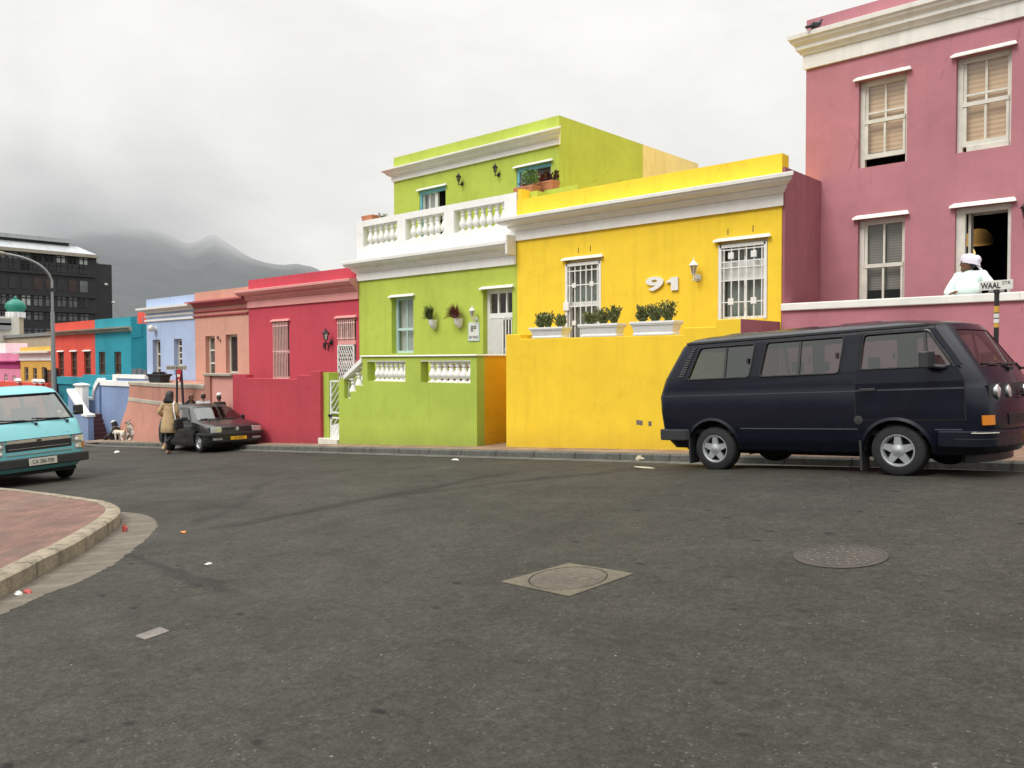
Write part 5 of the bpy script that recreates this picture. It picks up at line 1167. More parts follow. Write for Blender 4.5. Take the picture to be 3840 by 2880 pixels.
# pigeon
px_, pz_ = PY(3058,98,YP-.2); Pg = skin_mb({'body':((0,0,.10),(.075,.07)),'chest':((.09,0,.14),(.065,.06)),'neck':((.13,0,.20),(.035,.035)),'head':((.145,0,.245),(.03,.03)),'beak':((.185,0,.24),(.008,.008)),'rump':((-.12,0,.075),(.045,.04)),'tail':((-.26,0,.03),(.018,.035))},[('body','chest'),('chest','neck'),('neck','head'),('head','beak'),('body','rump'),('rump','tail')],'body')
for yv in (-.025,.025): Pg.tube([(.02,yv,.06),(.025,yv,.004),(.06,yv,.004)], .006, 5)
Pg.xf(Matrix.Translation((px_,YP-.2,zc+.001)) @ Matrix.Rotation(radians(55),4,'Z') @ Matrix.Scale(.85,4)); single('pigeon', Pg, plain('dark_feathers', (.025,.024,.028), .6), 'dark pigeon perched on the cornice of the pink house', 'bird', (px_,YP-.2,zc), smooth=80)

# ------------------------------------------------------------------ houses further down the street
YD = 16.2
def far_house(name, lab, pl, pr, ytop, wm, ops, base=-5., depth=7, rz=.3):
    a = XF(pl,YD,1350); b_ = XF(pr,YD,1350); zt = sum(PY(p[0],p[1],YD)[1] for p in ytop)/len(ytop)
    H = thing(name, lab, 'house', ((a+b_)/2,YD,-2)); mb = MB(); oo = [op(YD,*o) if not isinstance(o[0],float) else o for o in ops]
    body(mb, a, b_, base, zt, YD, depth, oo, .12, rz); part('wall', mb, M[wm], H); return H, a, b_, zt, oo
H, a, b_, zt, oo = far_house('teal_house','teal house with beige cornice on the corner beyond the blue house',357.6,492,[(360,1198),(490,1188)],'teal',
    [((370,1320),(394,1319),None,(370,1405)),((428,1319),(454,1319),None,(428,1405))])
TX = b_
for i, o in enumerate(oo): window(H, o, YD, M['brown'], 1, (.5,), 'glassb', .11, .10, None, 'window' if i else 'door')
za, zz = ZF(YD-.2,(359,1249),(480,1240)), ZF(YD-.3,(359,1231),(500,1222))
mb = MB(); cornice(mb, a+.002, b_, YD, [(.06,za),(.09,za+.08),(.20,za+.12),(.30,zz-.06),(.32,zz)], 0., 1.); part('cornice', mb, M['capstone'], H)
mb = MB(); mb.box(XF(517,YD+2.2,1180),XF(552,YD+2.2,1180),YD+2.2,YD+3.,zt-.9,ZF(YD+2.2,(535,1170))); part('chimney', mb, M['coral'], H)
mb = MB(); mb.tube([(b_+.04,YD+.55,zt),(b_+.04,YD+.55,za-.2),(b_+.04,YD+.05,za-.3)], .022, 6); part('rain_pipe', mb, M['teal'], H)
H, a, b_, zt, oo = far_house('coral_house','coral red house with three tall windows beside the teal house',203,357.4,[(205,1212),(355,1201)],'coral',
    [((218,1320),(239,1319),None,(218,1412)),((266,1319),(288,1318),None,(266,1412)),((315,1318),(340,1317),None,(316,1406))])
for o in oo: d = window(H, o, YD, M['brown'], 1, (.33,.66), 'glassb', .11, .08, M['trim'], 'window')
za, zz = ZF(YD-.2,(205,1258),(355,1249)), ZF(YD-.3,(205,1243),(355,1231))
mb = MB(); cornice(mb, a, b_-.002, YD, [(.06,za),(.09,za+.08),(.20,za+.12),(.30,zz-.06),(.32,zz)], 1., 0.); part('cornice', mb, M['capstone'], H)
H, a, b_, zt, oo = far_house('ochre_house','ochre yellow house with white cornice seen beyond the street lamp',76,194,[(80,1301),(190,1299)],'ochre',
    [((91,1377),(106,1376),None,(91,1429)),((123,1380),(138,1379),None,(123,1430)),((156,1377),(172,1376),None,(156,1430))])
for o in oo: window(H, o, YD, M['steel'], 1, (.5,), 'glassb', .11, .08, None, 'window')
za, zz = ZF(YD-.1,(80,1352),(190,1352)), ZF(YD-.3,(80,1317),(190,1317))
mb = MB(); cornice(mb, a, b_, YD, [(.05,za),(.05,za+.35),(.16,za+.42),(.16,za+.52),(.30,zz-.10),(.32,zz)], 1., 1.); part('cornice', mb, M['white'], H)
H, a, b_, zt, oo = far_house('bubblegum_house','bubblegum pink house with magenta band at the left edge',-150,75.8,[(5,1324),(70,1323)],'bubble',
    [((16,1402),(27,1401),None,(16,1430)),((46,1409),(60,1408),None,(46,1426))])
for o in oo: window(H, o, YD, M['trim_old'], 1, (.5,), 'glassb', .1, .08, None, 'window')
za, zz = ZF(YD,(5,1380),(70,1379)), ZF(YD,(5,1353),(70,1352))
mb = MB(); cornice(mb, a, b_, YD, [(.05,za),(.05,zz-.15),(.22,zz-.08),(.22,zz)], 0., 0.); part('band', mb, M['magenta'], H)
mb = MB(); xq = XF(22,YD+.6,1315); mb.box(xq-1,xq+1,YD+.3,YD+1.5,zt-.2,zt+.62); part('parapet_block', mb, M['white'], H)
YG = 24.
a, b_ = XF(-120,YG,1250), XF(197,YG,1250); zt = ZF(YG,(5,1259),(190,1246))
Bz = thing('beige_building', 'long beige flat roofed building behind the ochre and pink houses', 'building', ((a+b_)/2,YG,-2)); mb = MB(); mb.box(a,b_,YG,YG+9,-6,zt-.25); part('wall', mb, M['beige'], Bz)
mb = MB(); mb.box(a-.1,b_+.1,YG-.15,YG+9.1,zt-.248,zt); part('roof_edge', mb, M['steel'], Bz)
# low walls in front of them
def low_wall(name, lab, pl, pr, yt, Y, m, capm=None, caph=.1, zt=None):
    a, b_ = XF(pl,Y,1440), XF(pr,Y,1440); z = ZF(Y,*yt); r = thing(name, lab, 'wall', ((a+b_)/2,Y,-2.4)); mb = MB(); mb.box(a,b_,Y,Y+.25,-5,z-(caph if capm else 0)); part('wall', mb, M[m], r)
    if capm: mb = MB(); mb.box(a-.04,b_+.04,Y-.06,Y+.31,z-caph+.002,z); part('coping', mb, M[capm], r)
    return r, a, b_, z
low_wall('garden_wall','dark teal garden wall under the coral house windows',220,316,((225,1414),(310,1413)),14.9,'teal_d','teal',.35)
low_wall('garden_wall','bright teal garden wall in front of the teal house',316.4,440,((320,1407),(430,1406)),14.6,'teal','teal',.55)
r, a, b_, z = low_wall('garden_wall','low coral red wall with white pyramid caps at the left',-160,175,((5,1433),(170,1433)),14.2,'coral')
for px in (59,123,145):
    x = XF(px,14.0,1440); mb = MB(); mb.box(x-.17,x+.17,14.05,14.19,z-.03,z+.06); mb.prism([(x-.25,z+.062),(x+.25,z+.062),(x+.25,z+.09),(x,z+.19),(x-.25,z+.09)], 'y', 14.0, 14.2); part('pier', mb, M['white'], r)
x0, x1 = XF(279,13.7,1460), XF(311,13.7,1460); zt = ZF(13.7,(294,1446)); zp = ZF(13.7,(294,1436))
r = thing('gate_pillar', 'white gate pillar with a shallow pyramid cap before the teal walls', 'pillar', ((x0+x1)/2,13.7,-2))
mb = MB(); mb.box(x0+.06,x1-.06,13.7,13.95,-4,zt); part('shaft', mb, M['white'], r)
mb = MB(); xm = (x0+x1)/2; mb.rings([[(x0,13.64,zt+.002),(x1,13.64,zt+.002),(x1,14.0,zt+.002),(x0,14.0,zt+.002)],[(x0,13.64,zt+.06),(x1,13.64,zt+.06),(x1,14.0,zt+.06),(x0,14.0,zt+.06)],[(xm-.05,13.8,zp),(xm+.05,13.8,zp),(xm+.05,13.85,zp),(xm-.05,13.85,zp)]]); part('cap', mb, M['white'], r)
x0, x1 = XF(175,15.4,1410), XF(220,15.4,1410); r = thing('dark_gate', 'dark brown solid driveway gate behind the street lamp post', 'gate', ((x0+x1)/2,15.4,-2.5)); mb = MB(); mb.box(x0,x1,15.4,15.5,-5,ZF(15.4,(180,1387))); part('gate_panel', mb, M['brown'], r)
for x in (x0, x1-.1): mb = MB(); mb.box(x,x+.1,15.3,15.39,-5,ZF(15.4,(180,1387))+.1); part('gate_post', mb, M['black'], r)
x0 = TX+.02; ya, yb_ = PX(494,1390,TX+.03)[0], 18.3; zt = PX(500,1383,TX)[1]; r = thing('plank_fence', 'weathered dark plank fence against the side of the teal house', 'fence', (x0,ya,-2))
for k in range(9): mb = MB(); yq = ya+(yb_-ya)*k/9; mb.box(x0,x0+.05,yq,yq+(yb_-ya)/9-.03,-4,zt+.05*sin(k*2.3)); part('plank', mb, M['steel'], r)
# white wing wall with cap behind the blue garden wall
x0, x1 = XF(430,14.05,1410), XF(549,14.05,1410); r = thing('garden_wall', 'low blue wall with white capping below the teal house side', 'wall', ((x0+x1)/2,14.05,-2)); z = ZF(14.05,(440,1405),(540,1405))
mb = MB(); mb.box(x0,x1,14.05,14.2,-3,z-.15); part('wall', mb, M['blue_t'], r); mb = MB(); mb.box(x0-.05,x1,13.98,14.23,z-.148,z); mb.box(x0-.05,x0+.28,13.98,14.2,z-.6,z-.152); part('coping', mb, M['white'], r)

# ------------------------------------------------------------------ dark office block, dome, street lamp
XO = -150.
def oy(px, py): return PX(px, py, XO)
Y0 = oy(0,1000)[0]-14; Y1 = oy(362,1000)[0]; Y2 = oy(423,1050)[0]
zE = oy(355,957)[1]; zR = oy(345,924)[1]; zRR = oy(345,903)[1]; zS = oy(415,992)[1]; zL = -14.
O = thing('office_block', 'dark glass office block with pale sheet metal roof behind the houses', 'building', (XO,(Y0+Y1)/2,zL))
mb = MB(); mb.box(XO-14,XO,Y0,Y1,zL,zE); mb.box(XO-12,XO-.4,Y1+.002,Y2,zL,zS); part('wall', mb, M['officewall'], O)
mb = MB(); mb.prism([(Y1+.004,zS+.002),(Y2-2,zS+.002),(Y1+.004,zE-1.)], 'x', XO-12, XO-.5); part('side_glazing', mb, M['officemid'], O)
zM = oy(345,922)[1]
mb = MB(); mb.add([(XO+.5,Y0,zE),(XO+.5,Y1+.0,zE),(XO-2.2,Y1-2.2,zR+.0),(XO-2.2,Y0,zR)], [(0,1,2,3)]); mb.add([(XO+.5,Y1,zE),(XO-14,Y1,zE),(XO-12,Y1-2.2,zR),(XO-2.2,Y1-2.2,zR)], [(0,1,2,3)])
mb.box(XO-12,XO-1.6,Y0,Y1-3.4,zR+.40,zR+1.05); part('roof', mb, M['roofsheet'], O)
mb = MB(); mb.box(XO-12,XO-2.1,Y0,Y1-3.7,zR-.5,zR+.39); part('roof_vent', mb, M['officewall'], O)
mb = MB(); mb.box(XO-14,XO+.7,Y0,Y1+.05,zE-.55,zE-.002); part('eaves', mb, M['capstone'], O)
cols = 15; ry = random.Random(9)
def owin(y0, y1, z0, z1, m, name='window', mull=2, x=XO):
    mb = MB(); mb.box(x+.02,x+.08,y0,y1,z0,z1); w_ = part(name, mb, M[m], O)
    if mull:
        q_ = MB()
        for k in range(1, mull): yy = y0+(y1-y0)*k/mull; q_.box(x+.08,x+.16,yy-.08,yy+.08,z0,z1)
        q_.box(x+.08,x+.16,y0,y1,z0+(z1-z0)*.68,z0+(z1-z0)*.68+.16); part('mullion', q_, M['officewall'], w_)
rows = [(oy(340,994)[1],oy(340,959)[1]-.5),(oy(340,1030)[1],oy(340,998)[1]),(oy(340,1098)[1],oy(340,1056)[1]),(oy(340,1155)[1],oy(340,1119)[1]),(oy(340,1206)[1],oy(340,1180)[1]),(oy(340,1262)[1],oy(340,1238)[1])]
for ri, (za, zb_) in enumerate(rows):
    for c in range(cols):
        y0 = Y1-1.0-(c+1)*(Y1-Y0)/16.; y1 = y0+(Y1-Y0)/16.*.70
        if ri == 0: m_ = 'officelight' if c in (0,2,8,11) else 'officemid' if c in (5,6,7) else 'dark'
        elif ri == 1: m_ = 'officeglass' if c < 4 else ('officelight' if c == 10 else ry.choice(['officemid','officeglass','dark']))
        elif ri == 2: m_ = ry.choice(['officebrown','officebrown','officeglass']) if c else 'officemid'
        else: m_ = ry.choice(['officemid','officemid','officemid','officeglass']) if not (ri == 3 and c == 5) else 'officelight'
        owin(y0, y1, za, zb_, m_, mull=2 if ri != 2 else 0)
for py in (1030, 1108, 1165):
    z = oy(340,py)[1]; mb = MB(); mb.box(XO+.01,XO+.35,Y0,Y1-.2,z-.5,z-.1); part('spandrel_ledge', mb, M['officewall'], O)
for px, py in ((394,1067),(421,1135)):
    y, z = oy(px,py); mb = MB(); mb.ell((XO+.4,y,z), (.25,.30,.22), 10, 6); part('floodlight', mb, M['signwhite'], O, smooth=60)
mb = MB(); XD = -85.; yD, zD = PX(58,1144,XD); k = 85/ (3092*.742)  # minaret
pxm = 3092/ (85*.67+yD*.74)   # pixels per metre out there
def mz(py): return PX(58,py,XD)[1]
rD = 35/pxm
Mn = thing('minaret', 'green onion dome on a cream minaret beyond the ochre house', 'tower', (XD,yD,-4))
h = mz(1112)-mz(1170)
mb.lathe([(rD*.80,0),(rD*.84,.05*h),(rD*.80,.08*h),(rD*.97,.22*h),(rD,.36*h),(rD*.93,.52*h),(rD*.72,.66*h),(rD*.42,.77*h),(rD*.20,.84*h),(rD*.13,.90*h),(rD*.22,.93*h),(rD*.10,.97*h),(rD*.02,1.05*h)], (XD,yD,mz(1170)), 24); part('dome', mb, M['domegreen'], Mn, smooth=60)
mb = MB(); mb.lathe([(rD*.78,0),(rD*.78,mz(1170)-mz(1191))], (XD,yD,mz(1191)), 12)
for q_ in range(12): a = 2*pi*q_/12; mb.box(XD+rD*.78*cos(a)-.12,XD+rD*.78*cos(a)+.12,yD+rD*.78*sin(a)-.12,yD+rD*.78*sin(a)+.12,mz(1191),mz(1171))
part('drum', mb, M['whitecloth'], Mn)
w_ = rD*.76; mb = MB(); mb.box(XD-w_*1.3,XD+w_*.75,yD-w_*.75,yD+w_*.75,-6,mz(1191)-.002); part('tower', mb, M['beige'], Mn)
yy, _ = PX(20,1200,XD+3); mb = MB(); mb.box(XD,XD+3,yy-4,yy+1.1,-6,PX(20,1187,XD+3)[1]); part('annex', mb, M['trim_old'], Mn)
for j in range(2): mb = MB(); z = PX(14,1207+17*j,XD+3)[1]; mb.box(XD+3.002,XD+3.25,yy-.6,yy+.4,z-.3,z+.3); part('air_conditioner', mb, M['steel'], Mn)
# overhead cable
ca, cb = (XO+.5, *oy(425,1150)), (XF(530,YD+2.6,1181), YD+2.6, PY(530,1181,YD+2.6)[1])
mb = MB(); mb.tube([tuple(a+(b-a)*k/12+(0 if i < 2 else -2.2*4*(k/12)*(1-k/12)*.35) for i, (a, b) in enumerate(zip(ca, cb))) for k in range(13)], .03, 5); single('overhead_cable', mb, M['black'], 'thin overhead cable running from the dark office block to the red chimney', 'cable', cb)
# street lamp
YL = 14.0; XLp = XF(199,YL,1300); zg = G(XLp,YL)
SL = thing('street_lamp', 'tall grey street lamp with a curved arm at the left', 'street lamp', (XLp,YL,zg))
zk = PY(188,1031,YL)[1]
arm = [(XLp,YL,zg),(XLp,YL,zk-.9)]
path = [(XLp,YL,zk-1.6+.2*i) for i in range(6)]
def bez(p0, p1, p2, n=12): return [tuple((1-t)**2*a+2*t*(1-t)*b+t*t*c for a, b, c in zip(p0,p1,p2)) for t in [i/n for i in range(n+1)]]
yE, zEq = PX(20,952,XLp)
mb = MB(); mb.tube([(XLp,YL,zg),(XLp,YL,zk-1.7)], [.115,.085], 12); part('pole', mb, M['steel'], SL, smooth=60)
mb = MB(); mb.tube([(XLp,YL,zk-1.699),(XLp,YL,zk-.6)]+bez((XLp,YL,zk-.3),(XLp,YL-.25,zEq-.12),(XLp,yE,zEq)), .055, 10); part('arm', mb, M['steel'], SL, smooth=60)
mb = MB(); mb.lathe([(.095,0),(.095,.14)], (XLp,YL,PY(197,1092,YL)[1]), 10); part('clamp', mb, M['black'], SL)
mb = MB(); mb.ell((XLp,yE-.42,zEq+.02), (.16,.48,.10), 12, 8); part('lamp_head', mb, M['capstone'], SL, smooth=60)

# ------------------------------------------------------------------ street name signs
YS = 12.75; xs_ = XF(3736,YS,1250); xs_ = XF(3736,YS,1250)
S = thing('street_sign', 'WAAL STR name plate on a black and yellow banded post', 'street sign', (xs_,YS,G(xs_,YS)+.125))
def zs(py, px=3738): return PY(px,py,YS)[1]
rp_ = .031
mb = MB(); mb.lathe([(rp_,G(xs_,YS)+.1-zs(1100)),(rp_,0),(rp_*1.35,.001),(rp_*1.35,zs(1086)-zs(1100))], (xs_,YS,zs(1100)), 14); part('post', mb, M['ink'], S, smooth=40)
for y0, y1, m_ in ((1172,1148,'yellowpaint'),(1228,1212,'yellowpaint'),(1350,1313,'yellowpaint'),(1470,1430,'yellowpaint')):
    mb = MB(); mb.lathe([(rp_+.002,zs(y0)-zs(y1)),(rp_+.002,0)], (xs_,YS,zs(y1)), 14); part('band', mb, M[m_], S, smooth=40)
for y0, y1 in ((1192,1176),(1211,1196)): mb = MB(); mb.lathe([(rp_+.003,zs(y0)-zs(y1)),(rp_+.003,0)], (xs_,YS,zs(y1)), 14); part('sticker', mb, M['whitelit'], S, smooth=40)
xa_, xb_ = XF(3673,YS,1070), XF(3799,YS,1066); z0, z1 = ZF(YS,(3674,1091),(3799,1083)), ZF(YS,(3672,1055),(3799,1048))
mb = MB(); mb.box(xa_,xb_,YS-.012,YS+.012,z0,z1); part('plate', mb, M['signwhite'], S, bevel=.003)
mb = MB(); mb.box(xs_-.09,xs_+.09,YS-.02,YS+.02,z0-.03,z0-.001); part('bracket', mb, M['steel'], S)
wd, ht = xb_-xa_, z1-z0
part('lettering', fit_text('WAAL', xa_+wd*.045, xa_+wd*.64, z0+ht*.15, z0+ht*.80, YS-.014, .001, .03), M['ink'], S)
part('lettering', fit_text('STR', xa_+wd*.69, xa_+wd*.94, z0+ht*.54, z0+ht*.87, YS-.014, .001), M['ink'], S)
YS = 12.35; xs_ = XF(660,YS,1430); S = thing('street_sign', 'narrow VAN DER MEULEN street name sign on a dark post', 'street sign', (xs_,YS,G(xs_,YS)+.1))
z0, z1 = ZF(YS,(660,1387)), ZF(YS,(660,1373)); xa_, xb_ = XF(625,YS,1380), XF(701,YS,1380)
mb = MB(); mb.tube([(xs_-.06,YS+.03,G(xs_,YS)+.1),(xs_+.02,YS+.03,z1)], .035, 8); part('post', mb, M['blackplastic'], S, smooth=60)
mb = MB(); mb.box(xa_,xb_,YS-.015,YS-.006,z0,z1+.015); part('plate', mb, M['capstone'], S)
part('lettering', fit_text('VAN DER MEULEN ST', xa_+.02, xb_-.02, z0+.02, z1-.01, YS-.017, .001, .01), M['ink'], S)
x2 = XF(682,YS,1430); S = thing('sign_post', 'dark leaning post with a red plate beside the street name sign', 'sign post', (x2,YS,G(x2,YS)+.1))
mb = MB(); xt = XF(679,YS,1386); xb_ = XF(688,YS,1525); mb.tube([(xb_+.08,YS,G(x2,YS)+.1),(xb_,YS,PY(688,1525,YS)[1]),(xt,YS,PY(679,1386,YS)[1])], .042, 8); part('post', mb, plain('purple_black_paint', (.035,.022,.03), .6), S, smooth=60)
xr0, xr1 = XF(665,YS-.05,1400), XF(679,YS-.05,1400); zz = lambda py: PY(672,py,YS-.05)[1]
mb = MB(); mb.prism([(xr0+.02,zz(1410)),(xr0+.06,zz(1432)),(xr1-.06,zz(1432)),(xr1-.01,zz(1410)),(xr1+.03,zz(1394)),(xr1-.03,zz(1384)),(xr0+.05,zz(1384)),(xr0-.03,zz(1394))], 'y', YS-.07, YS-.05); part('red_plate', mb, M['redpaint'], S)
mb = MB(); xm = (xr0+xr1)/2; mb.box(xm-.09,xm+.09,YS-.075,YS-.069,zz(1413),zz(1404)); mb.box(xm-.03,xm+.03,YS-.075,YS-.069,zz(1430),zz(1423)); part('white_panel', mb, M['signwhite'], S)
# ------------------------------------------------------------------ vehicles
class Shell:
    """a car body as a stack of plan outlines: (z, x_rear, x_front, half width, rear corner radius, front corner radius)"""
    def __init__(s, levels, B=0.): s.L = levels; s.B = B
    def at(s, z):
        L = s.L
        if z <= L[0][0]: return L[0]
        for a, b in zip(L, L[1:]):
            if a[0] <= z <= b[0]:
                t = (z-a[0])/(b[0]-a[0]); return tuple(p+(q-p)*t for p, q in zip(a, b))
        return L[-1]
    def outline(s, z, o=0., n=6):
        _, xr, xf, w, rr, rf = s.at(z); xr -= o; xf += o; w += o; out = []
        bulge = .05
        for (cx, cy, r, a0) in ((xf-rf,w-rf,rf,90),(xf-rf,-w+rf,rf,0),(xr+rr,-w+rr,rr,270),(xr+rr,w-rr,rr,180)):
            for k in range(n+1):
                a = radians(a0-90*k/n); out.append((cx+r*cos(a), cy+r*sin(a)))
            if a0 == 90 and s.B: out += [(xf, (w-rf)*(1-2*k/12)) for k in range(1, 12)]
        if s.B: out = [(x-s.B*(y/w)**2*ss(xf-.9, xf-.3, x), y) for x, y in out]
        return out                       # starts at left front, goes clockwise
    def w(s, z): return s.at(z)[3]
    def xf(s, z, y=0.):
        _, xr, xf, w, rr, rf = s.at(z); d = abs(y)-(w-rf); b_ = s.B*(y/w)**2; return (xf if d <= 0 else xf-rf+sqrt(max(rf*rf-d*d,0)))-b_
    def loft(s, o=0., z0=None, z1=None):
        zs_ = [l[0] for l in s.L]; z0 = zs_[0] if z0 is None else z0; z1 = zs_[-1] if z1 is None else z1
        zz = [z0]+[z for z in zs_ if z0+.005 < z < z1-.005]+[z1]
        mb = MB(); mb.rings([[(x,y,z) for x, y in s.outline(z, o)] for z in zz]); return mb
    def wrap(s, mb, z0, z1, o0, o1, keep, nz=1):
        """a solid strip that follows the outline where keep(x, y) holds"""
        def dense(o):
            P = s.outline((z0+z1)/2, o, 10); out = []
            for a, b in zip(P, P[1:]+P[:1]):
                L0 = hypot(b[0]-a[0], b[1]-a[1]); m = 24 if L0 > .35 else 1
                out += [(a[0]+(b[0]-a[0])*k/m, a[1]+(b[1]-a[1])*k/m) for k in range(m)]
            return out
        P0, P1 = dense(o0), dense(o1)
        n = min(len(P0), len(P1)); ok = [keep(*P1[i]) for i in range(n)]; st = next((i for i in range(n) if not ok[i]), 0); run = []
        for q in list(range(st, st+n))+[st]:
            i = q % n
            if ok[i]: run.append(i)
            else:
                if len(run) > 1: mb.rings([[(*P0[k],z0),(*P1[k],z0),(*P1[k],z1),(*P0[k],z1)] for k in run])
                run = []
        return mb
    def strip(s, mb, z, h, o, x0, x1, side):
        n = 24
        for k in range(n):
            a, b = x0+(x1-x0)*k/n, x0+(x1-x0)*(k+1)/n; y = side*(s.w(z)+o); yi = side*(s.w(z)-.01)
            mb.hexa([(a,yi,z-h),(b,yi,z-h),(b,y,z-h),(a,y,z-h),(a,yi,z+h),(b,yi,z+h),(b,y,z+h),(a,y,z+h)])
def roundpoly(P, r, n=4):
    out = []
    for i in range(len(P)):
        a, b, c = Vector(P[i-1]), Vector(P[i]), Vector(P[(i+1)%len(P)])
        u, v = (a-b).normalized(), (c-b).normalized(); p, q = b+u*r, b+v*r
        for k in range(n+1):
            t = k/n; out.append(tuple((1-t)**2*p+2*t*(1-t)*b+t*t*q))
    return out
def wheel(parent, x, y, z, R_, wd, side, rimr, spokes=True, steel=False):
    mb = MB(); h = wd/2
    mb.lathe([(rimr,-h),(R_*.90,-h),(R_*.97,-h*.82),(R_,-h*.5),(R_,h*.5),(R_*.97,h*.82),(R_*.90,h),(rimr,h),(rimr-.01,h-.02),(rimr-.01,-h+.02),(rimr,-h)], (x,y,z), 48, 'y', False)
    wl = part('wheel', mb, M['rubber'], parent, smooth=40)
    f = y+side*(h-.012); m2 = MB()
    m2.lathe([(rimr-.02,side*-.03),(rimr,side*-.0),(rimr+.004,side*.006),(rimr-.012,side*.008),(rimr-.028,side*-.01),(rimr-.034,side*-.045)], (x,f,z), 36, 'y', False)
    if spokes:
        for k in range(5):
            a = 2*pi*k/5+pi/2; c, s_ = cos(a), sin(a); P = []
            for yy in (-.045, -.005):
                for (r_, hw) in ((.04,.048),(rimr-.025,.032)):
                    P += [(x+r_*c-hw*s_, f+side*yy, z+r_*s_+hw*c),(x+r_*c+hw*s_, f+side*yy, z+r_*s_-hw*c)]
            m2.hexa([P[0],P[1],P[3],P[2],P[4],P[5],P[7],P[6]])
        m2.lathe([(.07,side*-.04),(.07,side*.0),(.045,side*.006),(.03,side*.014),(.002,side*.016)], (x,f,z), 18, 'y')
    else:
        m2.lathe([(rimr-.03,side*-.03),(rimr*.62,side*-.025),(rimr*.55,side*-.0),(rimr*.25,side*.005),(rimr*.2,side*.02),(.002,side*.022)], (x,f,z), 24, 'y')
        for k in range(8):
            a = 2*pi*k/8; m2.ell((x+rimr*.72*cos(a), f+side*-.022, z+rimr*.72*sin(a)), (.012,.006,.012), 6, 4)
    part('rim', m2, M['steel'] if steel else M['alloy'], wl, smooth=40)
    d = MB(); d.lathe([(rimr-.02,side*-.055),(.002,side*-.055)], (x,f,z), 20, 'y'); part('brake_drum', d, M['dark'], wl)
    return wl
def gasket(mb, P, Y, r):
    n = len(P); pts = [(x, Y(z), z) for x, z in P]
    mb.tube(pts+[pts[0],pts[1]], r, 6, False)
def frame_mat(O, ax, lf, uz): return Matrix(((ax[0],lf[0],uz[0],O[0]),(ax[1],lf[1],uz[1],O[1]),(ax[2],lf[2],uz[2],O[2]),(0,0,0,1)))
def vframe(rear, front):
    ax = Vector(front)-Vector(rear); L = ax.length; ax.normalize(); lf = Vector((-ax.y,ax.x,0)).normalized(); uz = ax.cross(lf); return ax, lf, uz, L

# ---- dark blue passenger van
rc, fc = PG(2684,1768), PG(3372,1790); hv = radians(-4.5); WB = 2.36; _a, _b = ray(3372,1790), ray(2684,1768); _f = (cos(hv), sin(hv)); _d = _a[0]*-_b[1]+_b[0]*_a[1]
_t1 = (WB*_f[0]*-_b[1]+_b[0]*WB*_f[1])/_d; _t2 = (_a[0]*WB*_f[1]-_a[1]*WB*_f[0])/_d
rc = (_b[0]*_t2, _b[1]*_t2, CZ+_b[2]*_t2); fc = (_a[0]*_t1, _a[1]*_t1, CZ+_a[2]*_t1-.037)
ax, lf, uz, _ = vframe(rc, fc)
VO = Vector(rc)+lf*.83+Vector((0,0,.012))
def vs(px, py, y=-.86):                    # measured point on the near side of the van
    d = Vector(ray(px,py)); o = VO+lf*y-Vector((0,0,CZ)); t = lf.dot(o)/lf.dot(d); p = d*t-o; return (p.dot(ax), p.dot(uz))
V = thing('passenger_van', 'dark navy passenger van with five spoke alloy wheels parked at the kerb', 'van', mat=frame_mat(VO, ax, lf, uz) @ Matrix.Diagonal((1,1,.965,1)))
sh = Shell([(.30,-.70,3.30,.79,.12,.14),(.42,-.79,3.40,.85,.14,.15),(.58,-.84,3.43,.875,.14,.16),(.80,-.865,3.425,.885,.14,.16),(1.03,-.87,3.39,.885,.14,.17),(1.05,-.865,3.38,.878,.14,.17),(1.12,-.84,3.35,.878,.14,.17),(1.27,-.79,3.275,.862,.14,.16),(1.72,-.54,2.985,.768,.14,.15),(1.755,-.50,2.95,.752,.14,.15),(1.77,-.49,2.94,.758,.14,.15),(1.785,-.47,2.91,.745,.14,.16),(1.82,-.38,2.74,.69,.14,.25),(1.85,-.22,2.55,.58,.12,.2),(1.868,.05,2.25,.40,.1,.12)], .17)
me = sh.loft().mesh('body')
WR = [(-.20,1.695),(.63,1.695),(.57,1.255),(-.365,1.255)]; WM = [(.78,1.70),(1.79,1.70),(1.74,1.255),(.71,1.255)]; WF = [(2.01,1.70),(2.715,1.70),(2.985,1.285),(1.98,1.285)]
wins = [roundpoly(p, .05) for p in (WR,WM,WF)]
cuts = [sh.loft(-.035, .50, 1.83)]
for p in wins: c = MB(); c.prism(p, 'y', -1.3, 1.3); cuts.append(c)
c = MB(); c.hexa([(2.6,-.64,1.265),(3.6,-.64,1.265),(3.6,.64,1.265),(2.6,.64,1.265),(2.5,-.53,1.70),(3.6,-.53,1.70),(3.6,.53,1.70),(2.5,.53,1.70)]); cuts.append(c)
c = MB(); c.hexa([(-1.2,-.62,1.26),(0.,-.62,1.26),(0.,.62,1.26),(-1.2,.62,1.26),(-1.2,-.55,1.66),(0,-.55,1.66),(0,.55,1.66),(-1.2,.55,1.66)]); cuts.append(c)
for wx in (0, WB):
    for s in (-1, 1): c = MB(); c.lathe([(.375,0),(.375,.55)], (wx,.5 if s > 0 else -1.05,.315), 28, 'y'); cuts.append(c)
me = boolean(me, cuts); me.polygons.foreach_set('use_smooth', [True]*len(me.polygons)); me.set_sharp_from_angle(angle=radians(32))
part('body', me, M['navy'], V)
mb = MB(); mb.box(-.62,3.10,-.56,.56,.26,.49); mb.box(-.3,3.0,-.3,.3,.20,.27); part('underbody', mb, M['dark'], V)
for wx in (0, WB):
    for s in (-1, 1): mb = MB(); mb.rings([[(wx+.372*cos(a),yy,.315+.372*sin(a)) for yy in (s*.71-.14,s*.71+.14)] for a in [pi*k/16 for k in range(17)]], False, False); part('wheel_well', mb, M['dark'], V)
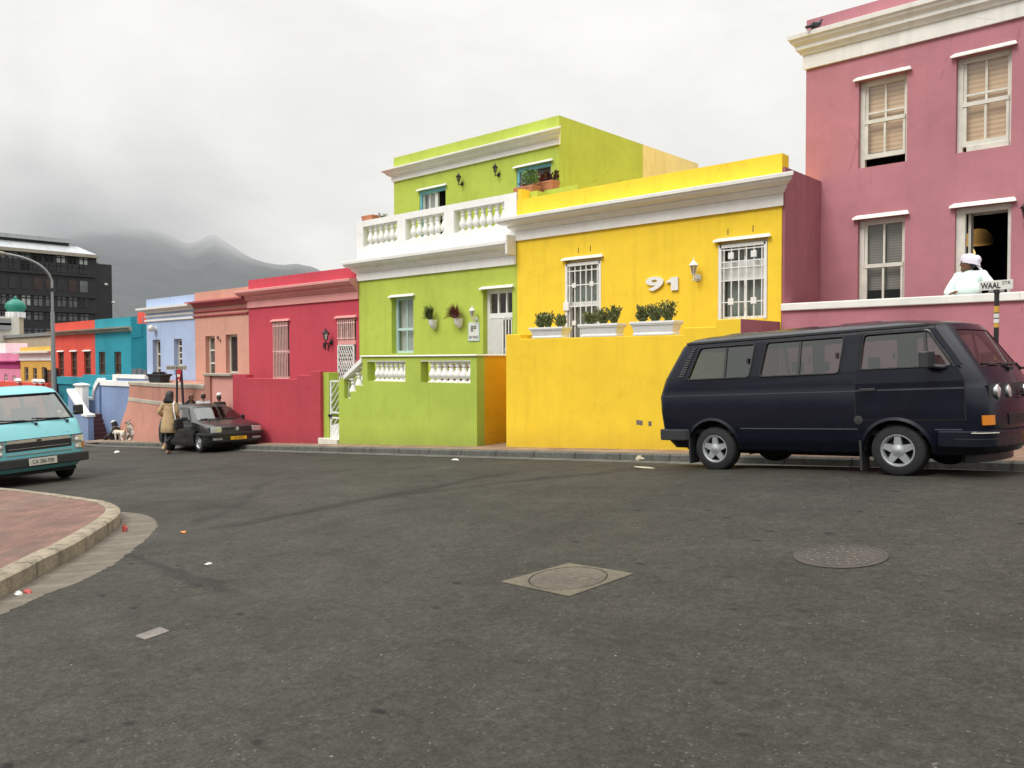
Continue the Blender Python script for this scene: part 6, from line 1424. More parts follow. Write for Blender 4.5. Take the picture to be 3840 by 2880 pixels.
for wx in (0, WB):
    for s in (-1, 1):
        wheel(V, wx, s*.745, .298+(.037 if wx else 0), .302, .19, s, .19)
        mb = MB(); P0 = [(wx+.375*cos(a),.315+.375*sin(a)) for a in [radians(-2+184*k/20) for k in range(21)]]; P1 = [(wx+.415*cos(a),.315+.41*sin(a)) for a in [radians(-2+184*k/20) for k in range(21)]]
        ys = [s*(sh.w(p[1])+.004) for p in P0]; yo = [s*(sh.w(p[1])+.018) for p in P0]
        mb.rings([[(P0[k][0],yo[k],P0[k][1]),(P1[k][0],s*(sh.w(P1[k][1])+.003),P1[k][1]),(P0[k][0],ys[k]-s*.05,P0[k][1])] for k in range(21)], False); part('wheel_arch_lip', mb, M['navy'], V, smooth=50)
for wx, s in ((-.37,-1),(-.37,1),(WB-.40,-1),(WB-.40,1)): mb = MB(); mb.box(wx-.012,wx+.012,s*.66,s*.87,.09,.45); part('mudflap', mb, M['blackplastic'], V)
for s in (-1, 1):
    for p in wins:
        g = MB(); g.add([(x, s*(sh.w(z)-.014), z) for x, z in p], [tuple(range(len(p)))]); part('side_window', g, M['carglass'], V)
        k = MB(); gasket(k, p, lambda z: s*(sh.w(z)-.002), .014); part('window_seal', k, M['rubber'], V, smooth=60)
    k = MB()
    for x, z0, z1 in ((.20,1.26,1.69),(1.23,1.26,1.70)): k.hexa([(x-.016,s*(sh.w(z0)-.02),z0),(x+.016,s*(sh.w(z0)-.02),z0),(x+.016,s*(sh.w(z0)-.002),z0),(x-.016,s*(sh.w(z0)-.002),z0),(x-.010,s*(sh.w(z1)-.02),z1),(x+.022,s*(sh.w(z1)-.02),z1),(x+.022,s*(sh.w(z1)-.002),z1),(x-.010,s*(sh.w(z1)-.002),z1)])
    k.hexa([(2.70,s*(sh.w(1.29)-.02),1.29),(2.73,s*(sh.w(1.29)-.02),1.29),(2.73,s*(sh.w(1.29)-.0),1.29),(2.70,s*(sh.w(1.29)-.0),1.29),(2.66,s*(sh.w(1.7)-.02),1.7),(2.69,s*(sh.w(1.7)-.02),1.7),(2.69,s*(sh.w(1.7)-.0),1.7),(2.66,s*(sh.w(1.7)-.0),1.7)])
    part('window_divider', k, M['blackplastic'], V)
    k = MB()
    for x in (.535, 1.705): k.box(x-.012,x+.012,s*(sh.w(1.47)+.004)-.012,s*(sh.w(1.47)+.004)+.012,1.44,1.51)
    part('window_latch', k, M['blackplastic'], V, bevel=.004)
    k = MB(); sh.strip(k, 1.765, .013, .012, -.42, 2.72, s); part('rain_gutter', k, M['blackplastic'], V)
    k = MB(); sh.strip(k, 1.035, .005, .003, -.78, 3.07, s); part('belt_highlight', k, M['navy_line'], V)  # crease highlight painted in as a lighter strip along the body side
    k = MB(); sh.strip(k, .583, .006, .004, .42, 1.94, s); sh.strip(k, .583, .006, .004, 2.78, 3.05, s); part('sill_line', k, M['navy_line'], V)
    # front door: a panel a hair proud of the body over a dark shut line
    zz = [.70,.80,1.03,1.05,1.12,1.285]; xr_ = lambda z: 1.93+.02*(z-.7); xf_ = lambda z: 3.085 if z < 1.12 else 3.085-(z-1.12)*.42
    for o_, e_, nm, mm in ((.0015,.012,'door_gap','dark'),(.004,0.,'door','navy')):
        k = MB()
        for a, b in zip(zz, zz[1:]):
            ya, yb_ = s*(sh.w(a)+o_), s*(sh.w(b)+o_); a2 = a-(e_ if a == .70 else 0)
            k.add([(xr_(a)-e_,ya,a2),(xf_(a)+e_,ya,a2),(xf_(b)+e_,yb_,b),(xr_(b)-e_,yb_,b)], [(0,1,2,3)])
        def pil(f0, f1, a, b):
            ya, yb_ = s*(sh.w(a)+o_), s*(sh.w(b)+o_); k.add([(f0(a),ya,a),(f1(a),ya,a),(f1(b),yb_,b),(f0(b),yb_,b)], [(0,1,2,3)])
        wl_ = lambda z: 1.962+(z-1.285)*.07; wr_ = lambda z: 3.02-(z-1.285)*.66
        pil(lambda z: xr_(z)-e_, wl_, 1.285, 1.72); pil(wr_, lambda z: wr_(z)+.05+e_, 1.285, 1.72); pil(lambda z: xr_(z)-e_, lambda z: wr_(1.72)+.05+e_, 1.72, 1.745+e_*.4)
        dd = part(nm, k, M[mm], V)
    k = MB(); y = s*(sh.w(1.045)+.012); k.box(1.99,2.17,min(y,y+s*.014),max(y,y+s*.014),1.03,1.065); part('handle', k, M['blackplastic'], dd, bevel=.005)
    if s < 0:
        k = MB(); k.lathe([(.052,0),(.052,-.006),(.045,-.008),(.015,-.008),(.014,-.012),(.002,-.012)], (1.955,-sh.w(.69),.69), 20, 'y'); part('fuel_cap', k, M['blackplastic'], V, smooth=40)
    # air intake louvres on the rear pillar
    T0, T1, B1, B0 = (-.318,1.70),(-.262,1.70),(-.43,1.29),(-.51,1.29); k = MB(); k2 = MB()
    yq = lambda z: s*(sh.w(z)+.004)
    k.add([(p[0],yq(p[1]),p[1]) for p in (T0,T1,B1,B0)], [(0,1,2,3)]); k.add([(p[0],yq(p[1]),p[1]) for p in ((-.66,1.305),(-.5,1.305),(-.43,1.285),(-.67,1.275))], [(0,1,2,3)])
    for j in range(13):
        t = (j+.3)/13; z = 1.70-.41*t; xa = T0[0]+(B0[0]-T0[0])*t; xb = T1[0]+(B1[0]-T1[0])*t
        k2.hexa([(xa,yq(z),z-.012),(xb,yq(z),z-.012),(xb,yq(z)+s*.012,z-.012),(xa,yq(z)+s*.012,z-.012),(xa,yq(z),z+.004),(xb,yq(z),z+.004),(xb,yq(z)+s*.004,z+.004),(xa,yq(z)+s*.004,z+.004)])
    q_ = part('air_intake', k, M['dark'], V); part('louvre', k2, M['blackplastic'], q_)
    # mirror
    k = MB(); k.rings([[(2.76+dx*.0+.06*(z>1.36)*0+dx, s*(.885+dy), z) for dx, dy in ((-.05,.0),(.06,.0),(.05,.20),(-.03,.21),(-.055,.16))] for z in (1.27,1.29,1.43,1.455)]); mo = part('mirror', k, M['blackplastic'], V, bevel=.015)
    k = MB(); k.tube([(2.90,s*.85,1.27),(2.90,s*.90,1.275),(2.80,s*.92,1.29)], .026, 8); part('mirror_arm', k, M['blackplastic'], mo, smooth=60)
# windscreen
fx = lambda z, y: sh.xf(z, y)-.012
g = MB(); ny = 10; zs_ = [1.26,1.40,1.55,1.71]
g.add([(fx(z, -1+2*k/ny and (-.655+.115*(z-1.26)/.45)*(1-2*k/ny)), (-.655+.115*(z-1.26)/.45)*(1-2*k/ny), z) for z in zs_ for k in range(ny+1)], [(j*(ny+1)+k, j*(ny+1)+k+1, (j+1)*(ny+1)+k+1, (j+1)*(ny+1)+k) for j in range(3) for k in range(ny)])
part('windscreen', g, M['carglass'], V, smooth=60)
g = MB(); g.hexa([(-.775,-.62,1.26),(-.77,-.62,1.26),(-.77,.62,1.26),(-.775,.62,1.26),(-.56,-.55,1.66),(-.555,-.55,1.66),(-.555,.55,1.66),(-.56,.55,1.66)]); part('rear_window', g, M['carglass'], V)
for y0, y1 in ((-.10,-.48),(.50,.10)):
    k = MB(); k.tube([(fx(1.24,y0)+.03,y0,1.235),(fx(1.30,(y0+y1)/2)+.03,(y0+y1)/2,1.30),(fx(1.29,y1)+.02,y1,1.285)], .010, 6); k.tube([(fx(1.285,y0+.15)+.02,y0+.15,1.285),(fx(1.31,y1-.1)+.02,y1-.1,1.30)], .012, 6); k.lathe([(.03,0),(.03,.03)], (fx(1.23,y0)+.03,y0,1.22), 10); part('wiper', k, M['black'], V)
# nose
k = MB(); sh.wrap(k, .895, 1.075, -.005, .006, lambda x, y: x > 2.9 and abs(y) < .76); gr = part('grille', k, M['blackplastic'], V)
k = MB()
for j in range(5): sh.wrap(k, .91+.034*j, .918+.034*j, .004, .022, lambda x, y: x > 2.9 and abs(y) < .33)
part('slats', k, M['black'], gr)
k = MB(); sh.wrap(k, .62, .745, -.005, .006, lambda x, y: x > 2.9 and abs(y) < .60)
for j in range(5): sh.wrap(k, .635+.023*j, .643+.023*j, .004, .018, lambda x, y: x > 2.9 and abs(y) < .60)
part('lower_grille', k, M['black'], V)
for s in (-1, 1):
    for y, r_ in ((.595,.086),(.395,.075)):
        x0 = sh.xf(.985, s*y); k = MB(); k.lathe([(r_,-.05),(r_,.014),(r_*.93,.018),(r_*.93,-.02)], (x0,s*y,.985), 24, 'x'); h_ = part('headlight', k, M['chrome'], V, smooth=40)
        k = MB(); k.lathe([(r_*.93,-.005),(r_*.8,.012),(r_*.5,.02),(.002,.024)], (x0,s*y,.985), 24, 'x'); part('lens', k, M['headlens'], h_, smooth=60)
    k = MB(); sh.wrap(k, .63, .735, .0, .012, lambda x, y: x > 2.9 and .64 < s*y < .855); part('indicator', k, M['orangelens'], V)
    k = MB()
k = MB(); sh.wrap(k, .39, .57, -.02, .062, lambda x, y: x > 2.80); bp_ = part('front_bumper', k, M['navy'], V, bevel=.014)
k = MB(); sh.wrap(k, .475, .487, .05, .066, lambda x, y: x > 2.85); part('bumper_crease', k, M['black'], bp_)
k = MB(); sh.wrap(k, .545, .553, .055, .0655, lambda x, y: y < -.5 and x > 3.1 and x < 3.38); part('scuff', k, M['trim_old'], bp_)
k = MB(); sh.wrap(k, .41, .565, -.02, .062, lambda x, y: x < -.38); part('rear_bumper', k, M['blackplastic'], V, bevel=.014)
k = MB(); sh.wrap(k, .20, .39, -.14, -.08, lambda x, y: x > 3.0); part('front_valance', k, M['black'], V)
k = MB(); xL_ = sh.xf(1.0)+.014
k.lathe([(.072,0),(.072,.012),(.060,.012),(.060,0)], (xL_,0,.985), 24, 'x')
for pts in ([(-.028,.052),(0,.004),(.028,.052)],[(-.052,.022),(-.028,-.045),(0,.004),(.028,-.045),(.052,.022)]): k.tube([(xL_+.006,y,.985+z) for y, z in pts], .006, 5)
part('badge', k, M['chrome'], V)
k = MB(); k.box(xL_-.005,xL_+.075,-.26,.26,.44,.53); part('number_plate', k, M['plateyellow'], V)
k = MB(); z = .55; 
for s in (-.62,.62): k.box(-.90,-.86,s-.07,s+.07,.72,1.0)
k.xf(Matrix.Identity(4)); part('tail_light', k, M['redpaint'], V)
# roof ribs, seats and wheel inside
k = MB()
for x0, x1 in ((-.05,.42),(.62,1.32),(1.52,2.1)): k.rings([[(x0,-.42,1.862),(x1,-.42,1.862),(x1,.42,1.862),(x0,.42,1.862)],[(x0+.08,-.34,1.885),(x1-.08,-.34,1.885),(x1-.08,.34,1.885),(x0+.08,.34,1.885)]])
part('roof_rib', k, M['navy'], V)
def seat(x, y, w, hr=True, m='seat'):
    k = MB(); k.rings([[(x+dx,y-w/2,z),(x+dx+.10,y-w/2,z),(x+dx+.10,y+w/2,z),(x+dx,y+w/2,z)] for dx, z in ((.0,.75),(-.05,1.0),(-.12,1.28))]); k.box(x+.08,x+.50,y-w/2,y+w/2,.70,.82)
    if hr:
        for yy in ([y] if w < .7 else [y-w/4, y+w/4]): k.box(x-.12,x-.04,yy-.11,yy+.11,1.30,1.44)
    return part('seat', k, M[m], V, bevel=.03)
seat(2.05,-.42,.50); seat(2.05,.42,.50); seat(1.02,-.30,.55); seat(1.02,.42,.50); seat(.12,0,1.35,False)
k = MB(); k.lathe([(.185,-.012),(.20,-.012),(.20,.012),(.185,.012)], (0,0,0), 20); k.box(-.18,.18,-.015,.015,-.01,.01); k.tube([(0,0,0),(0,0,-.35)], .02, 6); k.xf(Matrix.Translation((2.66,-.42,1.22)) @ Matrix.Rotation(radians(38),4,'Y')); part('steering_wheel', k, M['black'], V)
k = MB(); k.hexa([(2.88,-.78,.9),(3.28,-.62,.9),(3.28,.62,.9),(2.88,.78,.9),(2.85,-.74,1.22),(3.14,-.66,1.235),(3.14,.66,1.235),(2.85,.74,1.22)]); part('dashboard', k, M['blackplastic'], V, bevel=.02)
k = MB(); k.box(-.75,3.2,-.80,.80,.505,.56); part('cabin_floor', k, M['dark'], V)

# ---- turquoise van, front end
hd = radians(4); roll = radians(-1.9)
Xf, Yf = -17.95, 5.80
axv = Vector((cos(hd), sin(hd), .050)).normalized(); lfv = Vector((-sin(hd), cos(hd), sin(radians(2.3)))).normalized(); uzv = axv.cross(lfv).normalized(); lfv = uzv.cross(axv)
TO = Vector((Xf,Yf,0)); TO.z = G(Xf-.6,Yf+.5)+.0; TO = TO-axv*.72
TO.z -= .0
TO += Vector((0,.05,.012))
V2 = thing('minibus', 'turquoise minibus with black bumper facing the camera at the left edge', 'van', mat=frame_mat(TO, axv, lfv, uzv) @ Matrix.Scale(1.07,4))
s2 = Shell([(.27,-3.35,.60,.75,.15,.20),(.34,-3.4,.66,.80,.15,.20),(.55,-3.42,.70,.825,.15,.16),(.86,-3.42,.675,.835,.15,.12),(.89,-3.42,.655,.835,.15,.12),(1.10,-3.42,.585,.828,.15,.13),(1.19,-3.41,.50,.815,.15,.15),(1.68,-3.25,.13,.705,.16,.22),(1.76,-3.2,.05,.67,.16,.24),(1.82,-3.05,-.10,.58,.15,.24),(1.865,-2.7,-.45,.40,.12,.2)])
cuts = [s2.loft(-.035, .45, 1.80)]
c = MB(); c.hexa([(.05,-.72,1.185),(1.2,-.72,1.185),(1.2,.72,1.185),(.05,.72,1.185),(-.3,-.60,1.685),(1.2,-.60,1.685),(1.2,.60,1.685),(-.3,.60,1.685)]); cuts.append(c)
TW = [[(-.62,1.64),(-.10,1.64),(.26,1.20),(-.62,1.20)],[(-1.75,1.64),(-.72,1.64),(-.72,1.20),(-1.75,1.20)],[(-3.0,1.64),(-1.85,1.64),(-1.85,1.20),(-3.08,1.20)]]
for p in TW: c = MB(); c.prism(roundpoly(p,.06), 'y', -1.2, 1.2); cuts.append(c)
c = MB(); c.box(-4,-2.9,-.6,.6,1.15,1.62); cuts.append(c)
for wx in (0,-2.2):
    for s in (-1, 1): c = MB(); c.lathe([(.36,0),(.36,.5)], (wx,.5 if s > 0 else -1.0,.30), 24, 'y'); cuts.append(c)
me = boolean(s2.loft().mesh('body'), cuts); me.polygons.foreach_set('use_smooth', [True]*len(me.polygons)); me.set_sharp_from_angle(angle=radians(28))
part('body', me, M['teal_car'], V2)
mb = MB(); mb.box(-3.2,.45,-.56,.56,.24,.44); mb.box(.35,.62,-.66,.66,.20,.27); part('underbody', mb, M['dark'], V2)
for wx in (0,-2.2):
    for s in (-1, 1): wheel(V2, wx, s*.70, .295, .30, .19, s, .18, False, True)
for s in (-1, 1):
    for p in TW:
        p = roundpoly(p,.06); g = MB(); g.add([(x, s*(s2.w(z)-.015), z) for x, z in p], [tuple(range(len(p)))]); part('side_window', g, M['carglass'], V2)
fx2 = lambda z, y: s2.xf(z, y)-.014
g = MB(); zs_ = [1.18,1.35,1.52,1.69]; hw = lambda z: .735-.12*(z-1.18)/.51
g.add([(fx2(z, hw(z)*(1-2*k/ny)), hw(z)*(1-2*k/ny), z) for z in zs_ for k in range(ny+1)], [(j*(ny+1)+k, j*(ny+1)+k+1, (j+1)*(ny+1)+k+1, (j+1)*(ny+1)+k) for j in range(3) for k in range(ny)])
part('windscreen', g, M['carglass'], V2, smooth=60)
pr_ = [(fx2(1.185,y)+.02,y,1.185) for y in [(-.73+1.46*k/10) for k in range(11)]]; pt_ = [(fx2(1.685,y)+.02,y,1.685) for y in [(.61-1.22*k/10) for k in range(11)]]
k = MB(); k.tube(pr_+pt_+[pr_[0],pr_[1]], .018, 6, False); part('windscreen_seal', k, M['rubber'], V2, smooth=60)
k = MB(); s2.wrap(k, .515, .525, .0, .02, lambda x, y: x > .2); part('lower_crease', k, M['teal_car'], V2)
for y0, y1 in ((.26,-.42),(-.40,-.70)):
    pass
for a, b in (((.02,1.175),(-.60,1.225)),((.58,1.178),(.06,1.215))):
    y0, z0 = a; y1, z1 = b; n = 6
    k = MB(); k.tube([(s2.xf(z0,y0)+.05,y0,z0-.035),(s2.xf(z0,y0)+.035,(y0*.7+y1*.3),z0+.035),(s2.xf(z1,y1)+.02,y1,z1)], .009, 6)
    k.tube([(s2.xf(1.20,y0-.08)+.03,y0-.08,z0+.012),(s2.xf(z1,y1)+.02,y1-.08,z1+.02)], .014, 6); k.lathe([(.025,-.03),(.025,.02)], (s2.xf(1.14,y0)+.03,y0,z0-.04), 10)
    part('wiper', k, M['black'], V2)
k = MB(); s2.wrap(k, .60, .80, -.006, .004, lambda x, y: x > .3 and abs(y) < .58); gr = part('grille', k, M['black'], V2)
k = MB(); s2.wrap(k, .695, .705, .0, .016, lambda x, y: x > .3 and abs(y) < .585); s2.wrap(k, .585, .60, .0, .014, lambda x, y: x > .3 and abs(y) < .585); part('grille_bar', k, M['steel'], gr)
k = MB(); s2.wrap(k, .802, .855, .0, .014, lambda x, y: x > .3 and abs(y) < .60); part('grille_trim', k, M['capstone'], V2, bevel=.004)
k = MB(); k.box(s2.xf(.83)+.012,s2.xf(.83)+.02,-.04,.04,.81,.845); part('badge', k, M['blackplastic'], V2)
k = MB(); s2.wrap(k, .858, .870, .0, .016, lambda x, y: x > .3); part('nose_strip', k, M['blackplastic'], V2)
for s in (-1, 1):
    for z0, z1 in ((.72,.85),(.59,.71)):
        k = MB(); s2.wrap(k, z0, z1, .0, .014, lambda x, y: x > .2 and .59 < s*y < .775); h_ = part('headlight', k, M['steel'], V2)
        k = MB(); s2.wrap(k, z0+.015, z1-.012, .008, .024, lambda x, y: x > .2 and .61 < s*y < .77); part('lens', k, M['headlens'], h_)
        k = MB(); k.ell((s2.xf(.7,.69)+.024,s*.67,z0+.05), (.01,.035,.03), 8, 5); part('bulb', k, M['whitecloth'], h_)
    k = MB(); s2.wrap(k, .60, .71, .0, .018, lambda x, y: x > .1 and s*y > .772 and x > .45); part('indicator', k, M['orangelens'], V2)
    k = MB(); s2.wrap(k, .715, .85, .0, .014, lambda x, y: x > .1 and s*y > .772 and x > .45); part('marker_panel', k, M['trim_old'], V2)
    k = MB(); k.box(.10,.20,min(s*.90,s*1.08),max(s*.90,s*1.08),1.22,1.42); mo = part('mirror', k, M['blackplastic'], V2, bevel=.03)
    k = MB(); k.tube([(.30,s*.80,1.24),(.2,s*.93,1.30)], .02, 6); part('mirror_arm', k, M['black'], mo)
k = MB(); s2.wrap(k, .35, .525, .0, .095, lambda x, y: x > .10); bp_ = part('bumper', k, M['blackplastic'], V2, bevel=.02)
xb = .70+.10; k = MB(); k.box(xb,xb+.012,-.245,.245,.375,.505); pl = part('number_plate', k, M['platecream'], V2, bevel=.004)
MT = Matrix.Translation((xb+.014,0,.437)) @ Matrix.Rotation(pi/2,4,'Z') @ Matrix.Rotation(pi/2,4,'X') @ Matrix.Diagonal((.72,1,1,1))
part('lettering', text_mb('CA 286-938', .105, MT, .001), M['ink'], pl)
MT = Matrix.Translation((s2.xf(.93,.5)+.004,.55,.905)) @ Matrix.Rotation(pi/2,4,'Z') @ Matrix.Rotation(radians(78),4,'X'); part('model_badge', text_mb('SUPER 16', .055, MT, .002, .002), M['ink'], V2)
for y in (-.42,.36): k = MB(); k.rings([[(x_+dx,y-.24,z),(x_+dx+.1,y-.24,z),(x_+dx+.1,y+.24,z),(x_+dx,y+.24,z)] for x_, dx, z in ((-.75,0,.8),(-.8,0,1.15),(-.85,0,1.42))]); part('seat', k, M['seat'], V2, bevel=.03)
for y in (-.44,-.12,.24): k = MB(); k.box(-2.0,-1.9,y-.15,y+.15,.9,1.52); part('seat', k, M['seat_r'], V2, bevel=.03, label='faded red seat')
k = MB(); k.box(-3.3,.5,-.78,.78,.455,.50); part('cabin_floor', k, M['dark'], V2)
k = MB(); k.hexa([(.10,-.75,.8),(.55,-.7,.8),(.55,.7,.8),(.10,.75,.8),(.05,-.74,1.15),(.45,-.7,1.165),(.45,.7,1.165),(.05,.74,1.15)]); part('dashboard', k, M['blackplastic'], V2)
for y, z, r_ in ((.52,1.31,.045),(.60,1.25,.045)): k = MB(); k.lathe([(r_,0),(r_,.004)], (s2.xf(z,y)-.008,y,z), 14, 'x'); part('licence_disc', k, M['whitelit'], V2)

# ---- charcoal hatchback
hd = radians(-5.); F_ = PG(750,1698); fw_ = Vector((cos(hd),sin(hd),0)); R_ = Vector((F_[0]-2.37*cos(hd), F_[1]-2.37*sin(hd), 0)); R_.z = G(R_.x,R_.y)
axg, lfg, uzg, WG = vframe(R_, F_)
V3 = thing('hatchback_car', 'charcoal hatchback parked nose out by the crimson terrace wall', 'car', mat=frame_mat(R_+lfg*.76, axg, lfg, uzg))
s3 = Shell([(.17,-.62,2.98,.74,.2,.30),(.28,-.73,3.11,.80,.2,.24),(.44,-.74,3.13,.815,.2,.24),(.58,-.73,3.11,.818,.2,.24),(.69,-.71,3.07,.815,.2,.25),(.735,-.70,2.98,.808,.2,.26),(.81,-.69,2.62,.80,.2,.30),(.87,-.68,2.12,.79,.2,.35),(.905,-.67,2.00,.782,.2,.30),(1.24,-.36,1.36,.625,.2,.22),(1.29,-.28,1.26,.60,.2,.22),(1.335,-.10,1.08,.54,.2,.22),(1.365,.2,.80,.38,.15,.15)])
cuts = [s3.loft(-.03, .50, 1.325)]
c = MB(); c.hexa([(1.0,-.63,.90),(2.6,-.63,.90),(2.6,.63,.90),(1.0,.63,.90),(.9,-.50,1.25),(2.0,-.50,1.25),(2.0,.50,1.25),(.9,.50,1.25)]); cuts.append(c)
GW = [[(.68,1.235),(1.28,1.235),(1.80,.92),(.68,.90)],[(-.02,1.235),(.60,1.235),(.60,.90),(-.10,.90)],[(-.30,1.22),(-.09,1.235),(-.17,.90),(-.50,.93)]]
for p in GW: c = MB(); c.prism(roundpoly(p,.03), 'y', -1.2, 1.2); cuts.append(c)
c = MB(); c.box(-1.2,-.2,-.5,.5,.95,1.2); cuts.append(c)
for wx in (0, WG):
    for s in (-1, 1): c = MB(); c.lathe([(.325,0),(.325,.4)], (wx,.45 if s > 0 else -.85,.29), 24, 'y'); cuts.append(c)
me = boolean(s3.loft().mesh('body'), cuts); me.polygons.foreach_set('use_smooth', [True]*len(me.polygons)); me.set_sharp_from_angle(angle=radians(26))
part('body', me, M['charcoal'], V3)
mb = MB(); mb.box(-.6,2.85,-.50,.50,.16,.49); part('underbody', mb, M['dark'], V3)
for wx in (0, WG):
    for s in (-1, 1): wheel(V3, wx, s*.70, .285, .285, .175, s, .175, False)
for s in (-1, 1):
    for p in GW:
        p = roundpoly(p,.03); g = MB(); g.add([(x, s*(s3.w(z)-.012), z) for x, z in p], [tuple(range(len(p)))]); part('side_window', g, M['carglass'], V3)
    k = MB(); s3.strip(k, .47, .03, .012, .34, 2.03, s); part('side_moulding', k, M['blackplastic'], V3)
    k = MB(); k.box(1.60,1.72,min(s*.80,s*.95),max(s*.80,s*.95),.89,1.0); part('mirror', k, M['blackplastic'], V3, bevel=.025)
    k = MB(); y = s*(s3.w(.70)+.008); k.box(.78,.92,y-.008,y+.008,.69,.715); part('door_handle', k, M['black'], V3)
g = MB(); zs_ = [.90,1.02,1.14,1.255]; hw3 = lambda z: .64-.13*(z-.9)/.355
g.add([(s3.xf(z, hw3(z)*(1-2*k/ny))-.012, hw3(z)*(1-2*k/ny), z) for z in zs_ for k in range(ny+1)], [(j*(ny+1)+k, j*(ny+1)+k+1, (j+1)*(ny+1)+k+1, (j+1)*(ny+1)+k) for j in range(3) for k in range(ny)])
part('windscreen', g, M['carglass'], V3, smooth=60)
k = MB()
for y0, y1 in ((.45,-.1),(-.05,-.55)): k.tube([(s3.xf(.905,y0)+.02,y0,.91),(s3.xf(.925,y1)+.01,y1,.93)], .010, 6)
part('wiper', k, M['black'], V3)
k = MB(); s3.wrap(k, .585, .672, -.004, .008, lambda x, y: x > 2.6 and abs(y) < .40); part('grille', k, M['black'], V3)
for s in (-1, 1):
    k = MB(); s3.wrap(k, .54, .70, -.01, .008, lambda x, y: x > 2.5 and .405 < s*y < .755); h_ = part('headlight', k, M['black'], V3)
    k = MB(); s3.wrap(k, .548, .692, .0, .02, lambda x, y: x > 2.5 and .43 < s*y < .745); part('lens', k, M['headlens'], h_, bevel=.012)
    k = MB(); s3.wrap(k, .345, .40, -.004, .010, lambda x, y: x > 2.5 and .40 < s*y < .70); part('indicator', k, M['steel'], V3)
k = MB(); s3.wrap(k, .475, .535, -.01, .03, lambda x, y: x > 2.3); part('bumper_strip', k, M['blackplastic'], V3, bevel=.008)
k = MB(); s3.wrap(k, .30, .36, -.004, .006, lambda x, y: x > 2.5 and abs(y) < .6); part('air_inlet', k, M['black'], V3)
xg = s3.xf(.43)+.02; k = MB(); k.box(xg,xg+.012,-.21,.25,.335,.425); pl = part('number_plate', k, M['plateyellow'], V3, bevel=.003)
MT = Matrix.Translation((xg+.014,.02,.38)) @ Matrix.Rotation(pi/2,4,'Z') @ Matrix.Rotation(pi/2,4,'X') @ Matrix.Diagonal((.72,1,1,1)); part('lettering', text_mb('UA  60970', .085, MT, .001), M['ink'], pl)
k = MB(); xL_ = s3.xf(.63)+.012; k.lathe([(.052,0),(.052,.012),(.042,.012),(.042,0)], (xL_,0,.632), 20, 'x')
for pts in ([(-.02,.036),(0,.004),(.02,.036)],[(-.036,.016),(-.02,-.030),(0,.004),(.02,-.030),(.036,.016)]): k.tube([(xL_+.006,y,.632+z) for y, z in pts], .005, 5)
part('badge', k, M['chrome'], V3)
for y in (-.36,.36): k = MB(); k.rings([[(.75+dx,y-.23,z),(.87+dx,y-.23,z),(.87+dx,y+.23,z),(.75+dx,y+.23,z)] for dx, z in ((0,.5),(-.05,.8),(-.12,1.0))]); k.box(.64,.72,y-.12,y+.12,1.01,1.14); part('seat', k, M['seat'], V3, bevel=.03)
k = MB(); k.box(.0,.1,-.6,.6,.5,.98); part('seat', k, M['seat'], V3, bevel=.03)
k = MB(); k.hexa([(1.5,-.72,.6),(2.05,-.66,.6),(2.05,.66,.6),(1.5,.72,.6),(1.5,-.72,.86),(1.95,-.62,.885),(1.95,.62,.885),(1.5,.72,.86)]); part('dashboard', k, M['blackplastic'], V3)
k = MB(); k.lathe([(.165,-.01),(.18,-.01),(.18,.01),(.165,.01)], (0,0,0), 18); k.box(-.16,.16,-.012,.012,-.008,.008); k.xf(Matrix.Translation((1.42,-.36,.86)) @ Matrix.Rotation(radians(65),4,'Y')); part('steering_wheel', k, M['black'], V3)
# ------------------------------------------------------------------ people
def hand_mb(mb, wrist, d, palm_n, s=1., curl=.5, side=1):
    """a palm and five fingers: d points along the hand, palm_n out of the palm"""
    w = Vector(wrist); d = Vector(d).normalized(); nrm = Vector(palm_n); nrm = (nrm-d*nrm.dot(d)).normalized(); ac = d.cross(nrm)*side
    def P(a, b, c): return tuple(w+d*a*s+ac*b*s+nrm*c*s)
    def ring(a, hw, ht): return [P(a, hw*cos(t), ht*sin(t)) for t in [2*pi*k/8 for k in range(8)]]
    mb.rings([ring(-.02,.024,.020),ring(.02,.030,.018),(ring(.06,.041,.017)),ring(.09,.042,.014),ring(.10,.036,.009)])
    for k, (b, L) in enumerate(((-.031,.068),(-.011,.078),(.010,.072),(.030,.056))):
        sp = b*.18; c1, c2 = .010+curl*.018, .020+curl*.055
        mb.tube([P(.088,b,0),P(.088+L*.45,b+sp*.5,c1*.6),P(.088+L*.78,b+sp,c2*.7),P(.088+L*(1-.22*curl),b+sp*1.1,c2*1.15)], [.0095*s,.0088*s,.008*s,.006*s], 6)
    mb.tube([P(.02,-.030,.006),P(.045,-.052,.014),P(.072,-.062,.024),P(.092,-.062,.032)], [.0125*s,.011*s,.0095*s,.007*s], 6)
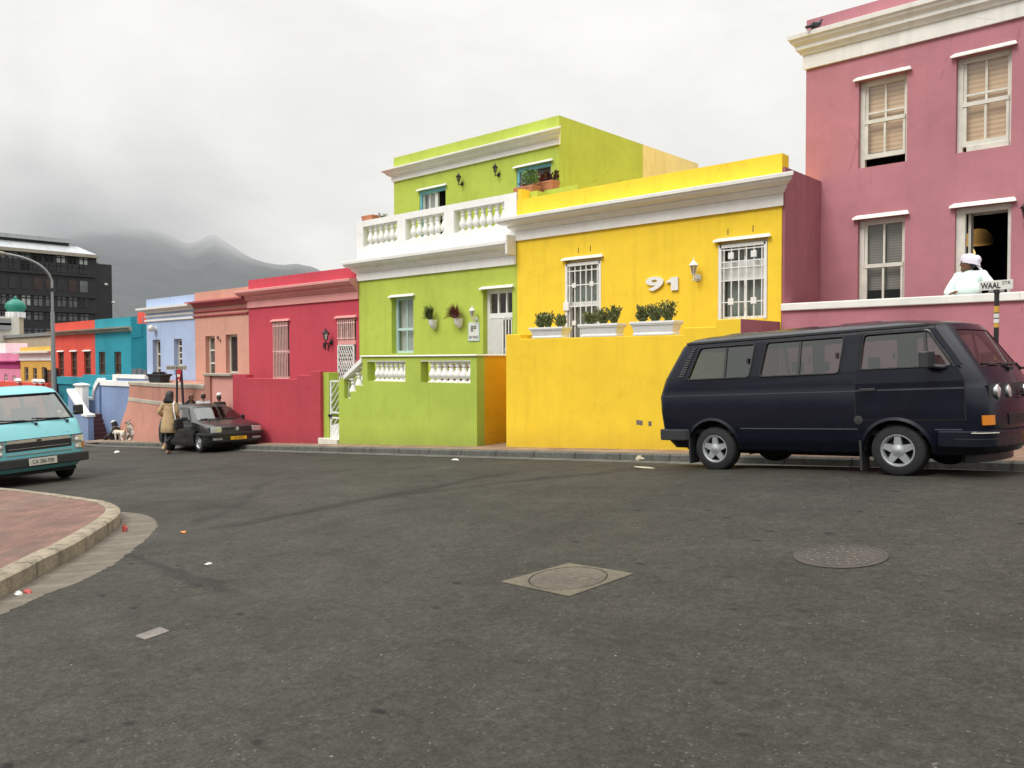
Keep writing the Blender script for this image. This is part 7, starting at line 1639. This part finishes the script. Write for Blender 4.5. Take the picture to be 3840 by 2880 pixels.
def head_mb(mb, c, s, yaw, pitch=0.):
    """a head with brow, nose, lips, chin and ears, facing +x before turning"""
    M_ = Matrix.Translation(c) @ Matrix.Rotation(yaw,4,'Z') @ Matrix.Rotation(pitch,4,'Y') @ Matrix.Scale(s,4); st = len(mb.v); rs = []
    prof_ = [(-.115,.030,.028,.060),(-.110,.046,.040,.058),(-.095,.060,.052,.045),(-.070,.074,.062,.025),(-.040,.084,.068,.010),(-.010,.090,.072,.002),(.020,.094,.075,-.002),(.050,.095,.076,-.006),(.080,.088,.071,-.010),(.105,.068,.056,-.012),(.120,.035,.030,-.012),(.124,.006,.006,-.012)]
    for z, rx, ry, ox in prof_: rs.append([(ox+rx*cos(2*pi*k/20)*(1. if cos(2*pi*k/20) > 0 else 1.08), ry*sin(2*pi*k/20), z) for k in range(20)])
    mb.rings(rs)
    mb.rings([[(.082,.010,.025),(.092,.0,.028),(.082,-.010,.025)],[(.088,.013,-.012),(.108,.0,-.008),(.088,-.013,-.012)],[(.084,.017,-.024),(.114,.0,-.024),(.084,-.017,-.024)],[(.080,.012,-.034),(.096,0,-.034),(.080,-.012,-.034)]])
    mb.ell((.082,0,-.052), (.014,.024,.006), 8, 5); mb.ell((.080,0,-.062), (.014,.021,.007), 8, 5); mb.ell((.072,0,-.098), (.022,.026,.018), 8, 5)
    for e in (-1, 1):
        mb.ell((-.008,e*.076,.0), (.020,.010,.032), 8, 6); mb.ell((.078,e*.032,.040), (.014,.024,.007), 8, 5); mb.ell((.070,e*.044,-.02), (.02,.022,.02), 8, 5)
    mb.xf(M_, st); return M_
def eyes(parent, M_):
    mb = MB()
    for e in (-1, 1): mb.ell((.082,e*.031,.020), (.009,.014,.008), 8, 6)
    mb.xf(M_); part('eyes', mb, M['ink'], parent)
def cap_hair(M_, bump=.012, low=-.02, back=-.085, face=.045):
    """hair shell over the skull, leaving the face free"""
    mb = MB(); rs = []
    for j in range(9):
        t = j/8; z = .132*sin(t*pi/2)+(1-t)*back; r = cos(t*pi/2)**.6
        rs.append([((-.016+(.098+bump)*r*cos(2*pi*k/18)), (.078+bump)*r*sin(2*pi*k/18), max(z, face+.02*0) if cos(2*pi*k/18) > .35 and t < .5 else z) for k in range(18)])
    mb.rings(rs); mb.xf(M_); return mb
def standing(label, px, Y, ztop, yaw, shirt, trousers, skin='skin', hair='hair', name='person', cap=None, hood_=False, g=None, broad=1.):
    X = XF(px, Y, 1480); zg = G(X,Y)+(.125 if Y > 12.05 else 0.); H = ztop-zg; s = H/1.74; r = thing(name, label, 'person', (X,Y,zg), g)
    Mx = Matrix.Translation((X,Y,zg)) @ Matrix.Rotation(yaw,4,'Z') @ Matrix.Scale(s,4)
    nd = {'pelvis':((0,0,.92),(.13,.10)),'waist':((0,0,1.06),(.12,.10)),'chest':((0,0,1.28),(.145*broad,.11)),'neck':((.01,0,1.46),(.055,.055)),'crown':((.02,0,1.56),(.05,.05)),
          'shl':((0,.17*broad,1.39),(.06,.06)),'ell':((-.02,.23*broad,1.12),(.042,.042)),'wrl':((.06,.24*broad,.90),(.028,.028)),'shr':((0,-.17*broad,1.39),(.06,.06)),'elr':((-.02,-.23*broad,1.12),(.042,.042)),'wrr':((.06,-.24*broad,.90),(.028,.028)),
          'hl':((0,.09,.86),(.085,.085)),'kl':((.02,.10,.48),(.055,.055)),'al':((-.01,.10,.09),(.038,.038)),'hr':((0,-.09,.86),(.085,.085)),'kr':((.02,-.10,.48),(.055,.055)),'ar':((-.01,-.10,.09),(.038,.038))}
    ed = [('pelvis','waist'),('waist','chest'),('chest','neck'),('neck','crown'),('chest','shl'),('shl','ell'),('ell','wrl'),('chest','shr'),('shr','elr'),('elr','wrr'),('pelvis','hl'),('hl','kl'),('kl','al'),('pelvis','hr'),('hr','kr'),('kr','ar')]
    b = skin_mb({k: (v[0], tuple(q*(.8 if k in ('pelvis','waist','chest','shl','shr','ell','elr','hl','hr','kl','kr') else 1) for q in v[1])) for k, v in nd.items()}, ed, 'pelvis', 1)
    for e in (-1, 1): hand_mb(b, (.065,e*.24*broad,.885), (.15,0,-1), (0,-e,0), 1., .5, e)
    Mh = head_mb(b, (.035,0,1.625), .93, 0.); b.xf(Mx); part('body', b, M[skin], r, smooth=80)
    def garment(keys, grow, es):
        return skin_mb({k: (nd[k][0], tuple(q+grow for q in nd[k][1])) for k in keys}, [e for e in ed if e[0] in keys and e[1] in keys], keys[0], 1)
    sh_ = garment(['chest','waist','pelvis','shl','ell','wrl','shr','elr','wrr'], .016, None); sh_.xf(Mx); part('jacket', sh_, M[shirt], r, smooth=80)
    tr = garment(['pelvis','hl','kl','al','hr','kr','ar'], .012, None); tr.xf(Mx); part('trousers', tr, M[trousers], r, smooth=80)
    for e in (-1, 1): sm = MB(); sm.rings([[(x,e*.10+y*.05,z) for x, y in ((-.09,-.8),(.02,-1),(.14,-.8),(.18,0),(.14,.8),(.02,1),(-.09,.8))] for z in (.0,.05)]+[[(x*.8-.01,e*.10+y*.04,.085) for x, y in ((-.09,-.8),(.02,-1),(.06,-.8),(.08,0),(.06,.8),(.02,1),(-.09,.8))]]); sm.xf(Mx); part('shoe', sm, M['black'], r, smooth=50)
    Mh2 = Mx @ Mh; eyes(r, Mh2)
    if cap:
        c = MB(); c.lathe([(.100,.045),(.103,.06),(.102,.105),(.085,.135),(.04,.145),(.002,.146)], (-.012,0,0), 18); c.v = [(x*1.05,y*.86,z) for x, y, z in c.v]; c.xf(Mh2); part('cap', c, M[cap], r, smooth=50)
    hm = cap_hair(Mh2) if not cap else cap_hair(Mh2 @ Matrix.Translation((0,0,-.02)), .004); part('hair', hm, M[hair], r, smooth=60)
    if hood_:
        c = MB(); c.ell((-.05,0,1.44), (.10,.15,.09), 12, 8); c.xf(Mx); part('hood', c, M[shirt], r, smooth=60)
    return r
zt_ = lambda px, py, Y: PY(px, py, Y)[1]
standing('man in a black hooded jacket behind the hatchback, nearest the red sign post', 716, 12.35, zt_(716,1476,12.35), radians(-5), 'blackcloth', 'blackcloth', hood_=True, g='men talking behind the hatchback')
standing('man in a light grey top behind the hatchback, in the middle of three', 762, 12.25, zt_(762,1471,12.25), radians(150), 'greycloth', 'blackcloth', 'skin_l', g='men talking behind the hatchback', broad=1.08)
standing('man in black wearing a white skullcap behind the hatchback', 822, 12.4, zt_(822,1475,12.4), radians(172), 'blackcloth', 'blackcloth', cap='whitecloth', g='men talking behind the hatchback')

# ---- woman walking away in a tan coat
P_ = PG(638,1701); X, Y, zg = P_; top = PY(646,1467,Y)[1]; s = (top-zg)/1.70
r = thing('person', 'woman in a long tan coat walking away past the parked hatchback', 'person', (X,Y,zg))
yaw = radians(118); Mx = Matrix.Translation((X,Y,zg)) @ Matrix.Rotation(yaw,4,'Z') @ Matrix.Scale(s,4)
nd = {'pelvis':((0,0,.90),(.12,.12)),'waist':((.0,0,1.04),(.11,.11)),'chest':((.02,0,1.26),(.125,.11)),'neck':((.03,0,1.42),(.05,.05)),'crown':((.04,0,1.52),(.05,.05)),
      'shl':((.02,.165,1.36),(.055,.055)),'ell':((-.10,.27,1.13),(.042,.042)),'wrl':((.10,.22,.99),(.028,.028)),'shr':((.02,-.165,1.36),(.055,.055)),'elr':((-.06,-.23,1.10),(.042,.042)),'wrr':((.10,-.20,.98),(.028,.028)),
      'hl':((0,.08,.84),(.08,.08)),'kl':((.06,.08,.46),(.05,.05)),'al':((-.02,.07,.08),(.035,.035)),'tl':((.10,.07,.03),(.03,.025)),'hr':((-.02,-.08,.84),(.08,.08)),'kr':((-.02,-.09,.48),(.05,.05)),'ar':((-.36,-.10,.30),(.034,.034)),'tr':((-.42,-.10,.19),(.028,.025))}
ed = [('pelvis','waist'),('waist','chest'),('chest','neck'),('neck','crown'),('chest','shl'),('shl','ell'),('ell','wrl'),('chest','shr'),('shr','elr'),('elr','wrr'),('pelvis','hl'),('hl','kl'),('kl','al'),('al','tl'),('pelvis','hr'),('hr','kr'),('kr','ar'),('ar','tr')]
b = skin_mb({k: (v[0], tuple(q*(.75 if k in ('pelvis','waist','chest','shl','shr','ell','elr','hl','hr','kl','kr') else 1) for q in v[1])) for k, v in nd.items()}, ed, 'pelvis', 1); hand_mb(b, (.115,.215,.99), (1,-.1,-.1), (0,-1,0), .95, .6, 1); hand_mb(b, (.115,-.195,.98), (1,.1,-.1), (0,1,0), .95, .6, -1)
Mh = head_mb(b, (.055,0,1.575), .92, 0); b.xf(Mx); part('body', b, M['skin_l'], r, smooth=80); eyes(r, Mx @ Mh)
def lower_leg(k, g): return skin_mb({q: (nd[q][0], tuple(v+g for v in nd[q][1])) for q in k}, [e for e in ed if e[0] in k and e[1] in k], k[0], 1)
ndp = nd['pelvis']; nd['pelvis'] = (ndp[0], (.07,.07)); nd['hl'] = (nd['hl'][0], (.065,.065)); nd['hr'] = (nd['hr'][0], (.065,.065)); tr = lower_leg(['pelvis','hl','kl','al','hr','kr','ar'], .012); nd['pelvis'] = ndp; tr.xf(Mx); part('trousers', tr, M['blackcloth'], r, smooth=80)
c = MB(); rs = []
for z, rx, ry, ox in ((.58,.175,.215,-.035),(.60,.185,.225,-.035),(.75,.18,.222,-.02),(.92,.175,.212,0),(1.04,.145,.175,.005),(1.18,.135,.175,.015),(1.30,.128,.185,.02),(1.38,.105,.175,.02),(1.425,.07,.10,.02),(1.46,.06,.065,.025)):
    rs.append([(ox+rx*cos(2*pi*k/24)*(1+.05*sin(5*2*pi*k/24)*(z < .95)), ry*sin(2*pi*k/24)*(1+.04*sin(7*2*pi*k/24)*(z < .95)), z) for k in range(24)])
c.rings(rs)
arms = skin_mb({q: (nd[q][0], tuple(v+.026 for v in nd[q][1])) for q in ('chest','shl','ell','wrl','shr','elr','wrr')}, [e for e in ed if e[0] in ('chest','shl','ell','shr','elr') and e[1] in ('shl','ell','wrl','shr','elr','wrr')], 'chest', 1)
c.add(arms.v, arms.f); c.xf(Mx); part('coat', c, M['tan'], r, smooth=60)
hm = MB(); rs = []
for z, rx, ry, ox in ((1.375,.03,.10,-.07),(1.40,.065,.145,-.06),(1.44,.085,.145,-.045),(1.50,.10,.12,-.02),(1.56,.11,.10,.0),(1.64,.108,.095,.02),(1.69,.08,.075,.03),(1.71,.03,.03,.03)):
    rs.append([(ox+rx*cos(2*pi*k/20)*(1 if cos(2*pi*k/20) < .2 else .55 if z < 1.62 else 1), ry*sin(2*pi*k/20)*(1+.06*sin(k*2.7+z*40)), z+.012*sin(k*3.1)*(z < 1.4)) for k in range(20)])
hm.rings(rs); hm.xf(Mx); part('hair', hm, M['hair'], r, smooth=50)
for q, rr in ((('al','tl'),0),(('ar','tr'),1)):
    a, b_ = Vector(nd[q[0]][0]), Vector(nd[q[1]][0]); sm = MB(); sm.tube([tuple(a+(a-b_)*.25+Vector((0,0,-.035))), tuple((a+b_)/2+Vector((0,0,-.03))), tuple(b_+(b_-a)*.25+Vector((0,0,-.0)))], [.034,.042,.026], 8); sm.xf(Mx); part('shoe', sm, M['skin_l'] if rr == 0 else M['dogtan'], r, smooth=60)
bg = thing('shoulder_bag', 'black shoulder bag with a pale strap carried by the woman in the tan coat', 'bag', tuple(Mx @ Vector((-.05,-.30,.85))))
mb = MB(); mb.rings([[(x*w_,-.285+y*w_,z) for x, y in ((-.17,-.05),(.15,-.05),(.15,.05),(-.17,.05))] for z, w_ in ((.68,.95),(.70,1.),(.92,.85),(.95,.7))]); mb.xf(Mx); part('pouch', mb, M['blackcloth'], bg, bevel=.015)
mb = MB(); pth = [(-.12,-.27,.94),(-.135,-.235,1.15),(-.10,-.19,1.34),(.0,-.165,1.425),(.12,-.18,1.36),(.14,-.22,1.18),(.10,-.27,.94)]
for a, b_ in zip(pth, pth[1:]):
    A, B_ = Vector(a), Vector(b_); mb.add([A+Vector((0,.018,.004)),A-Vector((0,.018,-.004)),B_-Vector((0,.018,-.004)),B_+Vector((0,.018,.004))], [(0,1,2,3)])
mb.xf(Mx); part('strap', mb, M['whitecloth'], bg)

# ---- woman in a white headscarf leaning on the pink terrace wall
Yw = 14.93; hx, hz = PY(3633,988,Yw); zf = zfl; s = (hz+.11-zf)/1.565
cx_, _ = PY(3640,1060,Yw); r = thing('person', 'woman in a white headscarf and pale mint jumper leaning on the pink terrace wall', 'person', (cx_,Yw,zf))
wz = ZF(14.2,(3500,1110),(3600,1105)); hLx = PY(3560,1107,14.22)[0]; hRx = PY(3705,1096,14.35)[0]
nd = {'pelvis':((cx_+.02,Yw+.02,zf+.86*s),(.17,.15)),'waist':((cx_+.01,Yw,zf+1.02*s),(.18,.16)),'chest':((cx_-.005,Yw-.04,zf+1.22*s),(.17,.15)),'neck':((cx_-.02,Yw-.05,hz-.14),(.06,.06)),'nb':((cx_-.015,Yw-.045,hz-.215),(.105,.095)),'crown':((hx,Yw-.06,hz-.06),(.055,.055)),
      'shl':((cx_-.17,Yw-.06,zf+1.30*s),(.07,.07)),'ell':((cx_-.285,Yw-.24,zf+1.06*s),(.054,.054)),'wrl':((hLx+.055,14.36,wz+.055),(.034,.034)),
      'shr':((cx_+.18,Yw-.02,zf+1.31*s),(.07,.07)),'elr':((cx_+.37,Yw-.16,zf+1.09*s),(.055,.055)),'wrr':((hRx+.10,14.44,wz+.05),(.034,.034)),
      'hl':((cx_-.08,Yw+.03,zf+.80*s),(.11,.11)),'kl':((cx_-.09,Yw+.02,zf+.45*s),(.065,.065)),'al':((cx_-.09,Yw+.03,zf+.07),(.042,.042)),'hr':((cx_+.11,Yw+.03,zf+.80*s),(.11,.11)),'kr':((cx_+.11,Yw+.03,zf+.45*s),(.065,.065)),'ar':((cx_+.11,Yw+.05,zf+.07),(.042,.042))}
nbk = nd.pop('nb'); b = skin_mb({k: (v[0], tuple(q*(.72 if k in ('pelvis','waist','chest','shl','shr','ell','elr') else 1) for q in v[1])) for k, v in nd.items()}, [e for e in ed if e[0] not in ('al','ar')], 'pelvis', 2); nd['nb'] = nbk
hand_mb(b, nd['wrl'][0], (hLx-nd['wrl'][0][0]-.03, -.12, -.035), (.1,-.25,-1), 1.0, .55, -1); hand_mb(b, nd['wrr'][0], (-.10,-.03,-.02), (0,-.3,-1), 1.0, .4, 1)
Mh = head_mb(b, (hx,Yw-.07,hz), 1.06, radians(200), radians(6)); part('body', b, M['skin'], r, smooth=80); eyes(r, Mh)
keys = ['pelvis','waist','chest','nb','shl','ell','wrl','shr','elr','wrr']; ed = ed+[('chest','nb')]
j = skin_mb({k: (nd[k][0], tuple(v+(.02 if k != 'wrl' and k != 'wrr' else .010) for v in nd[k][1])) for k in keys}, [e for e in ed if e[0] in keys and e[1] in keys], 'pelvis', 2)
j.ell((cx_-.005,Yw-.13,zf+1.10*s), (.205,.13,.17), 18, 12)
for k_, r_ in (('shl',.078),('shr',.078),('nb',.115)): c_ = nd[k_][0]; j.ell(c_, (r_,r_*.95,r_), 14, 10)
for a_, b_ in (('shl','ell'),('shr','elr')): j.tube([nd[a_][0], tuple((p+q)/2 for p, q in zip(nd[a_][0], nd[b_][0])), nd[b_][0]], [.074,.066,.060], 12); j.tube([nd['nb'][0], nd[a_][0]], [.10,.075], 12); j.tube([nd['chest'][0], nd[a_][0]], [.15,.08], 12)
j = fuse(j, .012, 10)
part('jumper', j, M['mint'], r, smooth=80)
sk = MB(); sk.rings([[(cx_+.015+a*cos(2*pi*k/20),Yw+.02+a*.85*sin(2*pi*k/20),zf+z*s) for k in range(20)] for z, a in ((.12,.26),(.5,.24),(.82,.22),(.95,.19))]); part('skirt', sk, M['blackcloth'], r, smooth=60)
for e in (-.09,.11): sm = MB(); sm.ell((cx_+e,Yw-.03,zf+.035), (.045,.12,.035), 10, 6); part('shoe', sm, M['black'], r, smooth=60)
sc_ = MB(); rs = []
for j_ in range(10):
    t = j_/9; z = -.025+.165*sin(t*pi/2); q_ = cos(t*pi/2)**.55
    rs.append([(-.028+.122*q_*cos(2*pi*k/22)+(-.02 if cos(2*pi*k/22) < 0 else 0)*(1-t), .098*q_*sin(2*pi*k/22)*(1+.03*sin(k*2.1)), z+.05*cos(2*pi*k/22)*(1-t)) for k in range(22)])
sc_.rings(rs); sc_.ell((-.125,.0,.03), (.065,.075,.075), 12, 8); sc_.xf(Mh); part('headscarf', sc_, M['lilac'], r, smooth=70)
kn = MB(); kn.rings([[(-.12-.02*i+a,.01+b_,-.045-.035*i) for a, b_ in ((-.018,-.02),(.018,-.02),(.018,.02),(-.018,.02))] for i in range(4)]); kn.xf(Mh); part('scarf_tail', kn, M['lilac'], r, smooth=60)
hb = MB(); hb.ell((-.055,0,-.035), (.07,.074,.055), 12, 8); hb.xf(Mh); part('hair', hb, M['hair'], r, smooth=70)

# ---- person in black sitting on the ground against the salmon corner
P_ = PG(408,1662); X0_, Y0_, z0_ = P_; Yq = Y0_+.2
def sp_(px, py, Y=None): a, z = PY(px, py, Y or Yq); return (a, Y or Yq, z)
hd_ = sp_(428,1590); r = thing('person', 'person in black sitting on the pavement by the salmon wall with white trainers', 'person', (X0_+.15,Yq,G(X0_,Yq)))
sc = 1.0
seat_ = sp_(437,1643); che = sp_(434,1612); kne = sp_(405,1636); foot = sp_(384,1659)
nd2 = {'pelvis':(seat_,(.16,.15)),'chest':(che,(.17,.15)),'neck':(sp_(430,1600),(.07,.07)),'crown':(hd_,(.07,.07)),
       'hl':(sp_(428,1647,Yq-.12),(.11,.11)),'kl':(sp_(406,1632,Yq-.2),(.08,.08)),'al':(sp_(389,1657,Yq-.2),(.05,.05)),'hr':(sp_(432,1647,Yq+.12),(.11,.11)),'kr':(sp_(410,1640,Yq+.15),(.08,.08)),'ar':(sp_(393,1659,Yq+.12),(.05,.05)),
       'shl':(sp_(432,1606,Yq-.17),(.08,.08)),'ell':(sp_(424,1622,Yq-.26),(.06,.06)),'wrl':(sp_(412,1628,Yq-.25),(.04,.04)),'shr':(sp_(432,1606,Yq+.17),(.08,.08)),'elr':(sp_(426,1624,Yq+.2),(.06,.06)),'wrr':(sp_(412,1630,Yq+.1),(.04,.04))}
ed2 = [('pelvis','chest'),('chest','neck'),('neck','crown'),('pelvis','hl'),('hl','kl'),('kl','al'),('pelvis','hr'),('hr','kr'),('kr','ar'),('chest','shl'),('shl','ell'),('ell','wrl'),('chest','shr'),('shr','elr'),('elr','wrr')]
b = skin_mb({k: (v[0], tuple(q*.9 for q in v[1])) for k, v in nd2.items()}, ed2, 'pelvis', 1)
for w_ in ('wrl','wrr'): hand_mb(b, nd2[w_][0], (-1,0,-.3), (0,0,-1), 1., .6)
Mh = head_mb(b, hd_, 1.0, radians(195)); part('body', b, M['skin_l'], r, smooth=80); eyes(r, Mh)
k2 = [k for k in nd2 if k not in ('crown','neck')]
c = skin_mb({k: (nd2[k][0], tuple(q+.012 for q in nd2[k][1])) for k in k2}, [e for e in ed2 if e[0] in k2 and e[1] in k2], 'pelvis', 1); part('clothes', c, M['blackcloth'], r, smooth=80)
hm = cap_hair(Mh @ Matrix.Translation((-.02,0,0)), .03, back=-.12); part('hood', hm, M['blackcloth'], r, smooth=60)
w_ = MB(); w_.lathe([(.10,.06),(.108,.085),(.09,.11),(.05,.13)], (.005,0,0), 14); w_.xf(Mh @ Matrix.Rotation(radians(25),4,'Y')); part('cap', w_, M['whitecloth'], r, smooth=50)
for k_, yy in (('al',Yq-.2),('ar',Yq+.12)):
    a = nd2[k_][0]; sm = MB(); sm.ell((a[0]-.11,yy,a[2]-.01), (.17,.06,.06), 10, 6); part('shoe', sm, M['whitecloth'], r, smooth=60)
pb = MB(); x, y, z = sp_(418,1610,Yq-.28); pb.ell((x,y-.02,z), (.05,.01,.035), 10, 6); part('jacket_print', pb, M['greycloth'], r)

# ---- two dogs on the pavement beside them
def dog(label, O_, s, yaw, mats, pose='stand'):
    Mx = Matrix.Translation(O_) @ Matrix.Rotation(yaw,4,'Z') @ Matrix.Scale(s,4); r = thing('dog', label, 'dog', O_)
    if pose == 'stand':
        nd = {'chest':((.22,0,.46),(.13,.10)),'mid':((0,0,.47),(.115,.09)),'hip':((-.28,0,.48),(.105,.085)),'neck':((.38,0,.50),(.075,.07)),'head':((.50,0,.44),(.07,.065)),'muz':((.64,0,.39),(.035,.032)),
              'tail1':((-.42,0,.55),(.03,.03)),'tail2':((-.46,0,.72),(.022,.022)),'tail3':((-.43,0,.80),(.014,.014))}
        ed = [('mid','chest'),('mid','hip'),('chest','neck'),('neck','head'),('head','muz'),('hip','tail1'),('tail1','tail2'),('tail2','tail3')]
        for e in (-1, 1):
            n = 'l' if e > 0 else 'r'; nd.update({'fs'+n:((.26,e*.08,.38),(.055,.05)),'fe'+n:((.22,e*.08,.24),(.035,.035)),'fw'+n:((.25,e*.08,.10),(.028,.028)),'fp'+n:((.29,e*.08,.03),(.03,.028)),
                       'hs'+n:((-.30,e*.08,.38),(.075,.055)),'hk'+n:((-.22,e*.09,.27),(.048,.042)),'hh'+n:((-.38,e*.085,.17),(.028,.028)),'hp'+n:((-.34,e*.085,.03),(.03,.026))})
            ed += [('chest','fs'+n),('fs'+n,'fe'+n),('fe'+n,'fw'+n),('fw'+n,'fp'+n),('hip','hs'+n),('hs'+n,'hk'+n),('hk'+n,'hh'+n),('hh'+n,'hp'+n)]
        root = 'mid'
    else:
        nd = {'rump':((-.12,0,.16),(.15,.14)),'mid':((.0,0,.32),(.13,.12)),'chest':((.10,0,.46),(.11,.11)),'neck':((.14,0,.60),(.08,.08)),'head':((.18,0,.72),(.08,.075)),'muz':((.32,0,.69),(.038,.035)),'tail1':((-.30,0,.06),(.03,.03)),'tail2':((-.48,.1,.04),(.02,.02))}
        ed = [('mid','rump'),('mid','chest'),('chest','neck'),('neck','head'),('head','muz'),('rump','tail1'),('tail1','tail2')]
        for e in (-1, 1):
            n = 'l' if e > 0 else 'r'; nd.update({'fs'+n:((.14,e*.09,.38),(.05,.05)),'fe'+n:((.16,e*.09,.20),(.035,.035)),'fp'+n:((.22,e*.09,.03),(.034,.03)),'hk'+n:((.02,e*.15,.16),(.07,.06)),'hp'+n:((.12,e*.15,.035),(.035,.03))})
            ed += [('chest','fs'+n),('fs'+n,'fe'+n),('fe'+n,'fp'+n),('rump','hk'+n),('hk'+n,'hp'+n)]
        root = 'mid'
    b = skin_mb(nd, ed, root, 2)
    hx_, hz_ = nd['head'][0][0], nd['head'][0][2]
    for e in (-1, 1): b.rings([[(hx_-.02,e*.04,hz_+.05),(hx_+.02,e*.05,hz_+.05),(hx_-.01,e*.065,hz_+.045)],[(hx_-.05,e*.06,hz_+.11),(hx_-.04,e*.065,hz_+.11),(hx_-.05,e*.07,hz_+.10)]])
    b.xf(Mx); part('body', b, mats, r, smooth=80)
    n = MB(); n.ell((nd['muz'][0][0]+.03,0,nd['muz'][0][2]+.005), (.014,.016,.013), 8, 5)
    for e in (-1, 1): n.ell((hx_+.06,e*.035,hz_+.02), (.009,.009,.009), 6, 4)
    n.xf(Mx); part('nose_and_eyes', n, M['ink'], r)
    return r
def mk_patch(name, a, b_, sc, th):
    t = NT(name); v = t.obj(); f = t.rng(t.noise(v, sc, 3), th-.03, th+.03, 0., 1.); c = t.mix(f, a, b_); c = t.scale(c, t.rng(t.noise(v, 40., 3), .3, .7, .8, 1.2)); return t.done(t.bsdf(c, .95))
def mk_saddle():
    t = NT('white_coat_tan_back'); v = t.obj(); sx = t.n('ShaderNodeSeparateXYZ'); t.l(v, sx.inputs[0]); h = t.math('ADD', sx.outputs[2], t.math('MULTIPLY', t.noise(v, 9., 3), .10))
    c = t.mix(t.rng(h, .50, .54, 0., 1.), (.62,.60,.55), (.58,.40,.21)); return t.done(t.bsdf(t.scale(c, t.rng(t.noise(v, 40., 3), .3, .7, .8, 1.15)), .95))
D1 = PG(452,1664); dog('white dog with tan back and raised tail standing beside the seated person', D1, .9, radians(184), mk_saddle())
D2 = PG(500,1663); dog('grey brown dog sitting behind the white dog by the salmon wall', D2, 1.05, radians(205), mk_patch('grey_brown_patchy_coat', (.13,.10,.08), (.52,.48,.43), 6., .52), 'sit')
# grass tufts at the foot of the salmon wall
gm = MB(); rg = random.Random(4)
for k in range(700):
    t_ = rg.random(); px = 515+95*t_; py = 1655-30*t_+rg.uniform(-4,3); x, y, z = PG(px, py); h = rg.uniform(.05,.20)*(1.3 if t_ < .35 else .6); a = rg.uniform(0,6.28); w_ = .012
    gm.add([(x-w_*cos(a),y-w_*sin(a),z),(x+w_*cos(a),y+w_*sin(a),z),(x+rg.uniform(-.08,.08),y+rg.uniform(-.08,.08),z+h)], [(0,1,2)])
single('grass', gm, M['grass'], 'tufts of grass growing along the foot of the salmon corner wall', 'grass', PG(540,1648), kind='stuff')
